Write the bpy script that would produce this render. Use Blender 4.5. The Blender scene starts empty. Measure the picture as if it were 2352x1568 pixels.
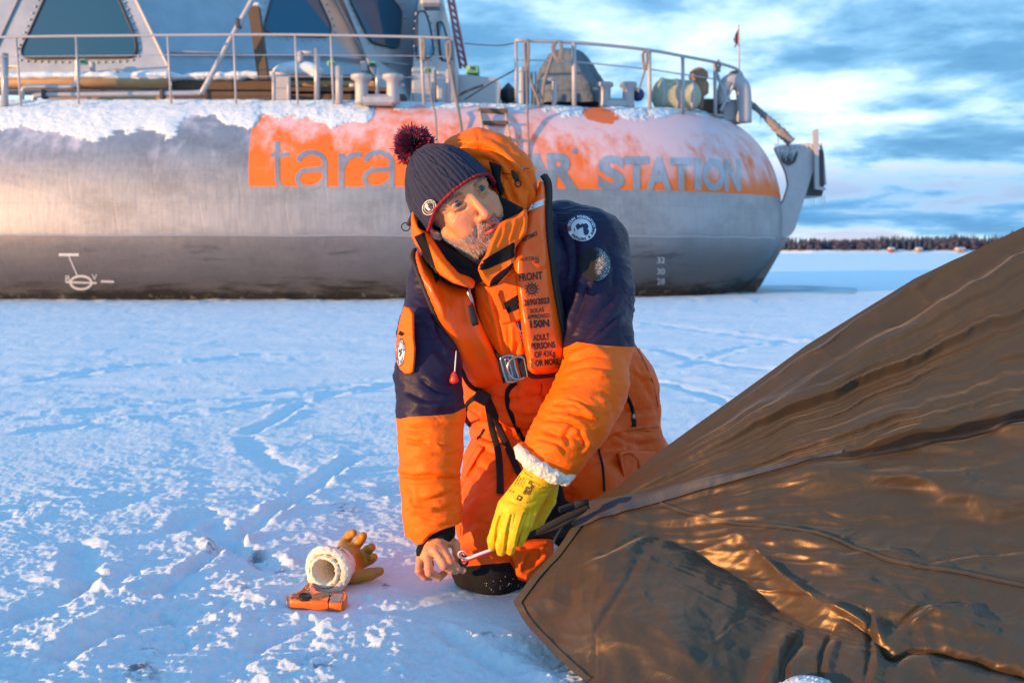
import bpy, math, random
import numpy as np
from mathutils import Vector, Matrix

# ------------------------------------------------------------------ camera
SC = bpy.context.scene
COL = SC.collection
CAM_H = 0.70
PITCH = math.radians(5.15)
LENS = 35.0
FPX = 2352 * LENS / 36.0
cam_d = bpy.data.cameras.new('camera')
cam = bpy.data.objects.new('camera', cam_d)
COL.objects.link(cam)
cam.location = (0, 0, CAM_H)
cam.rotation_euler = (math.radians(90) - PITCH, 0, 0)
cam_d.lens = LENS
cam_d.sensor_width = 36
cam_d.clip_start = 0.05
cam_d.clip_end = 8000
cam_d.dof.use_dof = True
cam_d.dof.focus_distance = 2.02
cam_d.dof.aperture_fstop = 6.3
SC.camera = cam

# ------------------------------------------------------------------ light
SUN_AZ = math.radians(60)        # to the left of straight behind the camera
SUN_EL = math.radians(4.3)
to_sun = Vector((-math.sin(SUN_AZ) * math.cos(SUN_EL), -math.cos(SUN_AZ) * math.cos(SUN_EL), math.sin(SUN_EL)))
sun_d = bpy.data.lights.new('sun', 'SUN')
sun_d.energy = 5.0
sun_d.angle = math.radians(0.6)
sun_d.color = (1.0, 0.54, 0.21)
sun = bpy.data.objects.new('sun', sun_d)
COL.objects.link(sun)
sun.rotation_euler = to_sun.to_track_quat('Z', 'Y').to_euler()
sun.location = to_sun * 50

world = bpy.data.worlds.new('World')
SC.world = world
world.use_nodes = True
SC.view_settings.view_transform = 'Standard'
SC.view_settings.look = 'None'
SC.view_settings.exposure = 0.70
SC.view_settings.gamma = 1.0
SC.cycles.max_bounces = 6
SC.cycles.diffuse_bounces = 3
SC.cycles.glossy_bounces = 3
SC.cycles.transmission_bounces = 4
SC.cycles.caustics_reflective = False
SC.cycles.caustics_refractive = False

def lin(c):
    """sRGB 0..255 triple -> linear rgba"""
    o = []
    for x in c:
        x = x / 255.0
        o.append(x / 12.92 if x <= 0.04045 else ((x + 0.055) / 1.055) ** 2.4)
    return (o[0], o[1], o[2], 1.0)

class NT:
    """tiny node builder"""
    def __init__(s, tree):
        s.t = tree; s.n = tree.nodes; s.l = tree.links
    def new(s, typ, **kw):
        n = s.n.new(typ)
        for k, v in kw.items(): setattr(n, k, v)
        return n
    def put(s, inp, v):
        if hasattr(v, 'is_output'): s.l.new(v, inp)
        else:
            if inp.type == 'RGBA' and hasattr(v, '__len__') and len(v) == 3: v = (*v, 1.0)
            inp.default_value = v
    def math(s, op, a, b=0.0, c=None, clamp=False):
        n = s.new('ShaderNodeMath', operation=op); n.use_clamp = clamp
        s.put(n.inputs[0], a); s.put(n.inputs[1], b)
        if c is not None: s.put(n.inputs[2], c)
        return n.outputs[0]
    def ramp(s, fac, stops, interp='LINEAR'):
        n = s.new('ShaderNodeValToRGB'); r = n.color_ramp; r.interpolation = interp
        while len(r.elements) < len(stops): r.elements.new(0.5)
        for e, (p, c) in zip(r.elements, stops):
            e.position = p
            e.color = (c, c, c, 1) if not hasattr(c, '__len__') else (c[0], c[1], c[2], 1)
        s.put(n.inputs[0], fac)
        return n.outputs[0]
    def sstep(s, x, lo, hi):
        n = s.new('ShaderNodeMapRange', interpolation_type='SMOOTHSTEP')
        s.put(n.inputs[0], x); s.put(n.inputs[1], lo); s.put(n.inputs[2], hi)
        n.inputs[3].default_value = 0; n.inputs[4].default_value = 1
        return n.outputs[0]
    def mix(s, f, a, b, blend='MIX'):
        n = s.new('ShaderNodeMix', data_type='RGBA', blend_type=blend)
        s.put(n.inputs[0], f); s.put(n.inputs[6], a); s.put(n.inputs[7], b)
        return n.outputs[2]
    def coord(s, which='Object'):
        return s.new('ShaderNodeTexCoord').outputs[which]
    def mapping(s, v, scale=(1, 1, 1), loc=(0, 0, 0), rot=(0, 0, 0)):
        n = s.new('ShaderNodeMapping'); s.put(n.inputs[0], v)
        n.inputs[1].default_value = loc; n.inputs[2].default_value = rot; n.inputs[3].default_value = scale
        return n.outputs[0]
    def noise(s, v, scale=5, detail=3, rough=0.5, dist=0.0, out=0):
        n = s.new('ShaderNodeTexNoise'); s.put(n.inputs['Vector'], v)
        n.inputs['Scale'].default_value = scale; n.inputs['Detail'].default_value = detail
        n.inputs['Roughness'].default_value = rough; n.inputs['Distortion'].default_value = dist
        return n.outputs[out]
    def sep(s, v):
        n = s.new('ShaderNodeSeparateXYZ'); s.put(n.inputs[0], v); return n.outputs
    def comb(s, x, y, z):
        n = s.new('ShaderNodeCombineXYZ')
        s.put(n.inputs[0], x); s.put(n.inputs[1], y); s.put(n.inputs[2], z); return n.outputs[0]
    def bump(s, h, strength=0.5, dist=0.01, normal=None):
        n = s.new('ShaderNodeBump'); s.put(n.inputs['Height'], h)
        n.inputs['Strength'].default_value = strength; n.inputs['Distance'].default_value = dist
        if normal is not None: s.put(n.inputs['Normal'], normal)
        return n.outputs[0]

# sky: low-sun Nishita sky with a broken cloud layer in direction space
w = NT(world.node_tree); w.n.clear()
sky = w.new('ShaderNodeTexSky', sky_type='NISHITA')
sky.sun_disc = False; sky.sun_elevation = SUN_EL
sky.sun_rotation = math.atan2(to_sun.x, to_sun.y)
sky.air_density = 1.2; sky.dust_density = 0.4; sky.ozone_density = 3.0
gc = w.coord('Generated')
sx, sy, sz = w.sep(gc)[:3]
den = w.math('ADD', w.math('MAXIMUM', sz, 0.0), 0.13)
px = w.math('DIVIDE', sx, den); py = w.math('DIVIDE', sy, den)
cv = w.comb(w.math('MULTIPLY', px, 1.0), py, 0.0)
n1 = w.noise(w.mapping(cv, loc=(5.6, 7.7, 3.0)), scale=1.0, detail=8, rough=0.55, dist=0.25)
n2 = w.noise(w.mapping(cv, loc=(9.1, 4.7, 2.0)), scale=2.6, detail=6, rough=0.6)
cl = w.math('ADD', w.math('MULTIPLY', n1, 0.72), w.math('MULTIPLY', n2, 0.28))
cloudcol = w.ramp(cl, [(0.33, (1.1, 3.4, 6.6)), (0.41, (1.7, 4.5, 7.8)), (0.455, (3.0, 6.4, 10.0)), (0.50, (6.8, 9.9, 12.0)), (0.56, (10.4, 12.0, 12.8))])
lowpink = w.sstep(sz, 0.13, 0.03)
cloudcol = w.mix(w.math('MULTIPLY', lowpink, w.sstep(cl, 0.47, 0.58)), cloudcol, (6.6, 7.2, 9.2, 1))
hb = w.math('MULTIPLY', w.sstep(sz, 0.10, 0.055), w.sstep(sz, 0.012, 0.035))
cloudcol = w.mix(w.math('MULTIPLY', hb, 0.5), cloudcol, (1.0, 3.9, 8.2, 1))
high = w.mix(w.sstep(sz, 0.35, 0.75), cloudcol, (1.3, 5.3, 10.8, 1))
tot = w.mix(0.90, sky.outputs[0], high)
bg = w.new('ShaderNodeBackground')
w.put(bg.inputs[0], tot); bg.inputs[1].default_value = 0.068
wo = w.new('ShaderNodeOutputWorld'); w.l.new(bg.outputs[0], wo.inputs[0])

# ------------------------------------------------------------------ projection helpers
SP, CP = math.sin(PITCH), math.cos(PITCH)
def pdir(u, v):
    """world direction of photo pixel (2352x1568 frame)"""
    x = (u - 1176.0) / FPX; z = -(v - 784.0) / FPX
    return np.array((x, CP + z * SP, -SP + z * CP))
def P(u, v, Y):
    d = pdir(u, v); d = d * (Y / d[1])
    return np.array((d[0], Y, CAM_H + d[2]))
def Pn(u, v, Y):
    u = np.asarray(u, float); v = np.asarray(v, float)
    x = (u - 1176.0) / FPX; z = -(v - 784.0) / FPX
    dy = CP + z * SP; t = Y / dy
    return np.stack([x * t, np.broadcast_to(Y, x.shape) * 1.0, CAM_H + (-SP + z * CP) * t], -1)
def G(u, v):
    d = pdir(u, v); t = -CAM_H / d[2]
    return np.array((d[0] * t, d[1] * t, 0.0))
def proj(V):
    """world -> photo pixel"""
    x = V[:, 0]; y = V[:, 1]; z = V[:, 2] - CAM_H
    dep = y * CP - z * SP
    up = y * SP + z * CP
    return 1176 + FPX * x / dep, 784 - FPX * up / dep
def mm(px, Y): return px * Y / FPX

# ------------------------------------------------------------------ noise
_rs = np.random.RandomState(7)
_perm = np.concatenate([_rs.permutation(256)] * 3).astype(np.int32)
_grad = _rs.normal(size=(256, 3)); _grad /= np.linalg.norm(_grad, axis=1)[:, None]
_grad = _grad.astype(np.float32)
def perlin(p):
    p = np.asarray(p, np.float32); i = np.floor(p).astype(np.int32); f = p - i; i &= 255
    u = f * f * f * (f * (f * 6 - 15) + 10)
    out = 0
    for dx in (0, 1):
        wx = u[:, 0] if dx else 1 - u[:, 0]
        for dy in (0, 1):
            wy = u[:, 1] if dy else 1 - u[:, 1]
            for dz in (0, 1):
                wz = u[:, 2] if dz else 1 - u[:, 2]
                h = _perm[_perm[_perm[i[:, 0] + dx] + i[:, 1] + dy] + i[:, 2] + dz]
                g = _grad[h]
                out = out + wx * wy * wz * (g[:, 0] * (f[:, 0] - dx) + g[:, 1] * (f[:, 1] - dy) + g[:, 2] * (f[:, 2] - dz))
    return out * 1.6
def fbm(p, octv=4, gain=0.5, ridged=False, off=0.0):
    p = np.asarray(p, np.float32) + off; a = 1.0; s = 0; t = 0
    for k in range(octv):
        n = perlin(p)
        if ridged: n = 1 - 2 * np.abs(n)
        s = s + a * n; t += a; a *= gain; p = p * 2.03 + 17.3
    return s / t
def smooth01(x, lo, hi):
    t = np.clip((x - lo) / (hi - lo), 0, 1); return t * t * (3 - 2 * t)

# ------------------------------------------------------------------ mesh helpers
def mesh_from(name, V, F, mat=None, smooth=True, uvs=None):
    V = np.asarray(V, np.float32); me = bpy.data.meshes.new(name)
    if isinstance(F, np.ndarray):
        nf, k = F.shape
        me.vertices.add(len(V)); me.vertices.foreach_set('co', V.ravel())
        me.loops.add(nf * k); me.loops.foreach_set('vertex_index', F.astype(np.int32).ravel())
        me.polygons.add(nf); me.polygons.foreach_set('loop_start', np.arange(0, nf * k, k, dtype=np.int32))
        me.update(calc_edges=True)
    else:
        me.from_pydata([tuple(v) for v in V], [], F); me.update()
    me.polygons.foreach_set('use_smooth', [smooth] * len(me.polygons))
    if mat is not None:
        for m in (mat if isinstance(mat, (list, tuple)) else [mat]): me.materials.append(m)
    return me
def link(name, me, parent=None):
    o = bpy.data.objects.new(name, me); COL.objects.link(o)
    if parent is not None: o.parent = parent
    return o
def tag(o, label=None, cat=None, group=None, kind=None):
    if label: o['label'] = label
    if cat: o['category'] = cat
    if group: o['group'] = group
    if kind: o['kind'] = kind
    return o
def thing(name, label, cat, group=None):
    o = bpy.data.objects.new(name, None); COL.objects.link(o); o.empty_display_size = 0.1
    return tag(o, label, cat, group)

class MB:
    """collects primitives into one mesh"""
    def __init__(s): s.V = []; s.F = []; s.n = 0
    def add(s, V, F):
        s.V.append(np.asarray(V, float)); s.F += [tuple(int(i) + s.n for i in f) for f in F]; s.n += len(V); return s
    def box(s, c, size, R=None, bev=0.0):
        hx, hy, hz = [q / 2 for q in size]; b = min(bev, hx * .9, hy * .9, hz * .9)
        if b <= 0:
            V = np.array([(x, y, z) for x in (-hx, hx) for y in (-hy, hy) for z in (-hz, hz)])
            F = [(0, 1, 3, 2), (4, 6, 7, 5), (0, 4, 5, 1), (2, 3, 7, 6), (0, 2, 6, 4), (1, 5, 7, 3)]
        else:
            V = []; idx = {}
            for ix, x in enumerate((-1, 1)):
                for iy, y in enumerate((-1, 1)):
                    for iz, z in enumerate((-1, 1)):
                        for a in range(3):
                            q = [x * hx, y * hy, z * hz]
                            sg = (x, y, z)
                            for k in range(3):
                                if k != a: q[k] -= sg[k] * b
                            idx[(ix, iy, iz, a)] = len(V); V.append(q)
            F = []
            for a in range(3):
                o1, o2 = [k for k in range(3) if k != a]
                for sgn in (0, 1):
                    quad = []
                    for p1, p2 in ((0, 0), (1, 0), (1, 1), (0, 1)):
                        c3 = [0, 0, 0]; c3[a] = sgn; c3[o1] = p1; c3[o2] = p2
                        quad.append(idx[(*c3, a)])
                    F.append(tuple(quad))
            for a in range(3):
                o1, o2 = [k for k in range(3) if k != a]
                for p1 in (0, 1):
                    for p2 in (0, 1):
                        A = [0, 0, 0]; B = [0, 0, 0]; A[a] = 0; B[a] = 1; A[o1] = B[o1] = p1; A[o2] = B[o2] = p2
                        F.append((idx[(*A, o1)], idx[(*B, o1)], idx[(*B, o2)], idx[(*A, o2)]))
            for x in (0, 1):
                for y in (0, 1):
                    for z in (0, 1): F.append((idx[(x, y, z, 0)], idx[(x, y, z, 1)], idx[(x, y, z, 2)]))
            V = np.array(V)
        if R is not None: V = V @ np.asarray(R).T
        return s.add(V + np.asarray(c), F)
    def tube(s, pts, r, n=10, cap=True, flat=None):
        """swept tube; r scalar or list; flat=(normal, factor) squashes the section along a direction"""
        pts = np.asarray(pts, float); m = len(pts)
        r = np.full(m, r) if np.isscalar(r) else np.asarray(r, float)
        T = np.gradient(pts, axis=0); T /= np.linalg.norm(T, axis=1)[:, None] + 1e-12
        up = np.array((0, 0, 1.0)) if abs(T[0][2]) < 0.9 else np.array((1.0, 0, 0))
        if flat is not None: up = np.asarray(flat[0], float)
        V = []; A = None
        for i in range(m):
            b = (up if (A is None or flat is not None) else A) ; b = b - T[i] * b.dot(T[i]); b /= np.linalg.norm(b) + 1e-12
            A = b; c = np.cross(T[i], b)
            for k in range(n):
                t = 2 * math.pi * k / n
                fb = flat[1] if flat is not None else 1.0
                V.append(pts[i] + r[i] * (fb * math.cos(t) * b + math.sin(t) * c))
        F = [(i * n + k, i * n + (k + 1) % n, (i + 1) * n + (k + 1) % n, (i + 1) * n + k) for i in range(m - 1) for k in range(n)]
        if cap: F += [tuple(range(n - 1, -1, -1)), tuple((m - 1) * n + k for k in range(n))]
        return s.add(V, F)
    def cyl(s, a, b, r0, r1=None, n=16): return s.tube([a, b], [r0, r0 if r1 is None else r1], n)
    def lathe(s, c, prof, n=20, R=None):
        V = []
        for (r, z) in prof:
            for k in range(n):
                t = 2 * math.pi * k / n; V.append((r * math.cos(t), r * math.sin(t), z))
        V = np.array(V); m = len(prof)
        if R is not None: V = V @ np.asarray(R).T
        F = [(i * n + k, i * n + (k + 1) % n, (i + 1) * n + (k + 1) % n, (i + 1) * n + k) for i in range(m - 1) for k in range(n)]
        F += [tuple(range(n - 1, -1, -1)), tuple((m - 1) * n + k for k in range(n))]
        return s.add(V + np.asarray(c), F)
    def prism(s, poly, ext):
        """closed 3D polygon extruded along vector ext"""
        A = np.asarray(poly, float); n = len(A)
        V = np.concatenate([A, A + np.asarray(ext)])
        F = [tuple(range(n)), tuple(range(2 * n - 1, n - 1, -1))] + [(k, n + k, n + (k + 1) % n, (k + 1) % n) for k in range(n)]
        return s.add(V, F)
    def build(s, name, mat, parent=None, smooth=False):
        me = mesh_from(name, np.concatenate(s.V), s.F, mat, smooth)
        if not smooth: pass
        return link(name, me, parent)

def catmull(pts, n=8, closed=False):
    p = [np.asarray(q, float) for q in pts]; out = []
    m = len(p)
    rng = range(m if closed else m - 1)
    for i in rng:
        if closed: a, b, c, d = p[i - 1], p[i], p[(i + 1) % m], p[(i + 2) % m]
        else: a, b, c, d = p[max(i - 1, 0)], p[i], p[i + 1], p[min(i + 2, m - 1)]
        for k in range(n):
            t = k / n
            out.append(0.5 * (2 * b + (c - a) * t + (2 * a - 5 * b + 4 * c - d) * t * t + (3 * b - a - 3 * c + d) * t ** 3))
    if not closed: out.append(p[-1])
    return np.array(out)

def seg_dist(U, V, poly):
    """signed px distance to a polyline plus 0..1 parameter; U,V arrays"""
    poly = np.asarray(poly, float); best = np.full(U.shape, 1e9); sg = np.zeros_like(best); tt = np.zeros_like(best)
    L = np.r_[0, np.cumsum(np.linalg.norm(np.diff(poly, axis=0), axis=1))]
    for i in range(len(poly) - 1):
        a, b = poly[i], poly[i + 1]; d = b - a; l2 = d @ d + 1e-9
        t = np.clip(((U - a[0]) * d[0] + (V - a[1]) * d[1]) / l2, 0, 1)
        ex = U - a[0] - t * d[0]; ey = V - a[1] - t * d[1]; e = np.hypot(ex, ey)
        m = e < best
        best = np.where(m, e, best); sg = np.where(m, np.sign(d[0] * ey - d[1] * ex), sg)
        tt = np.where(m, (L[i] + t * math.sqrt(l2)) / L[-1], tt)
    return best, sg, tt
def inside(U, V, poly):
    poly = np.asarray(poly, float); c = np.zeros(U.shape, bool); n = len(poly)
    for i in range(n):
        x0, y0 = poly[i]; x1, y1 = poly[(i + 1) % n]
        if y0 == y1: continue
        c ^= ((y0 > V) != (y1 > V)) & (U < (x1 - x0) * (V - y0) / (y1 - y0) + x0)
    return c

# ------------------------------------------------------------------ materials
def new_mat(name):
    m = bpy.data.materials.new(name); m.use_nodes = True
    t = NT(m.node_tree); t.n.clear()
    b = t.new('ShaderNodeBsdfPrincipled'); o = t.new('ShaderNodeOutputMaterial'); t.l.new(b.outputs[0], o.inputs[0])
    return m, t, b
def simple(name, col, rough=0.6, metal=0.0, var=0.15, vscale=8, bump=0.0, bscale=60, spec=None, sheen=0.0, bdist=0.002, sss=0.0):
    m, t, b = new_mat(name)
    co = t.coord('Object')
    if var > 0:
        n = t.noise(co, vscale, 4, 0.6)
        c = t.mix(n, [x * (1 - var) for x in col[:3]], [min(1, x * (1 + var)) for x in col[:3]])
        t.put(b.inputs['Base Color'], c)
        r = t.math('ADD', t.math('MULTIPLY', n, 0.2), rough - 0.1); t.put(b.inputs['Roughness'], r)
    else:
        t.put(b.inputs['Base Color'], (*col[:3], 1)); b.inputs['Roughness'].default_value = rough
    b.inputs['Metallic'].default_value = metal
    if spec is not None: b.inputs['Specular IOR Level'].default_value = spec
    if sheen: b.inputs['Sheen Weight'].default_value = sheen
    if sss: b.inputs['Subsurface Weight'].default_value = sss; b.inputs['Subsurface Scale'].default_value = 0.01
    if bump > 0:
        t.put(b.inputs['Normal'], t.bump(t.noise(co, bscale, 4, 0.6), bump, bdist))
    return m
def snow_mat(name, scale=1.0, ground=False):
    m, t, b = new_mat(name)
    co = t.coord('Object')
    f = t.noise(co, 330 * scale, 4, 0.8); g = t.noise(co, 48 * scale, 6, 0.72)
    col = t.mix(t.sstep(g, 0.35, 0.7), (0.71, 0.82, 0.90, 1), (0.83, 0.89, 0.94, 1))
    if ground:
        at = t.new('ShaderNodeAttribute', attribute_name='bare')
        ic = t.math('MULTIPLY', at.outputs['Fac'], t.sstep(t.noise(co, 30, 4, 0.7), 0.42, 0.56))
        col = t.mix(ic, col, (0.10, 0.125, 0.15, 1))
        wet = t.new('ShaderNodeAttribute', attribute_name='pond')
        col = t.mix(wet.outputs['Fac'], col, (0.22, 0.40, 0.48, 1))
    t.put(b.inputs['Base Color'], col)
    b.inputs['Roughness'].default_value = 0.6
    b.inputs['Specular IOR Level'].default_value = 0.25
    h = t.math('ADD', t.math('MULTIPLY', f, 0.5), g)
    t.put(b.inputs['Normal'], t.bump(h, 0.85, 0.0085 / scale))
    return m

# ------------------------------------------------------------------ 2D outline helpers
def text_mesh(s, size=1.0, bold=0.0, spacing=1.0, shear=0.0):
    """2D outline mesh of a string: verts (x,y) and faces, from Blender's built-in font"""
    cu = bpy.data.curves.new('txt', 'FONT'); cu.body = s; cu.size = size; cu.offset = bold; cu.space_character = spacing; cu.shear = shear
    cu.align_x = 'CENTER'; cu.resolution_u = 4
    o = bpy.data.objects.new('txt', cu); COL.objects.link(o)
    bpy.context.view_layer.update()
    me = bpy.data.meshes.new_from_object(o.evaluated_get(bpy.context.evaluated_depsgraph_get()))
    V = np.array([v.co[:2] for v in me.vertices]); F = [tuple(p.vertices) for p in me.polygons]
    bpy.data.objects.remove(o); bpy.data.curves.remove(cu); bpy.data.meshes.remove(me)
    return V, F
def subdiv2d(V, F, maxlen):
    """split long triangle edges so that draped text follows a curved surface"""
    V = [tuple(v) for v in V]; T = []
    for f in F:
        for k in range(1, len(f) - 1): T.append((f[0], f[k], f[k + 1]))
    for _ in range(7):
        cache = {}; out = []; ch = False
        def mid(a, b):
            k = (min(a, b), max(a, b))
            if k not in cache: cache[k] = len(V); V.append(((V[a][0] + V[b][0]) / 2, (V[a][1] + V[b][1]) / 2))
            return cache[k]
        long = lambda a, b: (V[a][0] - V[b][0]) ** 2 + (V[a][1] - V[b][1]) ** 2 > maxlen ** 2
        for (a, b, c) in T:
            e = (long(a, b), long(b, c), long(c, a))
            if not any(e): out.append((a, b, c)); continue
            ch = True
            if all(e):
                x, y, z = mid(a, b), mid(b, c), mid(c, a); out += [(a, x, z), (x, b, y), (z, y, c), (x, y, z)]
            else:
                for _r in range(3):
                    if e[0] and not e[2]: break
                    a, b, c = b, c, a; e = (e[1], e[2], e[0])
                if e[0] and e[1]:
                    x, y = mid(a, b), mid(b, c); out += [(a, x, c), (x, y, c), (x, b, y)]
                elif e[0]:
                    x = mid(a, b); out += [(a, x, c), (x, b, c)]
        T = out
        if not ch: break
    return np.array(V), T
def stroke2d(pts, w, closed=False):
    """constant-width band along a 2D polyline"""
    p = np.asarray(pts, float); n = len(p)
    T = (np.roll(p, -1, 0) - np.roll(p, 1, 0)) if closed else np.gradient(p, axis=0)
    T /= np.linalg.norm(T, axis=1)[:, None]; N = np.c_[-T[:, 1], T[:, 0]] * w / 2
    V = np.concatenate([p + N, p - N]); m = n if closed else n - 1
    return V, [(k, (k + 1) % n, n + (k + 1) % n, n + k) for k in range(m)]
def rounded(poly, r, n=5):
    out = []; m = len(poly); p = [np.array(q, float) for q in poly]
    for i in range(m):
        a, b, c = p[i - 1], p[i], p[(i + 1) % m]
        d1 = (a - b); d2 = (c - b); r1 = min(r, .45 * np.linalg.norm(d1)); r2 = min(r, .45 * np.linalg.norm(d2))
        s = b + d1 / np.linalg.norm(d1) * r1; e = b + d2 / np.linalg.norm(d2) * r2
        for k in range(n + 1):
            t = k / n; out.append((1 - t) ** 2 * s + 2 * t * (1 - t) * b + t * t * e)
    return [tuple(q) for q in out]

def merge2d(items):
    V = []; F = []; n = 0
    for v, f in items:
        V.append(v); F += [tuple(i + n for i in q) for q in f]; n += len(v)
    return np.concatenate(V), F
def arc(cx, cy, rx, ry, a0, a1, n=22):
    t = np.radians(np.linspace(a0, a1, n)); return np.c_[cx + rx * np.cos(t), cy + ry * np.sin(t)]
# ------------------------------------------------------------------ snow on the ice: one sheet to the horizon
M_snow = snow_mat('snow', 1.0, True)
def build_ground():
    vs = np.concatenate([np.arange(1720, 1000, -1.7), np.arange(1000, 640, -2.0), np.arange(640, 584, -3.0)])
    Ys = [G(1176, v)[1] for v in vs]
    y = Ys[-1]
    while y < 4500: y *= 1.35; Ys.append(y)
    Ys = np.array([-400, -120, -40, -12, -4, -1.5, -0.5, 0.2, 0.7, 1.0, 1.15] + [q for q in Ys if q > 1.2])
    ss = np.concatenate([[-60, -20, -8, -4, -2.5, -1.6, -1.1, -0.85], np.linspace(-0.7, 0.7, 780), [0.85, 1.1, 1.6, 2.5, 4, 8, 20, 60]])
    W = np.where(Ys > 1.2, Ys, 1.2 + np.abs(Ys - 1.2) * 0.3)
    X = ss[None, :] * W[:, None]; Y = np.broadcast_to(Ys[:, None], X.shape)
    V = np.stack([X.ravel(), Y.ravel(), np.zeros(X.size)], 1)
    near = smooth01(V[:, 1], 0.2, 1.0)
    U_, V_ = proj(np.c_[V[:, 0], np.maximum(V[:, 1], 0.9), V[:, 2]])
    p = V * (1, 1, 1)
    dist = V[:, 1]
    # broad and fine relief; rougher crust near the camera
    rough = 0.22 + 0.62 * smooth01(dist, 3.3, 2.0)
    rough *= 0.5 + 0.8 * smooth01(fbm(p * 1.3, 2, off=5), -0.25, 0.3)
    z = 0.010 * fbm(p * 1.1, 3)
    z += rough * 0.030 * fbm(p * 5.0 + fbm(p * 3, 2)[:, None] * 0.6, 4, 0.55)
    lump = fbm(p * 16.0, 4, 0.6, off=3)
    z += (.25 + rough) * (0.006 * fbm(p * 11 + .5 * fbm(p * 7, 2)[:, None], 4, .6, off=31) + .0035 * fbm(p * 34, 3, .65, ridged=True, off=37)) * smooth01(dist, 9, 2.5)
    z += rough * 0.010 * np.maximum(lump, -0.15)
    cr = fbm(p * 45, 3, 0.65, off=9)
    z += (.35 + rough) * 0.0048 * cr * smooth01(dist, 6, 2.2)
    z += 0.0022 * fbm(p * 110, 2) * smooth01(dist, 4, 1.8)
    # scoured streaks further out, run across the view
    st = fbm(np.c_[p[:, 0] * 0.35 + p[:, 1] * 0.15, p[:, 1] * 1.6 - p[:, 0] * 0.25, p[:, 2]], 4, 0.6, ridged=True)
    z += 0.016 * np.maximum(st - 0.35, 0) * smooth01(dist, 2.5, 6) * smooth01(dist, 60, 20)
    # tracks, traced as furrows with a raised rim
    def furrow(pts, w, dep, rim=0.5):
        nonlocal z
        g = np.array([G(*q)[:2] for q in pts]); g = catmull(g, 6)
        m = (V[:, 0] > g[:, 0].min() - .5) & (V[:, 0] < g[:, 0].max() + .5) & (V[:, 1] > g[:, 1].min() - .5) & (V[:, 1] < g[:, 1].max() + .5)
        q = V[m]; wob = 1 + 0.35 * fbm(q * 6, 2)
        d, s, t = seg_dist(q[:, 0], q[:, 1], g)
        d = d * wob; fade = smooth01(t, 0, .08) * smooth01(t, 1, .92)
        br = fbm(q * 9 + 3, 3); z[m] += fade * (-dep * (.7 + .6 * smooth01(br, -.3, .3)) * np.exp(-(d / w) ** 2) + dep * rim * 1.2 * smooth01(fbm(q * 7 + 11, 3), -.18, .3) * np.exp(-((d - 1.6 * w) / (0.7 * w)) ** 2) * (1 + 0.9 * fbm(q * 26, 3)))
    furrow([(820, 1040), (700, 1130), (600, 1190), (530, 1235)], 0.028, 0.022)
    furrow([(560, 1000), (640, 960), (700, 920)], 0.03, 0.014)
    furrow([(560, 1000), (620, 1060), (700, 1080)], 0.04, 0.010)
    furrow([(475, 1190), (520, 1240), (580, 1270), (640, 1310)], 0.028, 0.020)
    furrow([(580, 1210), (460, 1290), (380, 1340), (330, 1375)], 0.022, 0.014)
    furrow([(410, 1225), (425, 1190), (500, 1170)], 0.03, 0.014)
    furrow([(0, 1000), (200, 975), (500, 945), (760, 905), (920, 880)], 0.04, 0.016)
    furrow([(20, 965), (300, 935), (600, 905), (900, 870)], 0.05, 0.012)
    furrow([(50, 880), (250, 850), (470, 830), (620, 810)], 0.05, 0.016)
    furrow([(1470, 870), (1600, 900), (1700, 935)], 0.05, 0.010)
    furrow([(1500, 800), (1650, 835), (1800, 850)], 0.07, 0.010)
    furrow([(1480, 740), (1700, 770), (1850, 790)], 0.10, 0.010)
    furrow([(1560, 850), (1700, 800), (1900, 770)], 0.05, 0.009)
    furrow([(150, 1255), (185, 1265), (190, 1320), (250, 1345)], 0.035, 0.02)
    furrow([(0, 1420), (120, 1380), (220, 1330), (330, 1300)], 0.03, 0.02)
    furrow([(120, 1520), (260, 1450), (400, 1400)], 0.035, 0.022)
    furrow([(560, 1490), (700, 1440), (900, 1400), (1050, 1390)], 0.03, 0.018)
    furrow([(900, 1400), (1000, 1430), (1150, 1500), (1250, 1560)], 0.02, 0.012)
    furrow([(860, 1130), (950, 1120), (1030, 1100)], 0.05, 0.018)
    # knocked-up clods
    rs = np.random.RandomState(3)
    for k in range(16):
        u = rs.uniform(-50, 1250); v = rs.uniform(1180, 1620) if k % 5 else rs.uniform(1000, 1200); g = G(u, v); r = rs.uniform(0.006, 0.022)
        m = (np.abs(V[:, 0] - g[0]) < 3 * r) & (np.abs(V[:, 1] - g[1]) < 3 * r)
        d2 = ((V[m, 0] - g[0]) ** 2 + (V[m, 1] - g[1]) ** 2) / r ** 2
        z[m] += 0.8 * r * np.exp(-d2) * (1 + 0.5 * perlin(V[m] * 90))
    # where things press into the snow
    for (u, v, r) in ((1110, 1335, 0.16), (1300, 1330, 0.2), (745, 1385, 0.06), (800, 1340, 0.06)):
        g = G(u, v); d = np.hypot(V[:, 0] - g[0], V[:, 1] - g[1]); k = smooth01(d, r * 1.7, r * .8)
        z = z * (1 - k) + k * (0.001 * cr)
    g = G(1500, 1480); d = np.hypot(V[:, 0] - g[0], V[:, 1] - g[1]); z -= 0.02 * smooth01(d, 0.5, 0.3)
    # bank of rough ice along the hull foot, frozen melt pool off the bow
    z += 0.05 * smooth01(dist, 13.6, 14.0) * smooth01(dist, 15.5, 14.2) * np.maximum(fbm(p * 2.2, 3), 0) * (V[:, 0] < 5)
    z[dist > 60] = 0
    V[:, 2] = z * near
    nr, nc = len(Ys), len(ss)
    i = np.arange((nr - 1) * (nc - 1)); r = i // (nc - 1); c = i % (nc - 1)
    a = r * nc + c
    F = np.stack([a, a + 1, a + nc + 1, a + nc], 1)
    me = mesh_from('snow_ground', V, F, M_snow)
    bare = np.zeros(len(V), np.float32)
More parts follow.
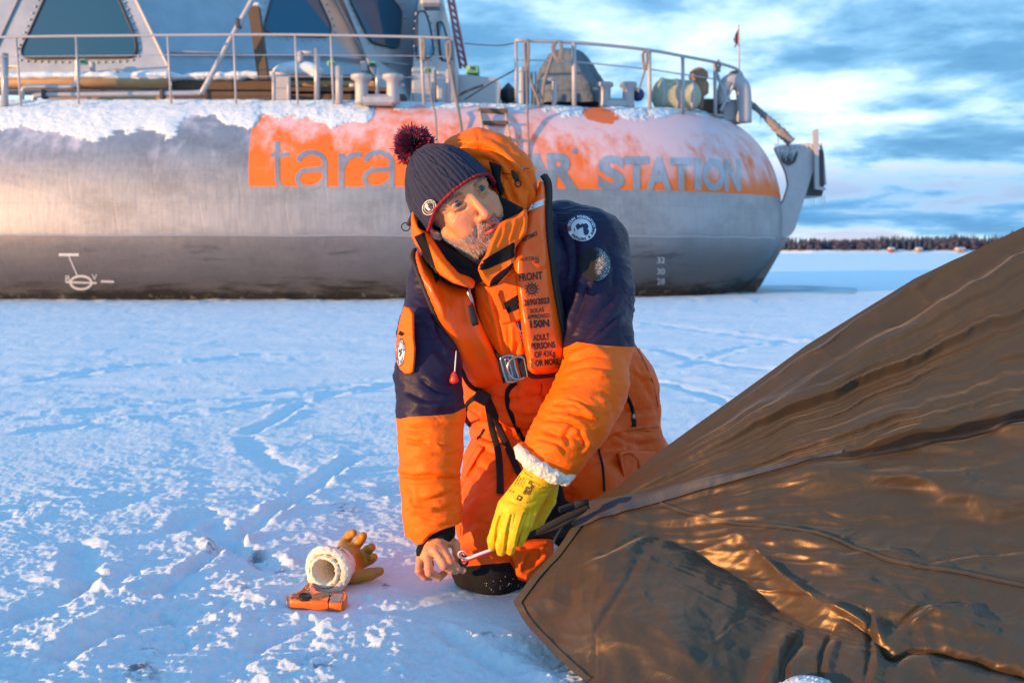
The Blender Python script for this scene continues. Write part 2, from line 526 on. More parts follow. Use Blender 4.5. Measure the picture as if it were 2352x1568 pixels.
    for (u, v, r) in ((325, 1545, 60), (720, 1530, 70), (790, 1170, 40), (520, 1262, 22), (590, 1265, 35), (650, 1310, 26), (480, 1250, 26), (880, 1345, 20), (1105, 1180, 28), (560, 1355, 20), (340, 1500, 30), (1120, 1440, 30), (250, 1320, 22), (1300, 1500, 60)):
        d = np.hypot((U_ - u), (V_ - v) * 2.0) / r
        bare = np.maximum(bare, np.clip(1.1 * (1 - d) + .5 * lump, 0, .85) * (dist < 4))
    bare *= (cr + lump < 0.25)
    pond = np.zeros(len(V), np.float32)
    d, s, t = seg_dist(U_, V_, [(1700, 668), (1800, 664), (1960, 668)])
    e = d + 3.0 * perlin(p * 0.8)
    pond[:] = smooth01(e, 11, 6) * (dist > 8) * (0.45 + 0.55 * smooth01(perlin(p * (1.1, 2, 1) + 4), -0.2, 0.3))
    for nm, arr in (('bare', bare), ('pond', pond)):
        at = me.attributes.new(nm, 'FLOAT', 'POINT'); at.data.foreach_set('value', arr.astype(np.float32))
    o = link('snow_ground', me); tag(o, kind='structure')
    return o
build_ground()

# ------------------------------------------------------------------ far shore
M_spruce = simple('spruce', (0.028, 0.046, 0.080), 0.9, var=0.3, vscale=0.1)
M_birch = simple('bare_birch', (0.075, 0.068, 0.105), 0.9, var=0.3, vscale=0.1)
def build_shore():
    rs = np.random.RandomState(11)
    mb = MB()
    pts = [(-900, 420), (-300, 460), (0, 470), (95, 455), (130, 430), (400, 430), (1400, 520), (1400, 900), (-900, 900)]
    poly = [(x, y, 0.0) for x, y in pts]
    V = [(x, y, -0.3) for x, y in pts] + [(x, y + 6, 1.3) for x, y in pts]
    n = len(pts)
    mb.add(V, [(k, (k + 1) % n, n + (k + 1) % n, n + k) for k in range(n)] + [tuple(range(n, 2 * n))])
    tag(mb.build('shore_hill', M_snow), kind='structure')
    V1 = []; F1 = []; V2 = []; F2 = []
    def tri_tree(VV, FF, x, y, z, h, wd, spruce):
        n0 = len(VV)
        if spruce:
            L = 5
            for l in range(L):
                zb = z + h * (0.08 + 0.17 * l); zt = min(z + h, zb + h * 0.34); r = wd * (1 - l / (L + 0.3))
                b = len(VV); a0 = rs.uniform(0, 6)
                for k in range(6):
                    a = a0 + k * math.pi / 3; rr = r * rs.uniform(.7, 1.2)
                    VV.append((x + rr * math.cos(a), y + rr * math.sin(a), zb + rs.uniform(-.2, .2)))
                VV.append((x, y, zt))
                FF.extend([(b + k, b + (k + 1) % 6, b + 6) for k in range(6)])
        else:
            for l in range(26):
                t = rs.uniform(0, 1); a = rs.uniform(0, 6.28); r = wd * math.sqrt(rs.uniform(0, 1)) * math.sin(math.pi * (0.15 + 0.8 * t))
                c = (x + r * math.cos(a), y + r * math.sin(a), z + h * (0.12 + 0.85 * t)); b = len(VV); s = wd * .42
                for q in range(3): VV.append((c[0] + rs.uniform(-s, s), c[1] + rs.uniform(-s, s), c[2] + rs.uniform(-s, s) * 1.6))
                FF.append((b, b + 1, b + 2))
            b = len(VV)
            for q in ((-.15, 0), (.15, 0), (0, h * .9)): VV.append((x + q[0], y, z + q[1]))
            FF.append((b, b + 1, b + 2))
    def shore_y(x):
        xs = [-900, -300, 0, 95, 130, 400, 1400]; ys = [420, 460, 470, 455, 430, 430, 520]
        return np.interp(x, xs, ys)
    for k in range(3600):
        x = rs.uniform(-120, 430) if k % 6 else rs.uniform(-700, 1100)
        dep = rs.uniform(0, 1) ** 1.5 * 60
        y = shore_y(x) + 5 + dep; z = 1.0 + dep * 0.02
        ht = 7.6 * (0.75 + 0.3 * rs.uniform()) * (0.78 + 0.5 * smooth01(x, 120, 330)) * (0.85 + 0.3 * perlin(np.array([[x * .04, y * .02, 1.0]]))[0])
        if x < 117: ht *= 0.62
        if perlin(np.array([[x * .05, y * .03, 3.0]]))[0] + 0.35 * rs.uniform(-1, 1) > 0.03 or dep > 45:
            tri_tree(V1, F1, x, y, z, ht * 1.12, 1.25, True)
        else:
            tri_tree(V2, F2, x, y, z, ht * 0.9, 1.6, False)
    o = link('forest', mesh_from('forest', V1, F1, M_spruce, False)); tag(o, 'far-off dark spruce forest along the frozen shore', 'forest', kind='stuff')
    o = link('birch_wood', mesh_from('birch_wood', V2, F2, M_birch, False)); tag(o, 'leafless reddish birch wood in front of the far spruces', 'wood', kind='stuff')
    # cabins on the shore
    M_red = simple('red_paint', (0.28, 0.06, 0.045), 0.8, var=0.2); M_roof = simple('cabin_roof_snow', (0.5, 0.53, 0.58), 0.7, var=0.05)
    M_yel = simple('pale_paint', (0.30, 0.27, 0.24), 0.8, var=0.1); M_win = simple('cabin_window', (0.03, 0.04, 0.06), 0.2, var=0)
    for (u, m, wd, lab) in ((2047, M_red, 1.6, 'small red cabin with a snowy roof on the far shore'), (2205, M_yel, 2.8, 'long pale cabin with a snowy roof among the far trees at right'), (2110, M_yel, 1.5, 'small pale cabin with a snowy roof between the red cabin and the long one')):
        c = P(u, 574, shore_y(P(u, 574, 430)[0]) + 3.0); x, y = c[0], c[1]; z0 = 0.6
        e = thing('cabin', lab, 'cabin', 'cabins on the far shore')
        h = 1.1
        MB().box((x, y, z0 + h / 2), (wd, 4, h)).build('wall', m, e)
        MB().prism([(x - wd / 2 - .3, y - 2.4, z0 + h + .003), (x - wd / 2 - .3, y + 2.4, z0 + h + .003), (x - wd / 2 - .3, y, z0 + h + 0.9)], (wd + .6, 0, 0)).build('roof', M_roof, e)
        for s in (-.25, .25): MB().box((x + s * wd, y - 2.02, z0 + .8), (.6, .06, .6)).build('window', M_win, e)
build_shore()
# ------------------------------------------------------------------ the ship
def D(u, v, Y): return P(u, v, Y)
SHIP = thing('research_ship', 'rounded bare aluminium polar ship with an orange name band, snowed-on and frozen into the ice', 'ship')
CXH, CYH, AH, BH, NH, LOWX, SHEER = -5.0, 18.8, 9.85, 4.8, 2.6, 0.15, 0.31
_zp = np.array([-0.30, 0.0, .25, .5, .9, 1.3, 1.7, 2.05, 2.35, 2.6, 2.78, 2.90, 2.95])
_ip = np.array([0.80, .52, .30, .14, 0.0, .0, .05, .17, .36, .60, .85, 1.10, 1.35])
_zz = np.linspace(-.3, 2.95, 80)
_ii = np.convolve(np.pad(np.interp(_zz, _zp, _ip), 3, 'edge'), np.ones(7) / 7, 'valid')
def hull_ab(th, z):
    ins = np.interp(z, _zz, _ii); low = np.clip((0.9 - z) / 0.9, 0, 2)
    return AH - ins - LOWX * low * np.clip(np.cos(th), 0, 1) ** 3, BH - ins
def sheer(x): return SHEER * np.clip((x - 1) / 4.0, 0, 1) ** 1.5 / 1.65
def hull_pt(th, z, off=0.0):
    """plan angle (0 = bow, -pi/2 = side towards the camera) and nominal height -> x, y, z"""
    c = np.cos(th); s = np.sin(th); a, b = hull_ab(th, z); a = a + off; b = b + off
    x = CXH + a * np.sign(c) * np.abs(c) ** (2 / NH); y = CYH + b * np.sign(s) * np.abs(s) ** (2 / NH)
    return x, y, z + sheer(x) * np.maximum(z - 1.3, 0)
def hull_material(name, orange):
    m, t, b = new_mat(name)
    co = t.coord('Object'); x, y, z = t.sep(co)[:3]
    brushed = t.noise(t.mapping(co, scale=(4, 4, .5)), 5, 5, 0.65)
    patch = t.noise(t.mapping(co, scale=(.7, .7, 1.6)), 1.0, 4, 0.6)
    base = t.mix(brushed, (0.24, 0.235, 0.245, 1), (0.44, 0.43, 0.45, 1))
    base = t.mix(t.math('MULTIPLY', t.sstep(patch, 0.35, 0.7), 0.5), base, (0.46, 0.45, 0.48, 1))
    # duller, browner plating below the chine, dirt and ice burn at the foot
    chine = t.math('ADD', 0.92, t.math('MULTIPLY', t.math('SUBTRACT', t.noise(t.mapping(co, scale=(1, 1, 0)), .6, 2), .5), 0.03))
    below = t.sstep(z, t.math('ADD', chine, 0.012), t.math('SUBTRACT', chine, 0.012))
    fore = t.sstep(x, -2.6, 1.2)
    base = t.mix(t.math('MULTIPLY', below, t.math('SUBTRACT', 0.55, t.math('MULTIPLY', fore, 0.42))), base, (0.15, 0.128, 0.122, 1))
    base = t.mix(t.math('MULTIPLY', t.sstep(z, 1.1, .5), t.math('MULTIPLY', fore, .6)), base, (0.085, 0.10, 0.105, 1))  # greenish grey shade painted into the lower bow
    big = t.noise(t.mapping(co, scale=(.5, .5, .9)), 1.3, 6, .68)
    base = t.mix(t.math('MULTIPLY', t.sstep(big, .45, .62), .38), base, (0.17, 0.16, 0.165, 1))
    base = t.mix(t.math('MULTIPLY', t.sstep(z, 1.25, .05), .45), base, (0.09, 0.082, 0.08, 1))
    smear = t.noise(t.mapping(co, scale=(.8, .8, 5)), 1.6, 5, 0.7)
    smz = t.math('MULTIPLY', t.sstep(z, 0.42, 0.60), t.sstep(z, 0.86, 0.70))
    base = t.mix(t.math('MULTIPLY', t.math('MULTIPLY', t.math('MULTIPLY', smz, t.sstep(patch, .46, .58)), t.sstep(smear, 0.50, 0.66)), 0.7), base, (0.06, 0.06, 0.065, 1))
    foot = t.sstep(t.math('ADD', z, t.math('MULTIPLY', t.math('SUBTRACT', smear, 0.5), 0.9)), 0.30, 0.05)
    base = t.mix(t.math('MULTIPLY', foot, 0.9), base, (0.045, 0.037, 0.030, 1))
    ftn = t.noise(co, 9, 4, 0.7)
    base = t.mix(t.math('MULTIPLY', t.math('MULTIPLY', t.sstep(ftn, 0.56, 0.7), t.sstep(z, 0.2, 0.03)), 0.6), base, (0.5, 0.46, 0.42, 1))
    # plate seams
    br = t.new('ShaderNodeTexBrick'); t.put(br.inputs[0], t.mapping(t.comb(t.math('ADD', x, t.math('MULTIPLY', z, 0.15)), z, 0.0), scale=(0.42, 1, 1)))
    br.inputs['Scale'].default_value = 1.0; br.inputs['Mortar Size'].default_value = 0.006; br.inputs['Brick Width'].default_value = 0.5; br.inputs['Row Height'].default_value = 0.46
    seam = br.outputs['Fac']
    base = t.mix(t.math('MULTIPLY', seam, 0.10), base, (0.12, 0.12, 0.13, 1))
    if orange:
        ox = t.sstep(t.math('ADD', x, t.math('MULTIPLY', z, 0.06)), -3.59, -3.57); oz = t.sstep(z, 1.60, 1.612)
        endx = t.sstep(x, 5.98, 5.93)
        om = t.math('MULTIPLY', ox, oz)
        oc = t.mix(t.noise(co, 2.5, 3), (0.80, 0.135, 0.004, 1), (0.87, 0.165, 0.007, 1))
        base = t.mix(om, base, oc)
    # rime frost: streaky, heavier upwards and towards the bow
    fr = t.noise(t.mapping(co, scale=(2.2, 2.2, .45)), 2.2, 8, 0.66)
    fr2 = t.noise(co, 1.1, 4, 0.6)
    lvl = t.math('ADD', t.math('MULTIPLY', t.math('SUBTRACT', z, 1.95), 0.42), t.math('MULTIPLY', t.sstep(x, -3.4, 2.6), 0.30))
    lvl = t.math('ADD', lvl, t.math('MULTIPLY', t.math('SUBTRACT', fr, 0.5), 1.15))
    lvl = t.math('ADD', lvl, t.math('MULTIPLY', t.math('SUBTRACT', fr2, 0.5), 0.9))
    fm = t.math('MULTIPLY', t.sstep(lvl, 0.02, 0.55), 0.66 if orange else 0.45)
    if orange:
        cx = t.math('DIVIDE', t.math('SUBTRACT', x, 1.37), .30); cz = t.math('DIVIDE', t.math('SUBTRACT', t.math('SUBTRACT', z, 2.80), t.math('MULTIPLY', cx, -.03)), .16)
        rr = t.math('ADD', t.math('ADD', t.math('MULTIPLY', cx, cx), t.math('MULTIPLY', cz, cz)), t.math('MULTIPLY', t.math('SUBTRACT', t.noise(co, 6, 4), .5), 1.4))
        fm = t.math('MULTIPLY', fm, t.sstep(rr, 0.8, 1.0))
    fm = t.math('MULTIPLY', fm, t.sstep(z, 1.62, 2.0))
    base = t.mix(fm, base, (0.80, 0.72, 0.80, 1))
    t.put(b.inputs['Base Color'], base)
    met = t.math('MULTIPLY', t.math('SUBTRACT', 1.0, fm), 0.72)
    if orange:
        met = t.math('MULTIPLY', met, t.math('SUBTRACT', 1.0, om))
    t.put(b.inputs['Metallic'], met)
    t.put(b.inputs['Roughness'], t.math('ADD', 0.42, t.math('MULTIPLY', brushed, 0.22)))
    hgt = t.math('ADD', t.math('MULTIPLY', patch, 2.0), t.math('ADD', t.math('MULTIPLY', brushed, .3), t.math('MULTIPLY', seam, -0.25)))
    t.put(b.inputs['Normal'], t.bump(hgt, 0.28, 0.028))
    return m
M_hull = hull_material('aluminium_hull', True)
M_letter = hull_material('letter_aluminium', False)
M_alu = simple('painted_aluminium', (0.42, 0.42, 0.44), 0.42, 0.55, 0.12, 5)
M_alu2 = simple('worn_aluminium', (0.40, 0.40, 0.43), 0.5, 0.5, 0.2, 9)
M_frost = simple('frosted_metal', (0.40, 0.39, 0.41), 0.6, 0.25, 0.12, 20, bump=.4)
M_rope = simple('frozen_rope', (0.20, 0.18, 0.18), 0.9, 0, 0.4, 60)
M_dark = simple('dark_gear', (0.045, 0.045, 0.05), 0.6, 0, 0.3, 10)
M_wood = simple('dark_timber', (0.10, 0.065, 0.045), 0.8, 0, 0.35, 14)
M_tan = simple('tan_fender', (0.45, 0.24, 0.10), 0.6, 0, 0.3, 6)
M_shipsnow = snow_mat('ship_snow', 0.25)
def build_hull():
    nt, nz = 420, 90
    th = np.linspace(-math.pi, math.pi, nt, endpoint=False); zz = np.linspace(-.30, 2.95, nz)
    TH, ZZ = np.meshgrid(th, zz); X, Y, Zs = hull_pt(TH, ZZ)
    V = np.stack([X.ravel(), Y.ravel(), Zs.ravel()], 1)
    V = V + 0  # gentle plate unevenness
    j = np.arange(nz - 1)[:, None]; k = np.arange(nt)[None]; k2 = (k + 1) % nt
    F = np.stack([j * nt + k, j * nt + k2, (j + 1) * nt + k2, (j + 1) * nt + k], -1).reshape(-1, 4)
    link('hull', mesh_from('hull', V, F, M_hull), SHIP)
    # deck, with snow lying on it
    X, Y, Zs = hull_pt(th, np.full(nt, 2.95), -0.02)
    ring = np.stack([X, Y, Zs - .02], 1)
    MB().add(ring, [tuple(range(nt))]).build('deck', M_alu2, SHIP)
    # weld bead along the chine
    mb = MB(); t2 = np.linspace(-math.pi * .98, -.35, 160); X, Y, Zs = hull_pt(t2, np.full(160, .925), .004)
    mb.tube(np.stack([X, Y, .925 + .006 * np.sin(t2 * 40)], 1), .013, 6).build('weld_seam', M_alu, SHIP, True)
    # snow lying over the turn of the hull
    nt2 = 1500; th = np.linspace(-math.pi * .93, -.02, nt2); s = np.linspace(0, 1, 120)
    zt = 3.02; zb = 1.9
    TH, S = np.meshgrid(th, s)
    Z = zb + (2.94 - zb) * S
    X, Y, Zs = hull_pt(TH, Z)
    # beyond the edge the last strips run inboard over the deck
    p = np.stack([X.ravel(), Y.ravel(), Zs.ravel()], 1)
    U_, V_ = proj(p)
    lower = np.interp(U_, [-600, 0, 60, 100, 200, 330, 385, 440, 580, 600, 660, 740, 840, 860, 880, 960, 1100, 1250, 1340, 1400, 1500, 1600, 1700],
                      [300, 296, 292, 300, 322, 300, 322, 268, 300, 262, 268, 285, 284, 252, 247, 250, 246, 254, 262, 262, 272, 270, 280])
    lower = lower + 36 * fbm(np.c_[U_ / 60, np.full(U_.shape, 2.0), V_ / 60], 5, .65) + 8 * fbm(p * 14, 3, .6)
    lower = np.where((U_ > 1338) & (U_ < 1412), 240, lower)
    d = (lower - V_) / 34.0
    thick = 0.036 * np.tanh(d) * (1 + 0.8 * fbm(p * 5, 4, .6)) + 0.012 * fbm(p * 25, 3) * (d > 0)
    thick = np.where(thick > 0, thick, -0.03)
    X2, Y2, Z2 = hull_pt(TH.ravel(), Z.ravel(), thick)
    V = np.stack([X2, Y2, Z2 + 0.6 * np.maximum(thick, -.03)], 1)
    # inboard rows
    rows = [V]
    for q, dz in ((0.12, 0.0), (0.35, -0.01), (0.9, -0.03), (1.8, -0.05)):
        Xi, Yi, Zi = hull_pt(th, np.full(nt2, 2.94), -q)
        top = V[-nt2:, 2]
        zz_ = Zi + 0.05 + dz + 0.05 * fbm(np.stack([Xi, Yi, np.zeros(nt2)], 1) * 4, 3)
        rows.append(np.stack([Xi, Yi, np.minimum(zz_, np.maximum(top + .03, Zi - .01))], 1))
    V = np.concatenate(rows); nr = len(s) + 4
    j = np.arange(nr - 1)[:, None]; k = np.arange(nt2 - 1)[None]
    F = np.stack([j * nt2 + k, j * nt2 + k + 1, (j + 1) * nt2 + k + 1, (j + 1) * nt2 + k], -1).reshape(-1, 4)
    link('snow_cover', mesh_from('snow_cover', V, F, M_shipsnow), SHIP)
build_hull()

# analytic drape of drawn marks onto the hull side
def hull_hit(u, v, off=0.004):
    d = pdir(u, v); o = np.array((0, 0, CAM_H)); lo, hi = 8.0, 24.0
    def f(t):
        p = o + d * t; k = float(sheer(p[0])); z = p[2] if p[2] < 1.3 else (p[2] + 1.3 * k) / (1 + k)
        z = min(max(z, -.3), 2.95); dx = p[0] - CXH; dy = p[1] - CYH
        th = math.atan2(np.sign(dy) * abs(dy) ** (NH / 2) / BH ** (NH / 2), np.sign(dx) * abs(dx) ** (NH / 2) / AH ** (NH / 2))
        aa, bb = hull_ab(th, z); aa += off; bb += off
        return (abs(dx) / aa) ** NH + (abs(dy) / bb) ** NH - 1
    a = lo; st = 0.1
    while f(a) > 0 and a < hi: a += st
    b, a = a, a - st
    for _ in range(16):
        m = (a + b) / 2
        if f(m) > 0: a = m
        else: b = m
    return o + d * b
def drape_hull(V2, F, name, mat, off=0.004, maxlen=14):
    V2, T = subdiv2d(V2, F, maxlen)
    V = [hull_hit(u, v, off) for u, v in V2]
    return link(name, mesh_from(name, V, [tuple(t) for t in T], mat, True), SHIP)
def ship_text():
    W = 14
    # thin lower-case word, letter by letter (photo pixel frame)
    def put(n, items): drape_hull(*merge2d(items), n, M_letter, .005)
    put('letter', [stroke2d([(636.5, 325), (637.5, 415), (642, 426), (650, 432), (660, 435)], 12), stroke2d([(622, 356), (664, 355)], 10)])
    def letter_a(x0):
        put('letter', [stroke2d(np.r_[arc(x0 + 37, 376, 31, 26, 192, 360), [[x0 + 68, 432]]], 12),
                       stroke2d(np.r_[[[x0 + 68, 388]], [[x0 + 40, 390]], arc(x0 + 32, 411, 27, 21, 270, 90, 14), [[x0 + 50, 428]], [[x0 + 68, 412]]], 11)])
    letter_a(678)
    put('letter', [stroke2d([(784, 352), (784, 434)], 13), stroke2d(np.r_[[[786, 385]], arc(822, 384, 33, 29, 200, 285, 10)], 12)])
    letter_a(832)
    # capitals
    def cap(ch, xc, wd, top, bot):
        V, F = text_mesh(ch, 1.0, 0.045)
        x0, x1 = V[:, 0].min(), V[:, 0].max(); y0, y1 = V[:, 1].min(), V[:, 1].max()
        U2 = np.c_[xc + ((V[:, 0] - x0) / (x1 - x0) - .5) * wd, bot + (V[:, 1] - y0) / (y1 - y0) * (top - bot)]
        drape_hull(U2, F, 'letter', M_letter, .005)
    for ch, xc, wd, top, bot in (('P', 1010, 58, 352, 434), ('O', 1088, 68, 352, 434), ('L', 1160, 52, 352, 435), ('A', 1232, 76, 352, 435), ('R', 1292, 72, 351, 436),
                                 ('S', 1404, 62, 357, 438), ('T', 1462, 56, 359, 438), ('A', 1513, 58, 361, 438), ('T', 1564, 50, 362, 438),
                                 ('I', 1603, 15, 363, 438), ('O', 1640, 52, 364, 439), ('N', 1683, 38, 366, 440)):
        cap(ch, xc, wd, top, bot)
    V, F = arc(1320, 347, 6, 6, 0, 360, 14), [tuple(range(13))]
    drape_hull(V, F, 'dot', M_letter, .006)
    M_white = simple('mark_white', (0.62, 0.60, 0.62), 0.6, 0, 0.2, 20)
    it = [stroke2d(arc(186, 649, 24, 15, 0, 360, 32), 5), stroke2d([(152, 648), (222, 650)], 4), stroke2d([(232, 646), (262, 647)], 4.5),
          stroke2d([(135, 585), (181, 585)], 6), stroke2d([(158, 588), (177, 632)], 2.6)]
    Vb, Fb = text_mesh('B', 22, .02); it.append((np.c_[155 + Vb[:, 0], 648 - Vb[:, 1]], Fb))
    Vb, Fb = text_mesh('V', 20, .02); it.append((np.c_[217 + Vb[:, 0], 643 - Vb[:, 1]], Fb))
    drape_hull(*merge2d(it), 'load_line_mark', M_white, .006)
    for s, v in (('32', 604), ('30', 630), ('28', 653)):
        Vb, Fb = text_mesh(s, 19, .025)
        drape_hull(np.c_[1518 + Vb[:, 0], v - Vb[:, 1]], Fb, 'draught_mark', M_white, .006)
    mb = MB()
    for k in range(30):
        pass
ship_text()

DZ = 2.96
def px_box(mb, u0, v0, u1, v1, Y, dep=.1, bev=.01, R=None):
    a = P(u0, v1, Y); b = P(u1, v0, Y)
    mb.box(((a[0] + b[0]) / 2, Y + dep / 2, (a[2] + b[2]) / 2), (b[0] - a[0], dep, b[2] - a[2]), R, bev); return mb
def px_tube(mb, pts, Y, rpx, n=10, sm=6):
    Ys = Y if hasattr(Y, '__len__') else [Y] * len(pts)
    q = [P(u, v, y) for (u, v), y in zip(pts, Ys)]
    if sm: q = catmull(q, sm)
    r = mm(rpx, np.mean(Ys)) if np.isscalar(rpx) else np.interp(np.linspace(0, 1, len(q)), np.linspace(0, 1, len(rpx)), [mm(a, np.mean(Ys)) for a in rpx])
    mb.tube(q, r, n); return mb
def px_plate(mb, poly, Y, dep):
    Ys = Y if hasattr(Y, '__len__') else [Y] * len(poly)
    mb.prism([P(u, v, y) for (u, v), y in zip(poly, Ys)], (0, dep, 0)); return mb
M_house = simple('house_aluminium', (0.40, 0.41, 0.44), 0.42, 0.55, 0.28, 2.2, bump=.15, bscale=6, bdist=.02)
M_glass, t_, b_ = new_mat('window_glass')
b_.inputs['Base Color'].default_value = (0.02, 0.075, 0.13, 1); b_.inputs['Roughness'].default_value = 0.06; b_.inputs['Metallic'].default_value = 0.0
b_.inputs['Specular IOR Level'].default_value = 0.8
M_gask = simple('window_gasket', (0.05, 0.05, 0.055), 0.6, 0, .1)
M_pale, t_, b_ = new_mat('pale_window_glass')
b_.inputs['Base Color'].default_value = (0.10, 0.30, 0.42, 1); b_.inputs['Roughness'].default_value = 0.08

def _lathe_raw(prof, n, R):
    m = MB().lathe((0, 0, 0), prof, n, R); return np.concatenate(m.V), m.F
def house():
    # faceted superstructure: each facet a thick plate meeting its neighbours along the drawn edges
    H = {'a': (-60, -420, 17.6), 'b': (120, -420, 17.6), 'c': (150, -420, 17.8)}
    def facet(name, poly, dep=.35):
        mb = MB(); mb.prism([P(u, v, y) for u, v, y in poly], (0, dep, 0)); return mb.build(name, M_house, SHIP)
    yA = 16.2
    def plane_Y(poly):
        A = np.array([[u, v, 1] for u, v, y in poly]); y = np.array([q[2] for q in poly])
        # inverse depth is linear in pixels on a plane
        s, *_ = np.linalg.lstsq(A, 1 / y, rcond=None)
        return lambda u, v: 1 / (s[0] * u + s[1] * v + s[2])
    yb = plane_Y([(-330, 178, 16.6), (391, 178, 16.2), (120, -370, 17.4)]); yc = plane_Y([(391.5, 178, 16.25), (843, 178, 18.3), (120.5, -370, 17.45)])
    yd = plane_Y([(843, 134, 18.3), (942, 240, 18.8), (772, 0, 18.2)]); ye = plane_Y([(942, 240, 18.8), (1062, 240, 20.9), (961, -2, 18.95)])
    facet('front_facet', [(u, v, yb(u, v)) for u, v in ((-330, 178), (391, 178), (391, 158), (120, -370), (-130, -370))])
    facet('side_facet', [(u, v, yc(u, v)) for u, v in ((391.5, 178), (860, 178), (843, 134), (640, -370), (120.5, -370))])
    facet('bridge_facet', [(u, v, yd(u, v)) for u, v in ((860, 240), (942, 240), (961, -2), (1000, -370), (640.5, -370), (843, 134), (860, 178))])
    facet('end_facet', [(u, v, ye(u, v)) for u, v in ((942.5, 240), (1062, 240), (1050, 145), (1017, -5), (1000, -370), (990, -370), (961.5, -2))])
    def window(poly, fn, glass, r=26, fr=12, riv=True):
        pr = rounded(poly, r)
        mb = MB(); mb.prism([P(u, v, fn(u, v) - .035) for u, v in pr], (0, .03, 0)); pane_poly = pr
        c = np.mean(pr, 0)
        fw = MB(); ring = [P(u, v, fn(u, v) - .045) for u, v in pr]; ring.append(ring[0]); fw.tube(ring, mm(2.3, 17), 8)
        f = fw.build('window', M_gask, SHIP, True)
        mb.build('pane', glass, f)
        if riv:
            q = np.array(pr + [pr[0]]); L = np.r_[0, np.cumsum(np.linalg.norm(np.diff(q, axis=0), axis=1))]; first = None
            for s in np.arange(0, L[-1], 15):
                x = np.interp(s, L, q[:, 0]); y = np.interp(s, L, q[:, 1]); d = np.array((x, y)) - c; d /= np.linalg.norm(d)
                x += d[0] * fr; y += d[1] * fr
                if y < -6: continue
                if first is None: first = mesh_from('rivet', *_lathe_raw([(.019, 0), (.019, .012), (.010, .02)], 8, np.array([[1, 0, 0], [0, 0, -1], [0, 1, 0]])), M_alu2, True)
                o = link('rivet', first, f); o.location = P(x, y, fn(x, y) - .004)
    window([(40, 134), (312, 131), (312, 92), (225, -110), (150, -110)], yb, M_glass, 30)
    window([(603, 73), (640, 78), (757, 84), (762, 62), (690, -95), (650, -95)], yc, M_glass, 22)
    window([(802, -5), (840, 72), (853, 98), (916, 112), (924, 25), (905, 2), (840, -70)], yd, M_glass, 14, 9)
    window([(959, 28), (976, 24), (987, 55), (998, 122), (985, 136), (957, 132)], ye, M_pale, 10, 8)
    window([(1005, 52), (1016, 50), (1028, 90), (1038, 142), (1014, 138)], ye, M_pale, 8, 7, False)
    # raised frame bars and seams of the facets
    mb = MB()
    for a, b, r, f in (((313, 0), (391, 161), 4, yb), ((3, 80), (40, 0), 3, yb), ((120, -370), (313, 0), 4, yb), ((40, 0), (120, -160), 3, yb), ((772, 0), (843, 134), 4, yc), ((640, -370), (772, 0), 4, yc), ((961, -2), (942, 240), 3, yd), ((843, 134), (860, 178), 3, yd), ((3, 80), (-40, 175), 3, yb), ((391, 161), (391, 178), 4, yb)):
        MB().tube([P(*a, f(*a) - .02), P(*b, f(*b) - .02)], mm(r, 16.5), 6).build('facet_frame', M_frost, SHIP)
    mb = MB()
    for pts, f in (([(0, 152), (640, 160), (700, 163)], yb), ([(391, 119), (560, 124), (640, 127), (760, 130), (942, 150)], yc)):
        mb.tube([P(u, v, (f(u, v) if u < 400 or f is yb and u < 391 else yc(u, v)) - .07) for u, v in pts], .022, 8)
    mb.build('grab_rail', M_alu2, SHIP, True)
    # portholes low on the facets
    for (u, v, r, f) in ((271, 181, 15, yb), (575, 183, 13, yc)):
        mb = MB(); mb.lathe(P(u, v - 2, f(u, v) - .03), [(mm(r + 4, 16.5), 0), (mm(r + 4, 16.5), .03), (mm(r, 16.5), .04)], 20, R=np.array([[1, 0, 0], [0, 0, -1], [0, 1, 0]]))
        q = mb.build('porthole', M_frost, SHIP); MB().lathe(P(u, v - 2, f(u, v) - .06), [(mm(r - 1, 16.5), 0), (mm(r - 1, 16.5), .01)], 20, R=np.array([[1, 0, 0], [0, 0, -1], [0, 1, 0]])).build('pane', M_glass, q)
    # lower edge: snow ledge, tan rubbing tube, dark step
    mb = MB(); n = 120; us = np.linspace(-320, 390, n); pts = []
    for k in range(2): pass
    def ledge(name, u0, u1, vt, Y, r):
        us = np.linspace(u0, u1, 90); q = [P(u, vt(u) if callable(vt) else vt, Y) for u in us]
        q = np.array(q); q[:, 2] += .03 * fbm(q * 6, 3); rr = r * (1 + .5 * fbm(q * 5 + 8, 3)); m = MB(); m.tube(q, rr, 10, flat=((0, 0, 1.0), .6)); return m.build(name, M_shipsnow, SHIP, True)
    ledge('snow_ledge', -300, 392, 177, 15.95, .13); ledge('snow_ledge', 385, 640, lambda u: 177 - .015 * (u - 385), 16.1, .10)
    MB().tube([P(-320, 189, 15.9), P(150, 189, 15.9), P(388, 191, 15.9)], .085, 12).build('rubbing_tube', M_tan, SHIP, True)
    mb = MB(); px_box(mb, -320, 196, 392, 208, 16.0, .5); mb.build('coaming', M_frost, SHIP)
    mb = MB(); px_box(mb, 100, 213, 400, 232, 15.9, .4); mb.build('sill', M_tan, SHIP)
    mb = MB(); px_box(mb, 394, 184, 640, 207, 16.1, .4); px_box(mb, 400, 210, 640, 232, 15.9, .3); mb.build('dark_step', M_wood, SHIP)
    mb = MB(); px_box(mb, 640, 172, 860, 186, 16.4, .4); px_box(mb, 640, 200, 900, 210, 16.2, .4); px_box(mb, 640, 216, 930, 236, 16.2, .4); mb.build('dark_step', M_wood, SHIP)
    mb = MB(); px_box(mb, 650, 186, 860, 199, 16.3, .4); mb.build('rubbing_tube', M_tan, SHIP)
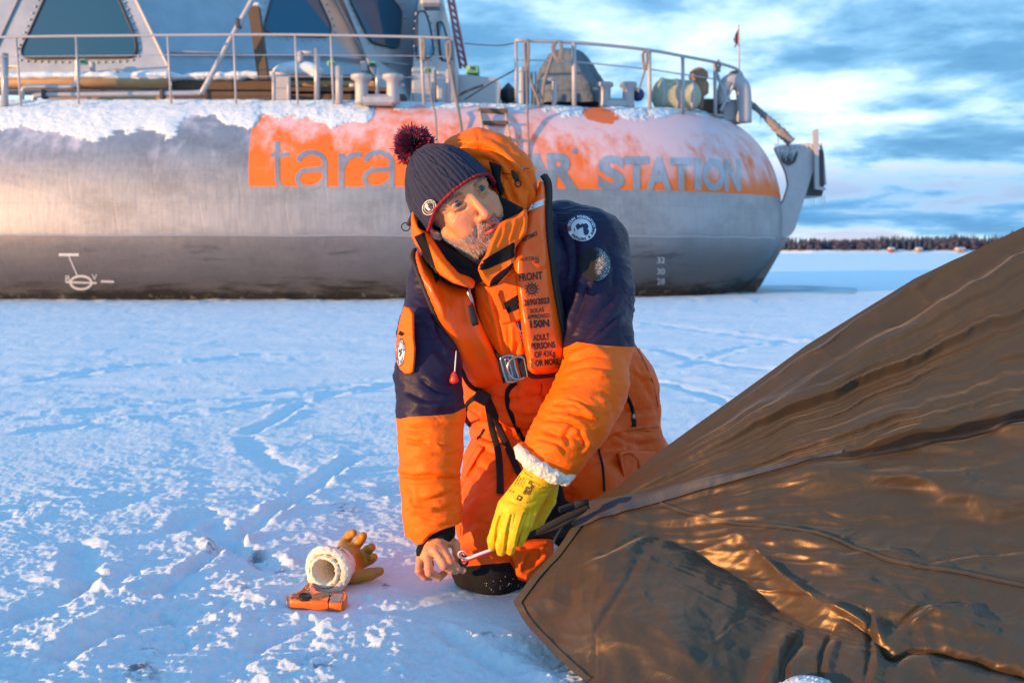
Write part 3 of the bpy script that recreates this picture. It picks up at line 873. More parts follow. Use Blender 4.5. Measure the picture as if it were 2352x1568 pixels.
    # pipes
    for pts, r in (([(77, 244), (78, 228), (92, 219), (200, 217), (383, 215), (455, 213), (468, 205), (520, 108), (584, -8)], 6.2),
                   ([(50, 244), (51, 215), (62, 200), (110, 199), (160, 199), (174, 191), (178, 165), (178, 138)], 5.5)):
        q = [P(u, v, 15.35) for u, v in pts]; mb = MB(); mb.tube(catmull(q, 7), mm(r, 15.35), 12); mb.build('pipe', M_alu, SHIP, True)
    mb = MB()
    for u, v in ((103, 218), (374, 217), (548, 55)): mb.box(P(u, v, 15.35), (.06, .14, .14), None, .01)
    mb.build('pipe_clamp', M_dark, SHIP)
    mb = MB(); mb.prism([P(568, 14, 15.6), P(593, 14, 15.6), P(615, 182, 15.6), P(592, 182, 15.6)], (0, .16, 0)); mb.build('dark_post', M_wood, SHIP)
    px_box(MB(), 566, 5, 596, 14, 15.58, .2, .04).build('snow_cap', M_shipsnow, SHIP)
    # deck fittings
    def post(u, v0, v1, r, Y=15.2, m=M_alu): px_tube(MB(), [(u, v0), (u, v1)], Y, r, 14, 0).build('post', m, SHIP, True)
    post(11, 123, 247, 7.5, 15.0); post(771 + 8, 153, 240, 8.5, 15.1, M_frost); post(867, 150, 218, 5, 15.9); post(728, 112, 232, 6.5, 15.3)
    post(629, 166, 240, 4.5, 15.2, M_frost); post(663, 168, 240, 4.5, 15.25, M_frost)
    px_tube(MB(), [(627, 169), (665, 170)], 15.2, 3.5, 10, 0).build('cross_bar', M_frost, SHIP, True)
    px_box(MB(), 632, 176, 660, 230, 15.5, .1).build('locker', M_frost, SHIP)
    px_tube(MB(), [(687, 121), (728, 121)], 15.3, 4, 10, 0).build('cross_bar', M_frost, SHIP, True)
    px_box(MB(), 682, 117, 693, 143, 15.25, .12, .02).build('lamp', M_frost, SHIP)
    px_box(MB(), 290 - 85, 140, 214, 164, 15.6, .1, .02).build('lamp', M_frost, SHIP)
    px_box(MB(), 827, 140, 842, 164, 15.8, .1, .02).build('lamp', M_frost, SHIP)
    M_green = simple('green_plastic', (0.16, 0.42, 0.24), 0.5, 0, .1)
    for (u, v) in ((761, 146), (856, 148), (190, 142), (982, 161), (1085, 156)):
        q = px_box(MB(), u - 10, v - 7, u + 9, v + 6, 15.9, .08, .02).build('deck_light', M_green, SHIP)
        px_box(MB(), u - 5, v - 3, u + 5, v + 3, 15.87, .02, .005).build('lens', M_dark, q)
    # mooring bitts: two drums with flanges on one base
    def bitts(u0, u1, vt, vb, r, fr, Y, tilt=0):
        e = MB(); 
        for u in (u0, u1):
            a = P(u, vb, Y); h = P(u, vt, Y)[2] - a[2]; rr = mm(r, Y); ff = mm(fr, Y)
            e.lathe(a, [(rr * 1.15, 0), (rr * 1.02, .05), (rr, h * .5), (rr * 1.03, h - .09), (ff, h - .06), (ff, h - .01), (ff * .9, h)], 24)
        o = e.build('mooring_bitts', M_frost, SHIP, True)
        px_box(MB(), u0 - 2, vb - 22, u1 + 2, vb + 3, Y - .1, .3, .04).build('base', M_alu2, o)
        px_tube(MB(), [(u0 - r - 14, vb - 42), (u0 - r + 2, vb - 42)], Y, 4, 8, 0).build('peg', M_frost, o, True)
        px_tube(MB(), [(u1 + r + 12, vb - 42), (u1 + r - 2, vb - 42)], Y, 4, 8, 0).build('peg', M_frost, o, True)
    bitts(831, 903, 172, 238, 14.5, 24, 15.0)
    bitts(1389, 1443, 190, 247, 13, 19, 16.4)
    # snow heap behind
    px = P(680, 172, 16.0); mb = MB(); r = np.random.RandomState(1)
    pts = [P(u, v, 16.0) for u, v in ((636, 172), (655, 160), (690, 156), (715, 160), (735, 172))]
    mb.tube(catmull(pts, 6), .13, 12, flat=((0, 0, 1.), .8)); mb.build('snow_ledge', M_shipsnow, SHIP, True)
    # cabinets and boxes aft of the fore deck
    px_box(MB(), 946, 153, 1003, 240, 16.6, .8, .03).build('deck_cabinet', M_house, SHIP)
    px_box(MB(), 1003, 157, 1052, 240, 16.5, .7, .03).build('deck_cabinet', M_house, SHIP)
    mb = MB(); mb.prism([P(1052, 240, 16.8), P(1146, 240, 16.8), P(1150, 195, 16.8), (P(1140, 180, 16.8)), P(1075, 172, 16.8), P(1052, 172, 16.8)], (0, .8, 0)); mb.build('deck_cabinet', M_house, SHIP)
    px_box(MB(), 1150, 188, 1185, 240, 17.2, .8, .12).build('vent_box', M_dark, SHIP)
    px_box(MB(), 1070, 150, 1100, 168, 17.0, .4, .02).build('green_box', M_green, SHIP)
    px_tube(MB(), [(1030, 160), (1030, 238)], 15.4, 5.5, 12, 0).build('post', M_frost, SHIP, True)
    px_tube(MB(), [(996, 162), (996, 238)], 15.4, 4.5, 12, 0).build('post', M_frost, SHIP, True)
    # lattice beyond the house
    M_mast = simple('red_mast_paint', (0.48, 0.16, 0.18), 0.6, 0, .2)
    mb = MB(); A = [(1020, -60), (1030, -60), (1072, 158), (1058, 158)]
    for (a, b) in ((0, 3), (1, 2)): mb.tube([P(*A[a], 20), P(*A[b], 20)], .03, 8)
    for k in range(14):
        t = k / 14; s = (k + 1) / 14
        l = [A[0][i] + (A[3][i] - A[0][i]) * t for i in (0, 1)]; r = [A[1][i] + (A[2][i] - A[1][i]) * s for i in (0, 1)]
        mb.tube([P(*l, 20), P(*r, 20)], .02, 6)
    mb.build('lattice_leg', M_mast, SHIP, True)
    px_box(MB(), 965, -20, 1015, 14, 18.0, .4, .05).build('searchlight', M_alu2, SHIP)
house()

def rails():
    def rail(name, pts, Y, r, mat=M_frost):
        px_tube(MB(), pts, Y, r, 8, 5).build(name, mat, SHIP, True)
    Y1 = 14.95
    rail('top_rail', [(-330, 98), (0, 86), (300, 82), (632, 80), (900, 84), (1041, 88)], Y1, 2.9)
    rail('mid_wire', [(-330, 140), (0, 131), (390, 127), (680, 127), (966, 129), (1041, 132)], Y1, .9, M_alu2)
    rail('low_wire', [(-330, 185), (0, 178), (390, 176), (680, 176), (966, 178), (1046, 180)], Y1, .8, M_alu2)
    for (a, b, r) in (((-120, 95), (-112, 246), 2.6), ((37, 86), (48, 244), 2.6), ((175, 84), (181, 240), 2.6), ((385, 80), (393, 238), 2.6), ((537, 80), (542, 238), 2.6), ((678, 81), (684, 240), 2.6), ((760, 82), (766, 240), 2.6), ((966, 86), (974, 240), 3.6), ((1039, 88), (1050, 240), 3.6)):
        px_tube(MB(), [a, b], Y1, r, 8, 0).build('stanchion', M_frost, SHIP, True)
    # bow pulpit follows the hull round
    f = lambda u: float(np.interp(u, [1184, 1320, 1490, 1570, 1640, 1700], [15.4, 15.6, 16.1, 16.5, 17.0, 17.8]))
    top = [(1184, 93), (1296, 97), (1400, 105), (1494, 116), (1567, 129), (1640, 143), (1690, 158), (1706, 176)]
    rail('top_rail', top, [f(u) for u, v in top], 3.6)
    mid = [(1184, 138), (1296, 141), (1400, 150), (1494, 160), (1567, 171), (1640, 182), (1700, 196)]
    rail('mid_wire', mid, [f(u) for u, v in mid], 1.6)
    for u, v0, v1, r in ((1185, 92, 238, 3.4), (1318, 99, 243, 5.2), (1491, 116, 250, 4.8), (1568, 130, 262, 4.2), (1642, 144, 268, 4.2), (1702, 166, 270, 3.4)):
        px_tube(MB(), [(u, v0), (u + 1, v1)], f(u), r, 10, 0).build('stanchion', M_frost, SHIP, True)
    # fairlead posts on the fore deck
    px_box(MB(), 1193, 152, 1204, 240, 15.6, .18, .02).build('fairlead_post', M_frost, SHIP)
    for u in (1206, 1214, 1222, 1230): px_tube(MB(), [(u, 165), (u, 240)], 15.8, 2.2, 8, 0).build('grating_bar', M_alu2, SHIP, True)
    mb = MB(); px_box(mb, 1238, 180, 1248, 240, 15.6, .12, .02); px_box(mb, 1268, 180, 1279, 240, 15.6, .12, .02); px_box(mb, 1238, 178, 1279, 186, 15.58, .12, .02)
    mb.build('fairlead_frame', M_frost, SHIP)
    # stays
    px_tube(MB(), [(1066, 100), (1110, 104), (1150, 105), (1184, 99)], 16.5, 1.2, 6).build('stay_wire', M_dark, SHIP, True)
    px_tube(MB(), [(1185, 160), (1130, 190), (1066, 230)], 15.6, 1.6, 6).build('stay_wire', M_dark, SHIP, True)
    px_tube(MB(), [(1110, 196), (1076, 208), (1050, 222)], 15.3, 3.0, 6).build('cable_end', M_dark, SHIP, True)
    # flagstaff with its icy flag
    o = px_tube(MB(), [(1697, 57), (1698, 162)], 17.9, 1.6, 8, 0).build('flagstaff', simple('flagstaff_paint', (0.5, 0.3, 0.3), .6), SHIP, True)
    mb = MB(); rs = np.random.RandomState(4); q = [(1696, 66), (1690, 78), (1685, 92), (1690, 100), (1686, 112), (1693, 104), (1697, 100)]
    A = [P(u, v, 17.88 + rs.uniform(-.06, .06)) for u, v in q]; mb.prism(A, (0, .03, 0)); mb.build('flag', simple('frozen_flag', (0.10, 0.05, 0.07), .9), o)
rails()

def bow():
    # stem plate, foot and anchor davit
    Yb = 17.4
    c = P(1800, 500, 18.6)
    mb = MB(); px_plate(mb, rounded([(1778, 336), (1868, 328), (1869, 388), (1826, 528), (1812, 545), (1752, 541), (1766, 512), (1800, 462), (1812, 425), (1806, 395)], 10), 17.3, .12)
    mb.build('stem_plate', M_alu2, SHIP)
    mb = MB(); px_plate(mb, rounded([(1752, 541), (1812, 545), (1745, 660), (1718, 692), (1660, 692), (1700, 640), (1745, 590)], 5), 17.32, .5); mb.build('stem_foot', M_hull, SHIP)
    mb = MB(); px_plate(mb, rounded([(1793, 350), (1812, 343), (1834, 348), (1828, 372), (1812, 382), (1797, 372)], 6), 17.27, .04); mb.build('hawse_hole', M_dark, SHIP)
    mb = MB()
    for k in range(7): mb.cyl(P(1797 + k * 5.2, 345, 17.25), P(1795 + k * 4.6, 360 + 5 * (k % 3), 17.25), .012, .002, 6)
    for k in range(24):
        u = 1780 + k * 3.7; mb.cyl(P(u, 331, 17.27), P(u, 338 + 4 * ((k * 7) % 3), 17.27), .01, .002, 5)
    mb.build('icicle_fringe', M_shipsnow, SHIP)
    mb = MB(); px_plate(mb, rounded([(1856, 338), (1892, 345), (1893, 430), (1888, 452), (1850, 455), (1846, 400), (1868, 385)], 6), 17.35, .35); mb.build('anchor_roller', M_dark, SHIP)
    mb = MB(); px_plate(mb, rounded([(1870, 298), (1880, 296), (1882, 428), (1898, 432), (1896, 438), (1872, 434)], 3), 17.2, .10); mb.build('roller_guard', M_frost, SHIP)
    px_tube(MB(), [(1884, 330), (1890, 360), (1895, 425)], 17.5, 3.5, 8).build('roller_arm', M_alu2, SHIP, True)
    mb = MB()
    for k in range(8): mb.cyl(P(1852 + k * 6, 450, 17.3), P(1852 + k * 6, 462 + 6 * ((k * 5) % 4), 17.3), .012, .002, 6)
    mb.cyl(P(1835, 462, 17.35), P(1834, 478, 17.35), .02, .004, 6); mb.build('icicle_fringe', M_shipsnow, SHIP)
    # iced gear round the windlass
    mb = MB(); q = [P(u, v, 17.2) for u, v in ((1664, 238), (1661, 215), (1668, 192), (1684, 184), (1700, 194), (1708, 215), (1709, 282))]
    mb.tube(catmull(q, 6), [.11] * 20 + [.13] * 17, 16); mb.build('gooseneck_vent', M_frost, SHIP, True)
    px_box(MB(), 1655, 228, 1714, 282, 17.3, .3, .05).build('windlass_bed', M_frost, SHIP)
    px_box(MB(), 1612, 226, 1660, 262, 17.3, .3, .05).build('windlass_gear', M_wood, SHIP)
    mb = MB()
    for a, b in (((1640, 150), (1670, 235)), ((1700, 165), (1655, 255)), ((1580, 262), (1660, 266))): mb.cyl(P(*a, 17.1), P(*b, 17.1), mm(3.5, 17.1))
    mb.build('brace', M_frost, SHIP)
    mb = MB(); a = P(1604, 222, 17.0); mb.lathe(a, [(.09, -.2), (.10, 0), (.17, .05), (.175, .20), (.13, .27), (.165, .30), (.15, .40), (.08, .46), (.02, .48)], 18); mb.build('mushroom_vent', simple('ochre_vent', (0.25, 0.13, 0.07), .6, 0, .35, 8), SHIP, True)
bow()

# --- things lying on, tied to or hanging from the ship
def tarp_heap():
    rs = np.random.RandomState(9); n, m = 40, 30; V = []
    for j in range(m):
        t = j / (m - 1); v = 243 - (243 - 112) * t
        uL = np.interp(v, [112, 118, 130, 160, 200, 243], [1292, 1275, 1258, 1238, 1233, 1230]); uR = np.interp(v, [112, 118, 130, 160, 200, 243], [1312, 1332, 1342, 1362, 1384, 1390])
        c = P((uL + uR) / 2, v, 17.0); r = mm((uR - uL) / 2, 17.0)
        for k in range(n):
            a = 2 * math.pi * k / n; f = 1 + .10 * math.sin(5 * a + 2 * t) + .05 * math.sin(11 * a + 5 * t) + rs.uniform(-.02, .02)
            V.append((c[0] + r * math.cos(a) * f, 17.0 + r * .8 * math.sin(a) * f, c[2]))
    F = [(j * n + k, j * n + (k + 1) % n, (j + 1) * n + (k + 1) % n, (j + 1) * n + k) for j in range(m - 1) for k in range(n)] + [tuple((m - 1) * n + k for k in range(n))]
    o = link('covered_winch', mesh_from('covered_winch', V, F, simple('grey_tarpaulin', (0.10, 0.13, 0.16), .7, 0, .35, 4, bump=.6, bscale=9, bdist=.05)))
    tag(o, 'cone-shaped gear under a grey-blue tarpaulin behind the bow railing', 'covered gear')
    # life raft canister under pale cloth
    a = P(1497, 216, 16.9); b = P(1608, 224, 16.9); prof = []
    t = thing('raft_canister', 'pale green cloth-wrapped canister lying on the bow deck behind the railing', 'canister')
    pts = [a + (b - a) * s for s in np.linspace(0, 1, 15)]; rr = [.10, .2, .255, .265, .265, .26, .265, .27, .265, .26, .265, .265, .25, .2, .1]
    mb = MB(); mb.tube(pts, rr, 22); mb.build('wrapped_body', simple('pale_green_cloth', (0.36, 0.38, 0.27), .85, 0, .45, 5, bump=.7, bscale=12, bdist=.04), t, True)
    mb = MB()
    for s in (.2, .5, .8):
        c = a + (b - a) * s; mb.lathe(c, [(.275, -.03), (.28, 0), (.275, .03)], 20, R=np.array([[0, 0, 1], [0, 1, 0], [-1, 0, 0]]))
    mb.build('strap', M_frost, t, True)
    q = P(1465, 218, 16.6); mb = MB(); mb.lathe(q, [(.005, -.11), (.07, -.09), (.10, -.04), (.11, 0), (.10, .05), (.07, .09), (.005, .11)], 18)
    tag(mb.build('mooring_fender', simple('navy_vinyl', (0.02, 0.03, 0.12), .4), None, True), 'small navy blue ball fender beside the pale canister on the bow', 'fender')
    # brown hood tied at the bow end
    mb = MB(); pts = [P(u, v, 17.4) for u, v in ((1682, 205), (1686, 190), (1692, 178), (1700, 170))]
    mb.tube(catmull(pts, 5), list(np.interp(np.linspace(0, 1, 16), [0, .3, .7, 1], [.07, .16, .15, .06])), 12)
    tag(mb.build('covered_lamp', simple('brown_cloth', (0.16, 0.10, 0.07), .9, 0, .4, 8), None, True), 'brown cloth bag tied over gear at the very tip of the bow', 'covered gear')
    # heavy iced line down to the stem plate
    q = catmull([P(u, v, y) for u, v, y in ((1704, 205, 17.4), (1722, 235, 17.4), (1752, 262, 17.35), (1782, 292, 17.3), (1818, 328, 17.25))], 12)
    rs = np.random.RandomState(2); r = np.interp(np.linspace(0, 1, len(q)), [0, .3, .5, .7, 1], [.035, .05, .06, .075, .085]) * (1 + .25 * rs.uniform(-1, 1, len(q)))
    t = thing('iced_stay', 'thick ice-crusted stay running from the bow tip down to the stem plate', 'rope')
    MB().tube(q, r, 10).build('rope', M_rope, t, True)
    mb = MB()
    for k in (8, 14, 22, 30, 38): mb.cyl(q[k], q[k] - np.array((0, 0, .16 + .08 * (k % 3))), .014, .002, 6)
    mb.build('icicle', M_shipsnow, t)
    # coils and lines on the rails
    def coil(lab, u, v0, v1, w, Y, n=5):
        t = MB(); rs = np.random.RandomState(int(u))
        for k in range(n):
            a = w * (.5 + .5 * rs.uniform()); q = [P(u - a, v0 + 8, Y - .03), P(u - a * .8, (v0 + v1) / 2, Y - .04), P(u + rs.uniform(-3, 3), v1 - rs.uniform(0, 12), Y - .04), P(u + a * .8, (v0 + v1) / 2, Y - .05), P(u + a * .7, v0 + 6, Y - .03), P(u, v0 - 3, Y + .02), P(u - a, v0 + 8, Y - .03)]
            t.tube(catmull(q, 5), .016, 6)
        o = t.build('rope_coil', M_rope, None, True); tag(o, lab, 'rope coil', 'rope coils hanging on the ship rails')
    coil('frosty rope coil hanging from the bow rail above the grey covered winch', 1281, 98, 150, 14, 15.5)
    coil('long frosty rope hanging at the left end of the bow rail', 1210, 95, 165, 6, 15.4)
    coil('thin rope loops hanging from the bow rail left of the pale canister', 1482, 118, 165, 9, 16.0, 4)
    coil('short rope knot on the last stretch of bow rail near the gooseneck vent', 1650, 142, 166, 6, 16.9, 4)
    coil('dark rope coil hanging at the right end of the main deck rail', 1031, 96, 150, 7, 14.9, 5)
    coil('dark rope bundle on the thick stanchion beside the deckhouse windows', 972, 92, 140, 4, 14.9, 4)
    def line(lab, pts, Y, r):
        t = MB(); px_tube(t, pts, Y, r, 6, 6); tag(t.build('mooring_line', M_rope, None, True), lab, 'rope', 'lines hanging from the ship rails')
    line('thin dark line hanging over the hull just above the woollen hat', [(972, 90), (984, 170), (992, 235), (1000, 262), (1004, 330)], [14.9, 14.9, 14.85, 14.6, 14.2], 2.0)
    line('thick dark line hanging over the hull above the orange hood', [(1027, 110), (1040, 190), (1050, 240), (1057, 280), (1064, 340)], [14.9, 14.9, 14.8, 14.5, 14.2], 4.0)
    line('single dark line hanging down the frosted hull right of the rope ladder', [(1208, 100), (1210, 200), (1211, 240), (1213, 300), (1215, 400), (1215, 440)], [15.4, 15.4, 15.2, 14.8, 14.45, 14.4], 2.2)
    line('pale line from the coil on the bow rail down to the fairlead', [(1272, 120), (1262, 150), (1250, 190), (1245, 235)], 15.5, 3.4)
    line('pale line sagging from the left end of the bow rail to the deck', [(1212, 160), (1222, 195), (1232, 220), (1240, 242)], 15.5, 3.2)
    line('dark line hanging from the bow rail to the navy ball fender', [(1490, 128), (1482, 160), (1474, 185), (1466, 212)], 16.1, 2.2)
    # rope ladder over the side
    t = thing('rope_ladder', 'wooden-runged rope ladder hanging over the frosted orange band', 'ladder')
    rungs = [((1098, 1166), 256, 6.5, .14), ((1104, 1168), 283, 5, .08), ((1112, 1174), 319, 4.5, .08), ((1120, 1180), 356, 4.5, .08)]
    for (ua, ub), v, hp, d in rungs:
        a = hull_hit(ua, v, .05); b = hull_hit(ub, v, .05); R = np.eye(3)
        MB().box((a + b) / 2, (abs(b[0] - a[0]), .07, mm(2 * hp, 14.6)), None, .012).build('rung', M_wood, t)
    for us in ((1101, 1107, 1115, 1124), (1160, 1165, 1171, 1178)):
        q = [hull_hit(u, v, .06) for u, v in zip(us, (248, 283, 319, 362))]; q = [q[0] + np.array((0, .1, .02))] + q
        MB().tube(catmull(q, 5), .017, 6).build('side_rope', simple('tan_rope', (0.42, 0.33, 0.22), .9, 0, .3, 40), t, True)
tarp_heap()
# ------------------------------------------------------------------ signed-distance modelling of soft bodies
class Field:
    def __init__(s, lo, hi, h):
        s.lo = np.asarray(lo, float); s.h = h
        s.n = np.ceil((np.asarray(hi, float) - s.lo) / h).astype(int) + 1
        s.ax = [s.lo[k] + h * np.arange(s.n[k]) for k in range(3)]
        s.d = np.full(tuple(s.n), 0.5, np.float32)
    def _sub(s, lo, hi, m):
        i0 = np.clip(np.floor((lo - m - s.lo) / s.h).astype(int), 0, s.n); i1 = np.clip(np.ceil((hi + m - s.lo) / s.h).astype(int) + 1, 0, s.n)
        if (i1 <= i0).any(): return None, None
        sl = tuple(slice(a, b) for a, b in zip(i0, i1))
        g = np.stack(np.meshgrid(*[s.ax[k][sl[k]] for k in range(3)], indexing='ij'), -1).astype(np.float32)
        return sl, g
    def _op(s, sl, e, k, op):
        a = s.d[sl]
        if op == 'u':
            h = np.clip(0.5 + 0.5 * (a - e) / k, 0, 1) if k > 0 else (a > e).astype(np.float32)
            s.d[sl] = a * (1 - h) + e * h - k * h * (1 - h)
        else:
            e = -e; h = np.clip(0.5 - 0.5 * (a - e) / k, 0, 1)
            s.d[sl] = a * (1 - h) + e * h + k * h * (1 - h)
    def rc(s, a, b, ra, rb, k=0.01, op='u', flat=None):
        a = np.asarray(a, float); b = np.asarray(b, float); m = 3 * k + .02
        r = max(ra, rb) * (max(1, flat[1]) if flat is not None else 1)
        sl, g = s._sub(np.minimum(a, b) - r, np.maximum(a, b) + r, m)
        if sl is None: return s
        pa = g - a.astype(np.float32); ba = (b - a)
        sc = 1.0
        if flat is not None:
            n = np.asarray(flat[0], float); n /= np.linalg.norm(n); f = flat[1]
            pa = pa + ((1 / f - 1) * (pa @ n.astype(np.float32)))[..., None] * n.astype(np.float32)
            ba = ba + (1 / f - 1) * ba.dot(n) * n; sc = min(1.0, f)
        ba = ba.astype(np.float32)
        h = np.clip((pa @ ba) / (ba @ ba + 1e-12), 0, 1)
        e = np.linalg.norm(pa - h[..., None] * ba, axis=-1) - (ra + (rb - ra) * h)
        s._op(sl, e * sc, k, op); return s
    def ell(s, c, r, k=0.01, op='u', R=None):
        c = np.asarray(c, float); r = np.asarray(r, float); m = 3 * k + .02; mr = r.max() if R is not None else r
        sl, g = s._sub(c - mr, c + mr, m)
        if sl is None: return s
        p = g - c.astype(np.float32)
        if R is not None: p = p @ np.asarray(R, np.float32)      # columns of R: local axes
        k0 = np.linalg.norm(p / r.astype(np.float32), axis=-1); k1 = np.linalg.norm(p / (r * r).astype(np.float32), axis=-1) + 1e-9
        s._op(sl, k0 * (k0 - 1) / k1, k, op); return s
    def chain(s, pts, rad, k=0.01, op='u', flat=None):
        for i in range(len(pts) - 1): s.rc(pts[i], pts[i + 1], rad[i], rad[i + 1], k, op, flat)
        return s
    def mesh(s, relax=1):
        d = s.d; I = d < 0
        nx, ny, nz = d.shape
        cnt = np.zeros((nx - 1, ny - 1, nz - 1), np.int8)
        offs = [(a, b, c) for a in (0, 1) for b in (0, 1) for c in (0, 1)]
        for a, b, c in offs: cnt += I[a:nx - 1 + a, b:ny - 1 + b, c:nz - 1 + c]
        cells = np.argwhere((cnt > 0) & (cnt < 8)); N = len(cells)
        idx = np.full(cnt.shape, -1, np.int32); idx[tuple(cells.T)] = np.arange(N)
        acc = np.zeros((N, 3)); num = np.zeros(N)
        for ax in range(3):
            o1, o2 = [q for q in range(3) if q != ax]
            for p in (0, 1):
                for q in (0, 1):
                    o = np.zeros(3, int); o[o1] = p; o[o2] = q; e = o.copy(); e[ax] = 1
                    A = d[tuple((cells + o).T)]; B = d[tuple((cells + e).T)]; m = (A < 0) != (B < 0)
                    t = np.where(m, A / np.where(m, A - B, 1), 0); pt = cells + o; pt = pt.astype(float); pt[:, ax] += t
                    acc[m] += pt[m]; num[m] += 1
        V = s.lo + (acc / num[:, None]) * s.h
        F = []
        for ax in range(3):
            o1, o2 = [(1, 2), (2, 0), (0, 1)][ax]
            sl0 = [slice(1, -1)] * 3; sl1 = [slice(1, -1)] * 3; sl0[ax] = slice(0, -1); sl1[ax] = slice(1, None)
            A = I[tuple(sl0)]; B = I[tuple(sl1)]; e = np.argwhere(A != B); 
            if not len(e): continue
            g = e + 1; g[:, ax] -= 1; w = A[tuple(e.T)]
            q = []
            for p1, p2 in ((-1, -1), (0, -1), (0, 0), (-1, 0)):
                c = g.copy(); c[:, o1] += p1; c[:, o2] += p2; q.append(idx[tuple(c.T)])
            q = np.stack(q, 1); q[~w] = q[~w][:, ::-1]; F.append(q)
        F = np.concatenate(F); F = F[(F >= 0).all(1)]
        for _ in range(relax):
            V = lap(V, F, 0.5)
        return V, F
def lap(V, F, w=0.5):
    n = len(V); S = np.zeros((n, 3)); c = np.zeros(n)
    for k in range(F.shape[1]):
        a = F[:, k]; b = F[:, (k + 1) % F.shape[1]]
        for q in range(3):
            S[:, q] += np.bincount(a, V[b, q], n) + np.bincount(b, V[a, q], n)
        c += np.bincount(a, minlength=n) + np.bincount(b, minlength=n)
    return V * (1 - w) + w * S / np.maximum(c, 1)[:, None]
def normals(V, F):
    n = np.zeros_like(V)
    fn = np.cross(V[F[:, 2]] - V[F[:, 0]], V[F[:, -1]] - V[F[:, 1]])
    for k in range(F.shape[1]):
        for q in range(3): n[:, q] += np.bincount(F[:, k], fn[:, q], len(V))
    return n / (np.linalg.norm(n, axis=1)[:, None] + 1e-12)
def set_attr(me, name, arr):
    at = me.attributes.new(name, 'FLOAT', 'POINT'); at.data.foreach_set('value', np.asarray(arr, np.float32))

def sculpt(V, F, folds, push=None):
    """folds: (polyline_px, width_px, height_mm, kind). Works on the camera-facing skin only."""
    N = normals(V, F); U_, V_ = proj(V)
    view = V - np.array((0, 0, CAM_H)); view /= np.linalg.norm(view, axis=1)[:, None]
    front = smooth01(-(view * N).sum(1), 0.0, 0.25)
    D_ = np.zeros(len(V)); wob = fbm(V * 30, 2)
    for pts, wd, amp, kind in folds:
        p = np.asarray(pts, float)
        if len(p) > 2: p = catmull(p, 4)
        m = (U_ > p[:, 0].min() - 4 * wd) & (U_ < p[:, 0].max() + 4 * wd) & (V_ > p[:, 1].min() - 4 * wd) & (V_ < p[:, 1].max() + 4 * wd)
        if not m.any(): continue
        d, sg, t = seg_dist(U_[m], V_[m], p); d = d * (1 + .25 * wob[m]); s = d * sg
        tp = smooth01(t, -.02, .25) * smooth01(t, 1.02, .7) if kind[-1] != '!' else 1.0
        if kind[0] == 'v': f = -np.exp(-(s / wd) ** 2) + .35 * np.exp(-((np.abs(s) - 1.9 * wd) / wd) ** 2)
        elif kind[0] == 'r': f = np.exp(-(s / wd) ** 2)
        elif kind[0] == 'a': f = np.exp(-((s - .7 * wd) / wd) ** 2) - np.exp(-((s + .5 * wd) / (.6 * wd)) ** 2)   # ridge one side, valley other
        elif kind[0] == 'b': f = np.exp(-((s + .7 * wd) / wd) ** 2) - np.exp(-((s - .5 * wd) / (.6 * wd)) ** 2)
        D_[m] += amp * 1e-3 * f * tp
    return V + N * (D_ * front)[:, None]

def split_mesh(V, F, att):
    """cut a quad/tri mesh along att == 0; returns V, faces(att>0), faces(att<=0), other attributes must be re-evaluated"""
    T = np.concatenate([F[:, [0, 1, 2]], F[:, [0, 2, 3]]]) if F.shape[1] == 4 else F
    keepP = []; keepN = []; newV = []; cache = {}; n = len(V)
    s = att > 0; c = s[T].sum(1)
    keepP.append(T[c == 3]); keepN.append(T[c == 0]); P_, N_ = [], []
    def mid(a, b):
        k = (a, b) if a < b else (b, a)
        if k not in cache:
            t = att[k[0]] / (att[k[0]] - att[k[1]]); cache[k] = n + len(newV); newV.append(V[k[0]] + t * (V[k[1]] - V[k[0]]))
        return cache[k]
    for tri in T[(c == 1) | (c == 2)]:
        a, b, cc = [int(q) for q in tri]; one = s[[a, b, cc]].sum() == 1
        for _ in range(3):
            if s[a] == one and s[b] != one and s[cc] != one: break
            a, b, cc = b, cc, a
        x = mid(a, b); y = mid(a, cc)
        (P_ if one else N_).append((a, x, y)); (N_ if one else P_).extend([(x, b, cc), (x, cc, y)])
    if newV: V = np.concatenate([V, np.array(newV)])
    if P_: keepP.append(np.array(P_)); keepN.append(np.array(N_))
    return V, np.concatenate(keepP), np.concatenate(keepN)
def compact(V, F):
    u, inv = np.unique(F.ravel(), return_inverse=True); return V[u], inv.reshape(F.shape)

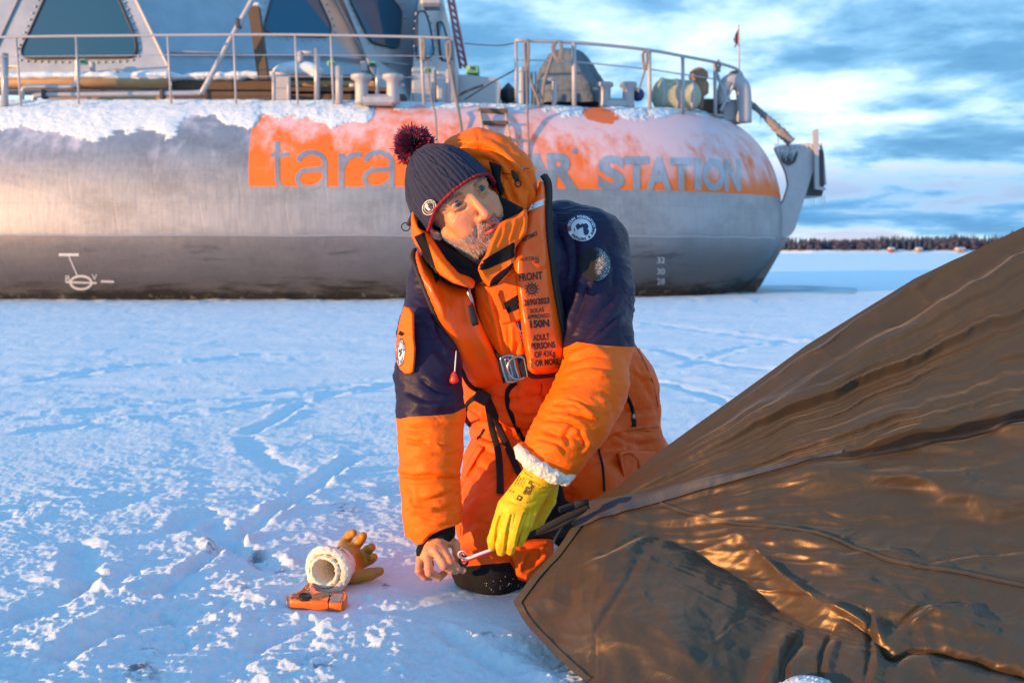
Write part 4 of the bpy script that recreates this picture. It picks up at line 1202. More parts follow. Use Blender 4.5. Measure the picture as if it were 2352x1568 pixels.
from mathutils.geometry import delaunay_2d_cdt
from mathutils.bvhtree import BVHTree
def depth_fit(cps, deg=1):
    """smooth inverse-depth surface through control points (u, v, Y)"""
    c = np.array(cps, float); u = (c[:, 0] - 1176) / 1000; v = (c[:, 1] - 784) / 1000
    B = [np.ones_like(u), u, v] + ([u * u, u * v, v * v] if deg > 1 else [])
    s, *_ = np.linalg.lstsq(np.stack(B, 1), 1 / c[:, 2], rcond=None)
    def f(U, V):
        a = (np.asarray(U, float) - 1176) / 1000; b = (np.asarray(V, float) - 784) / 1000
        B = [np.ones_like(a), a, b] + ([a * a, a * b, b * b] if deg > 1 else [])
        return 1 / sum(k * q for k, q in zip(s, B))
    return f
def tri2d(poly, step, holes=()):
    p = np.asarray(poly, float)
    # resample the outline
    def resamp(p):
        q = np.vstack([p, p[:1]]); L = np.r_[0, np.cumsum(np.linalg.norm(np.diff(q, axis=0), axis=1))]; n = max(8, int(L[-1] / step))
        t = np.linspace(0, L[-1], n, endpoint=False); return np.c_[np.interp(t, L, q[:, 0]), np.interp(t, L, q[:, 1])]
    b = resamp(p); x0, y0 = b.min(0); x1, y1 = b.max(0)
    gx, gy = np.meshgrid(np.arange(x0, x1, step), np.arange(y0, y1, step * .87)); gx[1::2] += step / 2
    g = np.c_[gx.ravel(), gy.ravel()]; g = g[inside(g[:, 0], g[:, 1], b)]
    d, _, _ = seg_dist(g[:, 0], g[:, 1], np.vstack([b, b[:1]])); g = g[d > step * .55]
    pts = np.concatenate([b, g]); nb = len(b)
    r = delaunay_2d_cdt([Vector(q) for q in pts], [], [list(range(nb))], 1, 1e-5)
    P2 = np.array([tuple(q) for q in r[0]]); F = [tuple(f) for f in r[2]]
    return P2, F, b
def pad(name, poly, Yf, T, mat, parent=None, edge=14, step=3.0, puff=None, back=0.3, round_=6, folds=(), smooth=True):
    """a soft panel with a rounded rim: outline in photo pixels at its own depth, T = thickness in metres"""
    pl = rounded(poly, round_, 4) if round_ else poly
    P2, F, b = tri2d(pl, step); ring = np.vstack([b, b[:1]])
    d, _, _ = seg_dist(P2[:, 0], P2[:, 1], ring)
    e = np.clip(d / edge, 0, 1); prof = np.sqrt(np.clip(1 - (1 - e) ** 2, 0, 1)); prof[d < 1e-3] = 0
    Y = Yf(P2[:, 0], P2[:, 1]); h = T * prof
    if puff is not None: h = h + puff(P2[:, 0], P2[:, 1]) * prof
    for pts, wd, amp, kind in folds:
        q = catmull(pts, 4) if len(pts) > 2 else np.array(pts, float)
        dd, sg, t = seg_dist(P2[:, 0], P2[:, 1], q); s = dd * sg; tp = smooth01(t, -.02, .25) * smooth01(t, 1.02, .75)
        f = {'v': -np.exp(-(s / wd) ** 2), 'r': np.exp(-(s / wd) ** 2), 'a': np.exp(-((s - .7 * wd) / wd) ** 2) - np.exp(-((s + .5 * wd) / (.6 * wd)) ** 2), 'b': np.exp(-((s + .7 * wd) / wd) ** 2) - np.exp(-((s - .5 * wd) / (.6 * wd)) ** 2)}[kind[0]]
        h = h + amp * 1e-3 * f * tp * prof
    Vf = Pn(P2[:, 0], P2[:, 1], Y - h); bd = d < 1e-3
    Vb = Pn(P2[:, 0], P2[:, 1], Y + back * T * prof)
    n = len(P2); mapb = np.where(bd, np.arange(n), n + np.arange(n))
    FF = [tuple(f) for f in F] + [tuple(int(mapb[i]) for i in f[::-1]) for f in F]
    V, F2 = compact(np.concatenate([Vf, Vb]), np.array(FF))
    # face the camera
    me = mesh_from(name, V, F2, mat, smooth); o = link(name, me, parent)
    nn = normals(V, F2); 
    if (nn[:len(Vf)] * (V[:len(Vf)] - np.array((0, 0, CAM_H)))).sum() > 0: me.flip_normals()
    return o
def bvh_of(*objs):
    Vs = []; Fs = []; n = 0
    for o in objs:
        me = o.data; a = np.empty(len(me.vertices) * 3, np.float32); me.vertices.foreach_get('co', a); a = a.reshape(-1, 3)
        Vs += [tuple(v) for v in a.tolist()]; Fs += [tuple(i + n for i in p.vertices) for p in me.polygons]; n += len(a)
    return BVHTree.FromPolygons(Vs, Fs)
def cast(bvh, u, v, off=0.0, fallback=2.1):
    d = Vector(pdir(u, v)); d.normalize(); o = Vector((0, 0, CAM_H))
    h = bvh.ray_cast(o, d)
    if h[0] is None: return np.array(P(u, v, fallback))
    return np.array(h[0]) - np.array(d) * off
def drape(bvh, V2, F, name, mat, parent, off=0.0015, maxlen=6, fb=2.1, thick=0.0):
    V2, T = subdiv2d(np.asarray(V2, float), F, maxlen)
    V = np.array([cast(bvh, u, v, off, fb) for u, v in V2])
    return link(name, mesh_from(name, V, [tuple(t) for t in T], mat, True), parent)
def text_px(s, u, v, h, ang=0.0, bold=0.02, sx=1.0, spacing=1.0, shear=0.0):
    """string as a px-frame outline: centre-bottom at (u, v), cap height h, rotated ang degrees"""
    V, F = text_mesh(s, 1.0, bold, spacing, shear)
    k = h / 0.72; x = V[:, 0] * k * sx; y = -V[:, 1] * k; a = math.radians(ang)
    return np.c_[u + x * math.cos(a) - y * math.sin(a), v + x * math.sin(a) + y * math.cos(a)], F
# ------------------------------------------------------------------ brown tent flysheet
def fabric_brown(name, c0, c1, rough=0.42):
    m, t, b = new_mat(name); co = t.coord('Object')
    n = t.noise(co, 2.5, 2, .5); t.put(b.inputs['Base Color'], t.mix(n, c0, c1))
    t.put(b.inputs['Roughness'], t.math('ADD', rough - .06, t.math('MULTIPLY', t.noise(co, 5, 3), .14)))
    b.inputs['Specular IOR Level'].default_value = 0.65; b.inputs['Metallic'].default_value = 0.62; b.inputs['Sheen Weight'].default_value = 0.15
    gx, gy, gz = t.sep(t.mapping(co, rot=(0.3, 0.5, 0.6)))[:3]
    rip = t.math('MAXIMUM', t.math('POWER', t.math('ABSOLUTE', t.math('SINE', t.math('MULTIPLY', gx, 620))), 8), t.math('POWER', t.math('ABSOLUTE', t.math('SINE', t.math('MULTIPLY', gz, 620))), 8))
    w1 = t.noise(co, 22, 4, .55); 
    h = t.math('ADD', t.math('MULTIPLY', w1, 1.0), t.math('MULTIPLY', rip, .05))
    t.put(b.inputs['Normal'], t.bump(h, 0.2, 0.004))
    return m
M_tent = fabric_brown('brown_ripstop', (0.088, 0.050, 0.023, 1), (0.112, 0.065, 0.030, 1))
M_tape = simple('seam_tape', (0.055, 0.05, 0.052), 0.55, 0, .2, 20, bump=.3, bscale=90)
M_black = simple('black_webbing', (0.006, 0.006, 0.007), 0.85, 0, .3, 60, bump=.5, bscale=300, bdist=.001)
TENT = thing('tent', 'brown nylon tent flysheet pulled taut from the lower right corner to the kneeling man', 'tent')
_tc = [(1340, 1158, 1.90), (1180, 1388, 1.925), (1260, 1480, 1.70), (1340, 1568, 1.565), (2352, 520, 2.13), (2352, 960, 1.90), (1760, 850, 2.02), (1800, 1100, 1.87), (1700, 1400, 1.68), (2352, 1568, 1.47), (1900, 1568, 1.51), (1600, 1568, 1.54), (2650, 375, 2.15), (2650, 1000, 1.85), (2650, 1800, 1.30), (1450, 1700, 1.40), (1500, 1250, 1.84)]
tentY = depth_fit(_tc, 2)
def tent_relief(U, V):
    p = np.c_[U / 100.0, V / 100.0, np.zeros(U.shape)]
    dx = U - 1250.0; dy = V - 1215.0; r = np.hypot(dx, dy) + 1; phi = np.arctan2(dy, dx)
    seam = np.interp(U, [1316, 1410, 1567, 1777, 1918, 2091, 2352, 2650], [1200, 1160, 1120, 1085, 1052, 1020, 958, 880])
    up = smooth01(V, seam + 15, seam - 15)
    warp = .22 * fbm(p * .8, 3)
    q = np.c_[phi * 10.0 + warp, np.log(r) * 1.3, np.full(U.shape, .5)]
    def sharp(n): return (1 - np.abs(n)) ** 2
    fan = smooth01(phi, .62, .25); farr = smooth01(r, 150, 800)
    # long folds fanning out of the pegged corner: broad swells carrying finer taut ridges
    h = up * (30.0 * fbm(q * (1.1, .7, 1), 2) + 26.0 * farr * sharp(1.4 * fbm(q * (2.0, 0.6, 1) + 3, 2, .35)) + 1 * farr * sharp(1.6 * fbm(q * (4, 1.6, 1) + 13, 2, .4)) + 30 * farr * fbm(np.c_[(U - V) / 700, (V * 1.0 + U * .62) / 150, p[:, 2] + 6] + .2 * fbm(p * .5, 2)[:, None], 2, .4)) * smooth01(r, 60, 520)
    h += (1 - up) * fan * (12.0 * fbm(q * (1.2, .8, 1) + 20, 2) * smooth01(r, 60, 520) + 5.0 * sharp(1.6 * fbm(q * (2.1, 1.1, 1) + 31, 2)) * farr)
    h += (1 - up) * (1 - fan) * 10 * fbm(p * .55 + 40, 2)
    # faint cross creases where the cloth had been packed
    x2 = (U * .8 - V * .6) / 100; y2 = (U * .6 + V * .8) / 100
    h += 1.5 * sharp(2.1 * fbm(np.c_[x2 * 1.1 + .3 * fbm(p, 2), y2 * .35, p[:, 2] + 4], 3)) * (.4 + .6 * up)
    # rolling horizontal drape under the seam towards the right
    lw = (1 - up) * smooth01(U, 1560, 1950) * smooth01(V, 1400, 1230)
    wv = (V - .20 * (U - 1500)) / 30.0 + 2.4 * fbm(p * (.5, 1.2, 1) + 2, 2)
    h += lw * 9.5 * (np.sin(wv) + .35 * np.sin(2.1 * wv + 1 + perlin(p * .6)))
    # crumpled ground skirt at the lower left: facets with sharp creases of many sizes
    def crumple(P_, seed, n=8):
        o = 0; rs = np.random.RandomState(seed)
        for k in range(n):
            a = rs.uniform(0, math.pi); f = 1.0 * 1.32 ** k
            ph = (P_[:, 0] * math.cos(a) + P_[:, 1] * math.sin(a)) * f + 1.3 * perlin(P_ * (.45 * f) + 9.1 * k) + rs.uniform(0, 9)
            tri = np.abs(((ph + .5) % 1.0) - .5) * 2
            o = o + (1 - tri) ** 1.3 * (0.58 ** k) * smooth01(perlin(P_ * .3 * f + 31.7 * k), -.25, .35)
        return o
    cz = (1 - up) * smooth01(V, seam + 30, seam + 170) * (1 - .65 * smooth01(U, 1750, 2050) * smooth01(V, 1420, 1300))
    h += (1.2 + 3.2 * (1 - up)) * crumple(p * np.array((.8, 1.5, 1)) + .3 * fbm(p, 2)[:, None], 21, 5) + .35 * crumple(p * 2.6 + .2 * fbm(p * 2, 2)[:, None], 27, 4)
    h += cz * 13 * crumple(p * .5 + .25 * fbm(p * .7, 2)[:, None], 5, 6) + cz * 1.5 * crumple(p * 1.3 + .1 * fbm(p * 2, 2)[:, None], 8) + (1 - cz) * .9 * crumple(p * 1.1, 12)
    h += .15 * fbm(p * 7, 2, .6) * (0.4 + cz)
    def f(pts, w, a, kind='r'):
        nonlocal h
        c = catmull(pts, 6) if len(pts) > 2 else np.array(pts, float)
        d, s, t = seg_dist(U, V, c); d = d * (1 + .35 * perlin(p * 2)); sd = d * s; tp = smooth01(t, -.02, .35) * smooth01(t, 1.02, .65)
        if kind == 'r': g = np.exp(-np.abs(sd / w) ** 1.2)
        elif kind == 'a': g = np.exp(-((sd - .6 * w) / w) ** 2) - np.exp(-((sd + .5 * w) / (.5 * w)) ** 2)
        else: g = np.exp(-((sd + .6 * w) / w) ** 2) - np.exp(-((sd - .5 * w) / (.5 * w)) ** 2)
        h = h + a * g * tp
    # traced forms: hump, deep pocket, sharp ridge and the slit below it
    f([(1250, 1440), (1400, 1430), (1540, 1480), (1660, 1620)], 130, 48)
    f([(1400, 1190), (1560, 1235), (1700, 1310), (1820, 1400), (1960, 1500)], 72, -60)
    f([(1660, 1215), (1698, 1221), (1770, 1295), (1866, 1375), (1980, 1440), (2060, 1510)], 20, 30)
    f([(1690, 1221), (1800, 1258), (1950, 1322), (2100, 1395), (2352, 1490), (2500, 1540)], 34, 15)
    f([(1860, 1385), (1985, 1455), (2045, 1518), (2120, 1500), (2352, 1556), (2560, 1620)], 9, -24)
    f([(1500, 1280), (1620, 1245), (1720, 1221)], 18, 12)
    f([(1330, 1510), (1420, 1370), (1480, 1240)], 16, 3, 'b')
    f([(1330, 1310), (1400, 1280), (1500, 1215)], 12, 7, 'a')
    f([(1860, 1160), (1950, 1195), (2020, 1190), (2110, 1178)], 6, -5)
    f([(2080, 1325), (2200, 1285), (2420, 1262)], 9, 5, 'a')
    f([(1400, 1130), (1600, 1045), (1800, 925), (2000, 795), (2352, 605), (2600, 470)], 17, 11)
    f([(1460, 1095), (1750, 935), (1950, 810), (2250, 650), (2600, 500)], 20, -9)
    # overlap of the two cloths at the seam
    f([(1860, 1072), (1966, 1050), (2091, 1022), (2352, 962), (2650, 886), (2700, 870)], 13, -18)
    f([(1850, 1050), (1966, 1025), (2091, 996), (2352, 930), (2650, 855), (2700, 840)], 16, 12)
    f([(2040, 1470), (2130, 1400), (2260, 1395)], 14, 9, 'a'); f([(1985, 1380), (2002, 1470), (1985, 1600)], 14, 9, 'b')
    f([(1860, 1420), (1800, 1500), (1770, 1620)], 22, 12, 'a'); f([(1940, 1420), (1890, 1520), (1905, 1620)], 14, 9, 'b')
    topl = np.interp(U, [1340, 1420, 1500, 1600, 1700, 1850, 2100, 2352, 2650], [1158, 1117, 1047, 975, 905, 797, 641, 521, 380])
    return h * (.12 + .88 * smooth01(V - topl, -5, 75)) * 1.0e-3
NT_ = np.array((-0.10, -0.78, 0.60)); NT_ /= np.linalg.norm(NT_)
def tent_pt(U, V, lift=0.0):
    U = np.asarray(U, float); V = np.asarray(V, float)
    b = Pn(U, V, tentY(U, V)); return b + NT_ * (tent_relief(U, V) + lift)[:, None]
_TOP = [(1340, 1158), (1420, 1117), (1500, 1047), (1600, 975), (1700, 905), (1850, 797), (2100, 641), (2352, 521), (2650, 380)]
_LEFT = [(1340, 1158), (1318, 1205), (1285, 1258), (1240, 1312), (1180, 1386)]
_BOT = [(1180, 1386), (1212, 1440), (1275, 1508), (1345, 1575), (1440, 1650), (1560, 1720)]
def build_tent():
    n = 560; m = 470
    top = np.array(_TOP, float); L = np.r_[0, np.cumsum(np.hypot(*np.diff(top, axis=0).T))]; s = np.linspace(0, 1, n)
    s = s ** 1.0; T = np.c_[np.interp(s * L[-1], L, top[:, 0]), np.interp(s * L[-1], L, top[:, 1])]
    lf = np.array(_LEFT + _BOT[1:], float); L2 = np.r_[0, np.cumsum(np.hypot(*np.diff(lf, axis=0).T))]; t = np.linspace(0, 1, m)
    Lf = np.c_[np.interp(t * L2[-1], L2, lf[:, 0]), np.interp(t * L2[-1], L2, lf[:, 1])]
    R_ = np.c_[np.full(m, 2650.), np.linspace(380, 1900, m)]
    B_ = np.c_[np.linspace(1560, 2650, n), np.linspace(1720, 1900, n)]
    S, Tt = np.meshgrid(s, t)
    C = (1 - S)[..., None] * Lf[:, None] + S[..., None] * R_[:, None] + (1 - Tt)[..., None] * T[None] + Tt[..., None] * B_[None] \
        - ((1 - S) * (1 - Tt))[..., None] * T[0] - (S * (1 - Tt))[..., None] * T[-1] - ((1 - S) * Tt)[..., None] * Lf[-1] - (S * Tt)[..., None] * R_[-1]
    U = C[..., 0].ravel(); V = C[..., 1].ravel()
    X = tent_pt(U, V)
    X[:, 2] = np.maximum(X[:, 2], 0.004)
    k = np.arange((m - 1) * (n - 1)); r = k // (n - 1); c = k % (n - 1); a = r * n + c
    F = np.stack([a, a + n, a + n + 1, a + 1], 1)
    link('flysheet', mesh_from('flysheet', X, F, M_tent), TENT)
    def band(name, A, B, mat, lift, n=160, w=8, folds=0.0):
        A = catmull(A, 12); B = catmull(B, 12)
        def rs(p, n):
            L = np.r_[0, np.cumsum(np.hypot(*np.diff(p, axis=0).T))]; t = np.linspace(0, L[-1], n); return np.c_[np.interp(t, L, p[:, 0]), np.interp(t, L, p[:, 1])]
        A = rs(A, n); B = rs(B, n); k = np.linspace(0, 1, w)[:, None, None]
        C = (A[None] * (1 - k) + B[None] * k).reshape(-1, 2)
        X = tent_pt(C[:, 0], C[:, 1], 0.0) + NT_ * lift
        X[:, 2] = np.maximum(X[:, 2], 0.006)
        i = np.arange((w - 1) * (n - 1)); r = i // (n - 1); c = i % (n - 1); a = r * n + c
        return link(name, mesh_from(name, X, np.stack([a, a + n, a + n + 1, a + 1], 1), mat), TENT)
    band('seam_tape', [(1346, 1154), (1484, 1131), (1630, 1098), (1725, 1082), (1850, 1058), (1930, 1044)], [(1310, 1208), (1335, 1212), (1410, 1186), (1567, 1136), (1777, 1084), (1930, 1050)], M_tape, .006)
    band('fold_shadow_strip', [(1908, 1049), (1960, 1044), (2030, 1030), (2091, 1012), (2160, 1000), (2220, 981), (2290, 968), (2352, 949), (2600, 884)], [(1908, 1056), (1960, 1052), (2030, 1042), (2091, 1031), (2160, 1014), (2220, 1003), (2290, 984), (2352, 970), (2600, 905)], simple('fold_shadow_dark', (0.022, .016, .013), .6, 0, .4), .003)  # dark strip painted in as the fold's shadow along the seam
    M_st = fabric_brown('brown_hem', (0.09, 0.055, 0.03, 1), (0.12, 0.075, 0.04, 1), .5)
    band('hem', [(1322, 1205), (1285, 1258), (1240, 1312), (1181, 1387)], [(1338, 1208), (1301, 1262), (1254, 1318), (1196, 1392)], M_st, .004, 90, 4)
    band('hem', [(1181, 1386), (1212, 1440), (1275, 1508), (1345, 1575)], [(1196, 1382), (1226, 1434), (1288, 1500), (1358, 1566)], M_st, .004, 90, 4)
    band('stitched_seam', [(1515, 1149), (1672, 1190), (1856, 1221), (2039, 1289), (2196, 1316), (2352, 1347), (2600, 1400)], [(1515, 1157), (1672, 1198), (1856, 1229), (2039, 1297), (2196, 1324), (2352, 1355), (2600, 1408)], M_st, .003, 240, 3)
    # zip down the short edge
    z = band('zip', [(1347, 1157), (1322, 1190), (1296, 1222), (1278, 1250)], [(1330, 1160), (1308, 1190), (1284, 1224), (1270, 1252)], M_black, .008, 60, 4)
    mb = MB(); q = catmull([(1332, 1162), (1309, 1192), (1286, 1226), (1273, 1250)], 12)
    X = tent_pt(q[:, 0], q[:, 1], .012)
    for k in range(0, len(X)): mb.box(X[k], (.004, .003, .0022))
    mb.tube(X, .0018, 6); mb.build('zip_teeth', simple('dark_metal', (.12, .12, .13), .35, .8, .1), z)
    # pull straps from the corner to the gloved hand
    def strap(pts, w, name='strap', mat=M_black, r=.0015):
        q = catmull([P(*a) for a in pts], 8); mb = MB(); mb.tube(q, w / 2, 8, flat=((.3, -.9, .2), r / w * 2)); return mb.build(name, mat, TENT, True)
    strap([(1352, 1160, 1.895), (1300, 1186, 1.90), (1250, 1212, 1.91), (1205, 1236, 1.93), (1188, 1246, 1.95)], .013)
    strap([(1345, 1168, 1.90), (1290, 1205, 1.905), (1230, 1226, 1.92), (1192, 1244, 1.94)], .009)
    mb = MB(); mb.tube([P(1318, 1156, 1.885), P(1352, 1152, 1.885)], .006, 10); mb.box(P(1302, 1164, 1.888), (.034, .006, .012), Matrix.Rotation(-.35, 3, 'Y'), .002)
    mb.build('buckle', M_black, TENT, True)
build_tent()
# small heap of snow against the flysheet
def clod():
    rs = np.random.RandomState(5); mb = MB(); c = G(1870, 1566)
    mb.lathe(P(1862, 1592, 1.45), [(.055, -.03), (.05, 0), (.035, .014), (.015, .02)], 24)
    for k in range(160):
        a = rs.uniform(0, 6.28); r = .05 * math.sqrt(rs.uniform()); q = P(1862, 1592, 1.45) + np.array((r * math.cos(a), r * math.sin(a) * .7, .018 * (1 - (r / .055) ** 2)))
        s = rs.uniform(.002, .006); mb.lathe(q, [(s * .2, -s), (s, 0), (s * .3, s)], 6)
    tag(mb.build('snow_clump', M_snow, None, True), 'small clump of snow lying on the brown flysheet at the bottom edge', 'snow clump')
clod()
# ------------------------------------------------------------------ the kneeling man
MAN = thing('person', 'kneeling man in orange and navy survival suit and bobble hat looking up to the right', 'person')
def cloth(name, col, rough=0.55, spec=0.35, wr=0.55, wscale=20, weave=900, wd=0.005, sheen=0.0):
    m, t, b = new_mat(name); co = t.coord('Object')
    n = t.noise(co, 7, 4, .6)
    t.put(b.inputs['Base Color'], t.mix(n, [q * .9 for q in col], [min(1, q * 1.07) for q in col]))
    b.inputs['Roughness'].default_value = rough; b.inputs['Specular IOR Level'].default_value = spec
    if sheen: b.inputs['Sheen Weight'].default_value = sheen; b.inputs['Sheen Roughness'].default_value = .4
    h = t.math('ADD', t.noise(co, wscale, 5, .55, .4), t.math('MULTIPLY', t.noise(co, weave, 2), .10))
    t.put(b.inputs['Normal'], t.bump(h, wr, wd))
    return m
M_or = cloth('orange_shell', (0.96, 0.138, 0.001), .58, .25)
M_or2 = cloth('orange_trouser', (0.94, 0.108, 0.001), .6, .25)
M_nav = cloth('navy_shell', (0.017, 0.011, 0.038), .5, .22)
M_vest = cloth('vest_orange', (0.98, 0.115, 0.002), .3, .4, .28, 22, 700, .004)
M_blk = cloth('black_fabric', (0.010, 0.009, 0.011), .85, .2, .5, 50)
M_fleece = cloth('black_fleece', (0.012, 0.010, 0.012), .95, .1, .9, 200, 600, .003)
M_piping = simple('black_piping', (0.010, 0.010, 0.011), .7, 0, .2, 60)
M_thread = simple('seam_thread', (0.36, 0.045, 0.003), .8, 0, .2, 60)
M_steel = simple('steel', (0.34, 0.33, 0.33), .22, 1.0, .1, 30)
M_ink = simple('black_ink', (0.018, 0.012, 0.010), .55, 0, 0)
def creases(V, sc, seed, n=6):
    """sharp-edged cloth creases: broken triangular ridges running mostly across the limb"""
    o = 0; rs = np.random.RandomState(seed); W = V * np.array(sc)
    for k in range(n):
        d = rs.normal(size=3) * (.55, .55, 1.0); d /= np.linalg.norm(d); f = 1.35 ** k
        ph = (W @ d) * f + 1.1 * perlin(W * (.5 * f) + 7.7 * k + seed) + rs.uniform(0, 5)
        tri = np.abs(((ph + .5) % 1.0) - .5) * 2
        o = o + (1 - tri) ** 1.6 * .74 ** k * smooth01(perlin(W * .33 * f + 13.1 * k + seed), 0.0, .4)
    return o
def PC(u, v, Y, r): return P(u, v, Y), mm(r, Y)
def chain_px(f, pts, k=.02, op='u', flat=None):
    q = [PC(*a) for a in pts]; f.chain([a for a, b in q], [b for a, b in q], k, op, flat)
def bounds(*chains, pad_=.03):
    A = []; 
    for c in chains:
        for (u, v, Y, r) in c:
            p = P(u, v, Y); q = mm(r, Y); A += [p - q, p + q]
    A = np.array(A); return A.min(0) - pad_, A.max(0) + pad_

# ---- suit: torso, pelvis and legs
def build_suit():
    torso = [(1185, 545, 2.27, 95), (1190, 640, 2.24, 118), (1190, 760, 2.25, 122), (1205, 880, 2.29, 125), (1262, 985, 2.38, 128)]
    f = Field(*bounds(torso, [(1500, 1000, 2.75, 60), (1040, 1330, 1.95, 60), (1440, 760, 2.5, 60)], pad_=.05), .0050)
    W = ((1, -.15, 0), 1.0)
    chain_px(f, torso, .03)
    chain_px(f, [(1272, 560, 2.34, 80), (1290, 700, 2.38, 104), (1330, 850, 2.45, 110)], .05)      # his left flank and back
    chain_px(f, [(1110, 560, 2.26, 75), (1120, 700, 2.24, 85), (1150, 850, 2.27, 86)], .05)
    chain_px(f, [(1330, 800, 2.5, 90), (1385, 900, 2.52, 118), (1388, 965, 2.55, 122)], .04)        # lower back and seat
    chain_px(f, [(1430, 960, 2.5, 84), (1425, 1050, 2.45, 92)], .02)
    chain_px(f, [(1150, 930, 2.30, 84), (1180, 1000, 2.36, 92)], .03)
    # his right thigh and knee (left in view)
    chain_px(f, [(1215, 985, 2.38, 100), (1170, 1080, 2.26, 104), (1148, 1190, 2.14, 100), (1140, 1285, 2.09, 82)], .02)
    chain_px(f, [(1200, 1150, 2.24, 80), (1195, 1250, 2.2, 74), (1205, 1300, 2.16, 52)], .02)
    chain_px(f, [(1085, 1305, 2.045, 50), (1130, 1312, 2.04, 50), (1190, 1300, 2.06, 42)], .02)
    # his left thigh, running to the right behind the tent
    chain_px(f, [(1400, 1000, 2.48, 96), (1370, 1070, 2.32, 92), (1345, 1110, 2.22, 74), (1350, 1150, 2.20, 50)], .02)
    chain_px(f, [(1440, 1040, 2.45, 84), (1500, 1110, 2.5, 76), (1460, 1250, 2.6, 70)], .03)
    V, F = f.mesh(2)
    folds = [
        ([(1300, 1010), (1380, 1000), (1470, 975), (1520, 965)], 9, 9, 'v'), ([(1380, 935), (1450, 950), (1515, 940)], 10, 7, 'a'),
        ([(1400, 1000), (1460, 1015), (1515, 1005)], 9, 6, 'b'), ([(1460, 820), (1480, 880), (1505, 930)], 7, 4, 'v'),
        ([(1330, 1040), (1400, 1030), (1450, 1035)], 9, 5, 'a'), ([(1320, 1075), (1380, 1060), (1440, 1062)], 7, 4, 'b'),
        ([(1110, 905), (1150, 920), (1200, 915), (1260, 905)], 8, 7, 'v'), ([(1195, 940), (1240, 925), (1275, 900)], 7, 6, 'a'), ([(1210, 975), (1240, 950), (1262, 930)], 6, 6, 'b'),
        ([(1205, 985), (1230, 1000), (1232, 1030)], 7, 6, 'v'), ([(1125, 985), (1150, 1010), (1200, 1020)], 7, 6, 'v'), ([(1100, 940), (1118, 960), (1150, 968)], 6, 5, 'a'),
        ([(1450, 850), (1480, 870), (1505, 865)], 8, 5, 'b'), ([(1430, 1000), (1460, 992), (1500, 995)], 5, 6, 'v'), ([(1395, 990), (1420, 1010), (1470, 1022)], 7, 6, 'a'),
        ([(1340, 1020), (1365, 1045), (1410, 1050)], 8, 6, 'v'), ([(1080, 1100), (1120, 1110), (1150, 1090)], 9, 4, 'v'), ([(1060, 1220), (1090, 1200), (1120, 1195)], 9, 4, 'v'),
        ([(1160, 1120), (1180, 1090), (1190, 1050)], 9, 5, 'a'), ([(1070, 1270), (1110, 1262), (1160, 1275)], 7, 4, 'a'),
        ([(1085, 960), (1160, 985), (1230, 1000)], 10, 8, 'v'), ([(1090, 1005), (1150, 1025), (1220, 1030)], 9, 6, 'a'),
        ([(1180, 880), (1215, 905), (1265, 900)], 9, 5, 'v'), ([(1195, 870), (1190, 900), (1200, 930)], 7, 4, 'b'),
        ([(1240, 875), (1238, 905), (1255, 935)], 7, 5, 'a'), ([(1120, 930), (1160, 945), (1200, 940)], 8, 4, 'v'),
        ([(1090, 1060), (1130, 1075), (1170, 1070)], 9, 4, 'b'), ([(1060, 1180), (1090, 1150), (1140, 1130)], 12, 4, 'a'),
        ([(1105, 1030), (1140, 1040), (1165, 1045)], 7, 4, 'v'), ([(1210, 1240), (1190, 1270), (1170, 1290)], 7, 6, 'a'),
        ([(1150, 1215), (1200, 1225), (1240, 1230)], 9, 6, 'b'), ([(1098, 1020), (1065, 1100), (1060, 1180), (1062, 1250)], 3.5, 4, 'v'),
        ([(1300, 1120), (1310, 1100), (1330, 1095)], 9, 7, 'v'), ([(1295, 1135), (1315, 1145), (1340, 1140)], 7, 5, 'a'),
    ]
    V = sculpt(V, F, folds)
    N = normals(V, F)
    V = V + N * (0.0040 * creases(V, (6, 6, 10), 5) + 0.0045 * fbm(V * (7, 7, 11), 3) + .0050 * np.maximum(fbm(V * (13, 13, 40) + .8 * fbm(V * 9, 2)[:, None], 3, .55, ridged=True) - .25, 0) * smooth01(perlin(V * 8), -.2, .3) + .0014 * fbm(V * 28, 3, ridged=True))[:, None]
    # colour zones: black knee guard
    U_, V_ = proj(V)
    kn = np.interp(U_, [1000, 1028, 1069, 1110, 1171, 1180, 1190, 1215, 1260], [1305, 1302, 1300, 1296, 1290, 1305, 1330, 1338, 1330])
    att = V_ - kn
    att[V[:, 1] > 2.45] = -50
    V2, Fp, Fn = split_mesh(V, F, att)
    # navy yoke beside the vest
    U3, V3 = proj(V2); yk = np.minimum(796 - V3, np.maximum(U3 - (1250 + .11 * (V3 - 450)), 985 + .25 * (V3 - 560) - U3))
    V3_, Fy, Fn = split_mesh(V2, Fn, yk)
    a, b = compact(V3_, Fy); yo = link('suit_yoke', mesh_from('suit_yoke', a, b, M_nav), MAN); V2o = V2; V2 = V3_
    a, b = compact(V2, Fn); suit = link('survival_suit', mesh_from('survival_suit', a, b, M_or2), MAN)
    a, b = compact(V2, Fp); kg = link('knee_guard', mesh_from('knee_guard', a, b, M_blk), MAN)
    return suit, kg
SUIT, KNEE = build_suit()
BV_SUIT = bvh_of(SUIT, KNEE)

